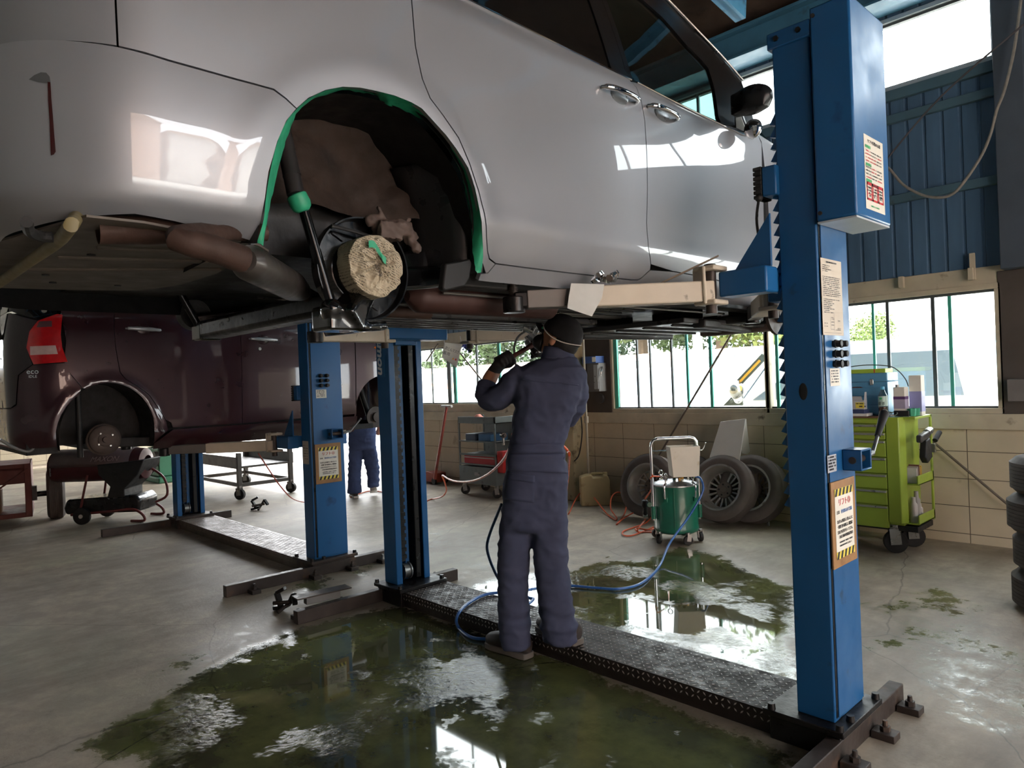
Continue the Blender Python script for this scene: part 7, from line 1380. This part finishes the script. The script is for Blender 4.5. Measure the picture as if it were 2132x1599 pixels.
stand(MB().box(kx1+.001, kx1+.11, ky0+.02, ky0+.2, .34, .62), 'red_can', pm('can_red', (176, 46, 46), .4), 'red can fixed beside the grey cart', 'can', bev=.008)
# ---- red trolley jack by the wall
jk = thing('trolley_jack', 'worn red trolley jack with upright handle by the far window', 'jack', tuple(pz(900, 995))); jr = pm('jack_red', (150, 72, 60), .5, .1, .15, 8, dirt=(96, 60, 50), da=.4)
a, b = pz(905, 998, .12), pY(930, 846, 6.55); m = MB(); m.tube([a, b], [.022, .02], 12); ha = m.build('handle', jr, jk); m = MB(); m.cyl(b-V((.12, 0, 0)), b+V((.12, 0, 0)), .02, n=12); m.build('cross_grip', pm('grip_grey', (170, 166, 160), .4), ha)
p = pz(898, 1008); m = MB(); m.prism([p+V((-.35, .0, .03)), p+V((.12, 0, .03)), p+V((.12, 0, .17)), p+V((-.1, 0, .19)), p+V((-.35, 0, .1))], (0, .2, 0)); m.build('chassis', jr, jk, bev=.01)
for dx, dy in ((-.3, -.02), (-.3, .2), (.08, -.02), (.08, .2)): m = MB(); m.cyl(p+V((dx, dy, .05)), p+V((dx, dy+.03, .05)), .049, n=16); m.build('wheel', black, jk)
# ---- bench, heater, red cart on the far side
tm = pm('bench_steel', (96, 92, 88), .5, .4, .1, 6, dirt=(70, 62, 56), da=.4, ds=7)
wb = thing('steel_bench', 'dark steel work table on casters beside the farther lift', 'work table', (-11.0, 4.1, 0)); q0, q1 = pz(503, 1040, 0), pz(450, 1030, 0)
ex = V((q1.x-q0.x, q1.y-q0.y, 0)); ex_n = V((-1, 0, 0)); yA, yB = q0.y-.02, q0.y+.75; xA = q0.x; xB = q0.x-1.6
m = MB()
for x in (xA, xB):
    for y in (yA, yB): m.box(x-.03, x+.03, y-.03, y+.03, .14, .66)
for z in (.18,): m.box(xB, xA, yA-.02, yA+.02, z, z+.05); m.box(xB, xA, yB-.02, yB+.02, z, z+.05); m.box(xA-.02, xA+.02, yA, yB, z, z+.05); m.box(xB-.02, xB+.02, yA, yB, z, z+.05)
m.build('frame', tm, wb, bev=.004)
m = MB(); m.box(xB-.05, xA+.02, yA-.04, yB+.04, .44, .47); m.box(xB-.05, xA+.02, yA-.045, yA-.03, .44, .6); m.box(xB-.05, xA+.02, yB+.03, yB+.045, .44, .6); m.build('tray_top', tm, wb, bev=.004)
for x in (xA, xB):
    for y in (yA, yB): caster(wb, (x, y), .075, .6)
hp0, hp1 = pd(118, 965, 8.75), pd(308, 950, 8.75); dxh = (hp1-hp0); dxh.z = 0; L = dxh.length; dxh.normalize(); syh = V((-dxh.y, dxh.x, 0)); hz0 = .90 if 0 else (hp0.z+hp1.z)/2-.06
ht = thing('jet_heater', 'dark red barrel jet heater on wheels under the raised dark red car', 'heater', (hp0.x+.5, hp0.y, 0)); hr = pm('heater_maroon', (66, 24, 28), .45, .1, .08, 4); hr2 = pm('heater_grey_maroon', (88, 70, 69), .55, .1, .08, 4)
old = CUR[0]; CUR[0] = basis((hp0.x, hp0.y, hz0), dxh, syh, ZZ)
m = MB(); n = 28
m.lathe([(.165, 0), (.19, .0), (.195, .02), (.2, L*.3), (.2, L*.88), (.185, L*.98), (.1, L*1.0), (.09, L*.95), (.16, L*.4), (.165, .02)], (0, 0, 0), (1, 0, 0), 36, loop=True); br_ = m.build('barrel', hr, ht)
m = MB(); vs_ = [V((x, -.203*math.cos(t), .203*math.sin(t))) for x in (.03, L*.88) for t in [pi*k/16 for k in range(17)]]; m.add(vs_, [(k, k+1, 18+k, 17+k) for k in range(16)]); m.build('upper_cover', hr2, br_, solid=.004)  # upper half of the barrel in a greyer maroon
text('MAXON', (L*.62, -.197, .085), (1, 0, 0), (0, .45, 1), .09, pm('heater_letter', (150, 130, 128), .5), br_, shear=.3)
m = MB(); m.box(.04, .055, -.206, -.198, -.1, .0); m.build('latch_strip', steel, br_)
m = MB(); m.prism([(L*.55, -.215, .02), (L*1.05, -.215, .06), (L*.98, -.215, -.12), (L*.83, -.215, -.28), (L*.83, -.215, -.46), (L*.62, -.215, -.46), (L*.68, -.215, -.25), (L*.56, -.215, -.1)], (0, .43, 0)); cb2 = m.build('control_cowl', black, ht, bev=.01); m = MB(); m.cyl((L*.73, -.225, -.1), (L*.73, -.215, -.1), .03, n=20); m.build('dial', irondk, cb2)
zz = -hz0
m = MB(); m.prism([(.22, -.22, zz+.12), (.2, -.22, zz+.2), (.24, -.22, zz+.3), (L*.95, -.22, zz+.33), (L*1.0, -.22, zz+.26), (L*.98, -.22, zz+.12)], (0, .44, 0)); m.build('fuel_tank', pm('tank_black', (22, 21, 22), .3, 0, .05), ht, bev=.03, seg=3)
fm = pm('heater_frame_red', (104, 46, 44), .45)
for s_ in (-.235, .235):
    m = MB(); m.tube([(.3, s_, zz+.12), (.75*L, s_, zz+.15), (L*.92, s_, zz+.16), (L*1.02, s_, zz+.1), (L*1.04, s_, zz+.02), (L*.9, s_, zz+.02)], .016, 10, sub=4); m.tube([(.42, s_, zz+.2), (.5, s_*.9, -.1)], .014, 8); m.build('frame_tube', fm, ht)
    m = MB(); m.lathe([(.02, -.025), (.045, -.03), (.07, -.03), (.1, -.02), (.103, 0), (.1, .02), (.07, .03), (.045, .03), (.02, .025)], (.45, s_*1.12, zz+.104), (0, 1, 0), 28); wl_ = m.build('wheel', black, ht); m = MB(); m.cyl((.45, s_*1.12-.035, zz+.104), (.45, s_*1.12+.035, zz+.104), .024, n=14); m.build('wheel_hub', pm('hub_white', (190, 186, 180), .4), wl_)
m = MB(); m.tube([(L*.95, .1, -.05), (L*1.12, .1, -.2), (L*1.14, .12, -.42), (L*1.02, .1, -.5)], .015, 10, sub=4); m.build('push_bar', fm, ht)
CUR[0] = old
# red cart with a road tyre
tb0 = pz(75, 1088, 0); rcx = pm('scabby_red_paint', (96, 42, 34), .6, .1, .2, 5, bump=.3, dirt=(70, 46, 36), da=.55, ds=6)
cr_ = thing('red_trailer', 'rusty red steel box trailer with one road tyre beside the jet heater', 'trailer', (tb0.x-.5, tb0.y, 0)); WL = ray(115, 1040); WL.z = 0; WL.normalize(); UL = WL.cross(ZZ)
old = CUR[0]; CUR[0] = basis((tb0.x, tb0.y, 0), UL, WL, ZZ)
m = MB(); m.box(-1.1, -.03, .0, .9, .66, .74); m.box(-1.1, -.03, .0, .02, .5, .7); m.box(-.05, -.03, .0, .9, .1, .74); m.box(-1.1, -.03, .0, .9, .08, .14); m.box(-.1, -.03, -.02, .04, .1, .74); m.box(-1.1, -1.08, 0, .9, .1, .7); m.build('box_frame', rcx, cr_, bev=.006)
m = MB(); m.bar((-.05, -.03, .68), (-.75, -.03, .18), .03, .02); m.build('side_brace', rcx, cr_)
m = MB(); m.cyl((-.62, .35, .14), (-.62, .35, .42), .28, n=28); m.build('drum_load', wood, cr_)
m = MB(); m.cyl((-.1, .2, .33), (.12, .2, .33), .035, n=14); m.box(-.06, .02, .14, .26, .26, .44); m.build('axle_stub', irondk, cr_)
CUR[0] = basis((tb0.x, tb0.y, 0), UL, WL, ZZ) @ Matrix.Translation((.22, .2, .322)) @ Matrix.Rotation(pi/2, 4, 'Y'); mt = tyre_mb(.32, .2, .19); mt.build('tyre', rubber, cr_, sm=40); m = MB(); m.lathe([(.02, -.03), (.19, -.03), (.19, .05), (.17, .05), (.16, 0), (.02, 0)], (0, 0, 0), (0, 0, 1), 30); m.build('rim', iron, cr_)
CUR[0] = old
# green machine behind the heater
mg = pm('machine_green', (52, 104, 78), .5, .1, .12, 5, dirt=(40, 60, 50), da=.4, ds=7); mp_ = pz(345, 1000, 0)
gmn = thing('bench_machine', 'dark green workshop machine standing behind the jet heater', 'machine', (mp_.x, mp_.y, 0)); x, y = mp_.x, mp_.y
m = MB(); m.box(x-.45, x+.45, y-.25, y+.3, .0, .1); m.box(x-.3, x+.3, y-.2, y+.25, .1, .6); m.build('pedestal', mg, gmn, bev=.02); m = MB(); m.box(x-.5, x+.5, y-.22, y+.28, .62, .7); m.build('table', mg, gmn, bev=.01); m = MB(); m.cyl((x-.2, y, .7), (x-.2, y, 1.0), .1); m.box(x-.3, x+.3, y-.1, y+.1, .88, 1.0); m.build('head', mg, gmn, bev=.02); m = MB(); m.cyl((x+.25, y-.26, .42), (x+.25, y-.2, .42), .13, n=24); m.build('handwheel', iron, gmn)
# ---- loose steel on the floor
def clampx(p, ang, s_, label):
    t = thing('steel_clamp', label, 'clamp', (p.x, p.y, 0)); old = CUR[0]; CUR[0] = Matrix.Translation((p.x, p.y, 0)) @ Matrix.Rotation(ang, 4, 'Z') @ Matrix.Scale(s_, 4)
    m = MB(); m.bar((-.07, 0, .012), (.02, .02, .03), .05, .022); m.bar((-.02, 0, .03), (-.06, .01, .10), .035, .02); m.bar((-.06, .01, .1), (.0, .02, .13), .03, .022); m.bar((.02, .02, .03), (.06, .03, .1), .035, .02); m.bar((.06, .03, .1), (.1, .0, .05), .03, .02); m.build('jaw', irondk, t, bev=.004)
    m = MB(); m.cyl((-.05, -.03, .05), (.06, .03, .055), .012, n=10); m.cyl((.02, -.06, .012), (.03, .04, .05), .011, n=10); m.build('screw', iron, t); CUR[0] = old
clampx(pz(590, 1272), .3, 1.15, 'pair of black steel clamps on the floor at the end of the floor bar'); clampx(pz(537, 1062), .9, 1.25, 'black steel clamp lying on the dry floor before the bright doorway')
cp0, cp1 = pz(632, 1256, .088), pz(702, 1240, .088); m = MB(); d = (cp1-cp0).normalized(); s_ = V((-d.y, d.x, 0)); cp0 = cp0-s_*.03
ch = thing('channel_offcut', 'rusty steel channel offcut lying on the floor bar of the near lift', 'steel channel', tuple(cp0)); m.bar(cp0+ZZ*.026, cp1-s_*.03+ZZ*.026, .055, .05); m.build('web', pm('channel_grey', (112, 112, 110), .45, .4, .1, 8), ch, bev=.002); m = MB(); m.bar(cp0-d*.07+ZZ*.056, cp1-s_*.03+d*.07+ZZ*.056, .11, .008); m.build('top_flange', iron, ch)
# ---- loose things on the lift
pl0 = pd(1218, 622, 3.0); ar3 = V((-1.75, 2.33, 0)); d = V((-.594, -.804, 0)).normalized(); nn = V((d.y, -d.x, 0)); nn = nn if nn.dot(-WW) > 0 else -nn; base_ = V((-1.83, 2.245, 1.885))+nn*.052
fpx = [(1189, 590), (1258, 592), (1253, 620), (1232, 659), (1181, 642), (1184, 618)]
def onpl(x, y): rr = ray(x, y); return CAMP+rr*((base_-CAMP).dot(nn)/rr.dot(nn))
m = MB(); m.prism([onpl(x, y) for x, y in fpx], nn*.003); one(m, 'metal_flap', pm('flap_metal', (176, 178, 174), .5, .3, .12, 9, dirt=(120, 92, 70), da=.3, ds=12), 'bent grey metal flap hanging on the arm of the near lift', 'metal flap')
for k, (x, y) in enumerate(((1243, 583), (1252, 577), (1262, 582), (1271, 581), (1284, 577), (1280, 585))):
    p = onpl(x, y)-nn*.03; p.z = 1.902+(.02 if k in (1, 4) else 0); m = MB(); m.lathe([(.005, -.014), (.012, -.014), (.012, .006), (.016, .008), (.016, .013), (.005, .013)], p, (math.cos(k*1.9), math.sin(k*1.9), .3), 6); one(m, 'wheel_nut', chrome, 'chrome wheel nut in the small heap on the near lift arm', 'wheel nut', 'wheel nuts heaped on the lift arm')
m = MB(); a, b = onpl(1385, 586), onpl(1560, 540); m.bar(a+V((0, 0, .0))-nn*.06, V((-1.5, 2.62, 1.985)), .03, .006); one(m, 'flat_bar', pm('flat_bar_brown', (110, 96, 82), .6, .2), 'thin flat bar lying aslant from the lift bracket onto the arm', 'flat bar')
# mask notice hung on the far arm
sg_ = thing('mask_notice', 'white hanging notice asking for dust masks, clipped to the far lift arm', 'notice', tuple(pd(950, 715, 5.55))); dN = 5.5
qs = [pd(925, 713, dN), pd(962, 716, dN+.05), pd(951, 766, dN+.05), pd(919, 744, dN)]
m = MB(); m.grid(lambda u, v: qs[0].lerp(qs[1], u).lerp(qs[3].lerp(qs[2], u), v)+WW*(.03*math.sin(u*2.5+v)), 12, 10); sh_ = m.build('sheet', paper, sg_, solid=.0012)
rgt = (qs[1]-qs[0]).normalized(); dwn = (qs[3]-qs[0]).normalized(); ctr_ = (qs[0]+qs[1]+qs[2]+qs[3])/4
rt2 = ((qs[1]+qs[2])-(qs[0]+qs[3])).normalized(); up2 = ((qs[0]+qs[1])-(qs[3]+qs[2])).normalized(); up2 = (up2-rt2*up2.dot(rt2)).normalized(); nf = rt2.cross(up2)
off_ = nf*.012-WW*.02
text('防じんマスク', ctr_+up2*.02+off_, rt2, up2, .03, ink, sh_, wid=.115); text('着用', ctr_-up2*.018-rt2*.035+off_, rt2, up2, .03, ink, sh_)
m = MB(); o = ctr_-up2*.045+rt2*.02+off_; m.add([o, o+rt2*.018, o+rt2*.009+up2*.018], [(0, 1, 2)]); m.build('warning_mark', pm('warn_amber', (230, 160, 60), .6), sh_); m = MB(); o = ctr_-up2*.045+rt2*.045+off_; m.add([o, o+rt2*.012, o+rt2*.012+up2*.014, o+up2*.014], [(0, 1, 2, 3)]); m.build('warning_mark', red, sh_)
m = MB(); m.tube([pd(924, 690, dN+.02), pd(925, 714, dN)], .003, 6); m.tube([pd(958, 700, dN+.05), pd(961, 716, dN+.05)], .003, 6); m.build('hanging_cord', white, sg_)
tf = pm('blue_bristle', (70, 80, 180), .6); m = MB(); br0 = pd(968, 720, dN+.1)
for k in range(60): d = V((R.gauss(0, 1), R.gauss(0, 1), R.gauss(0, .8))).normalized(); m.tube([br0, br0+d*.03, br0+d*.05+V((0, 0, -.012))], .0018, 4)
du = thing('duster', 'blue bristle brush hanging beside the mask notice', 'brush', tuple(br0)); m.build('bristles', tf, du, sm=0); m = MB(); m.cyl(br0, br0+UU*.05-ZZ*.05, .014, n=10); m.build('brush_stock', black, du)
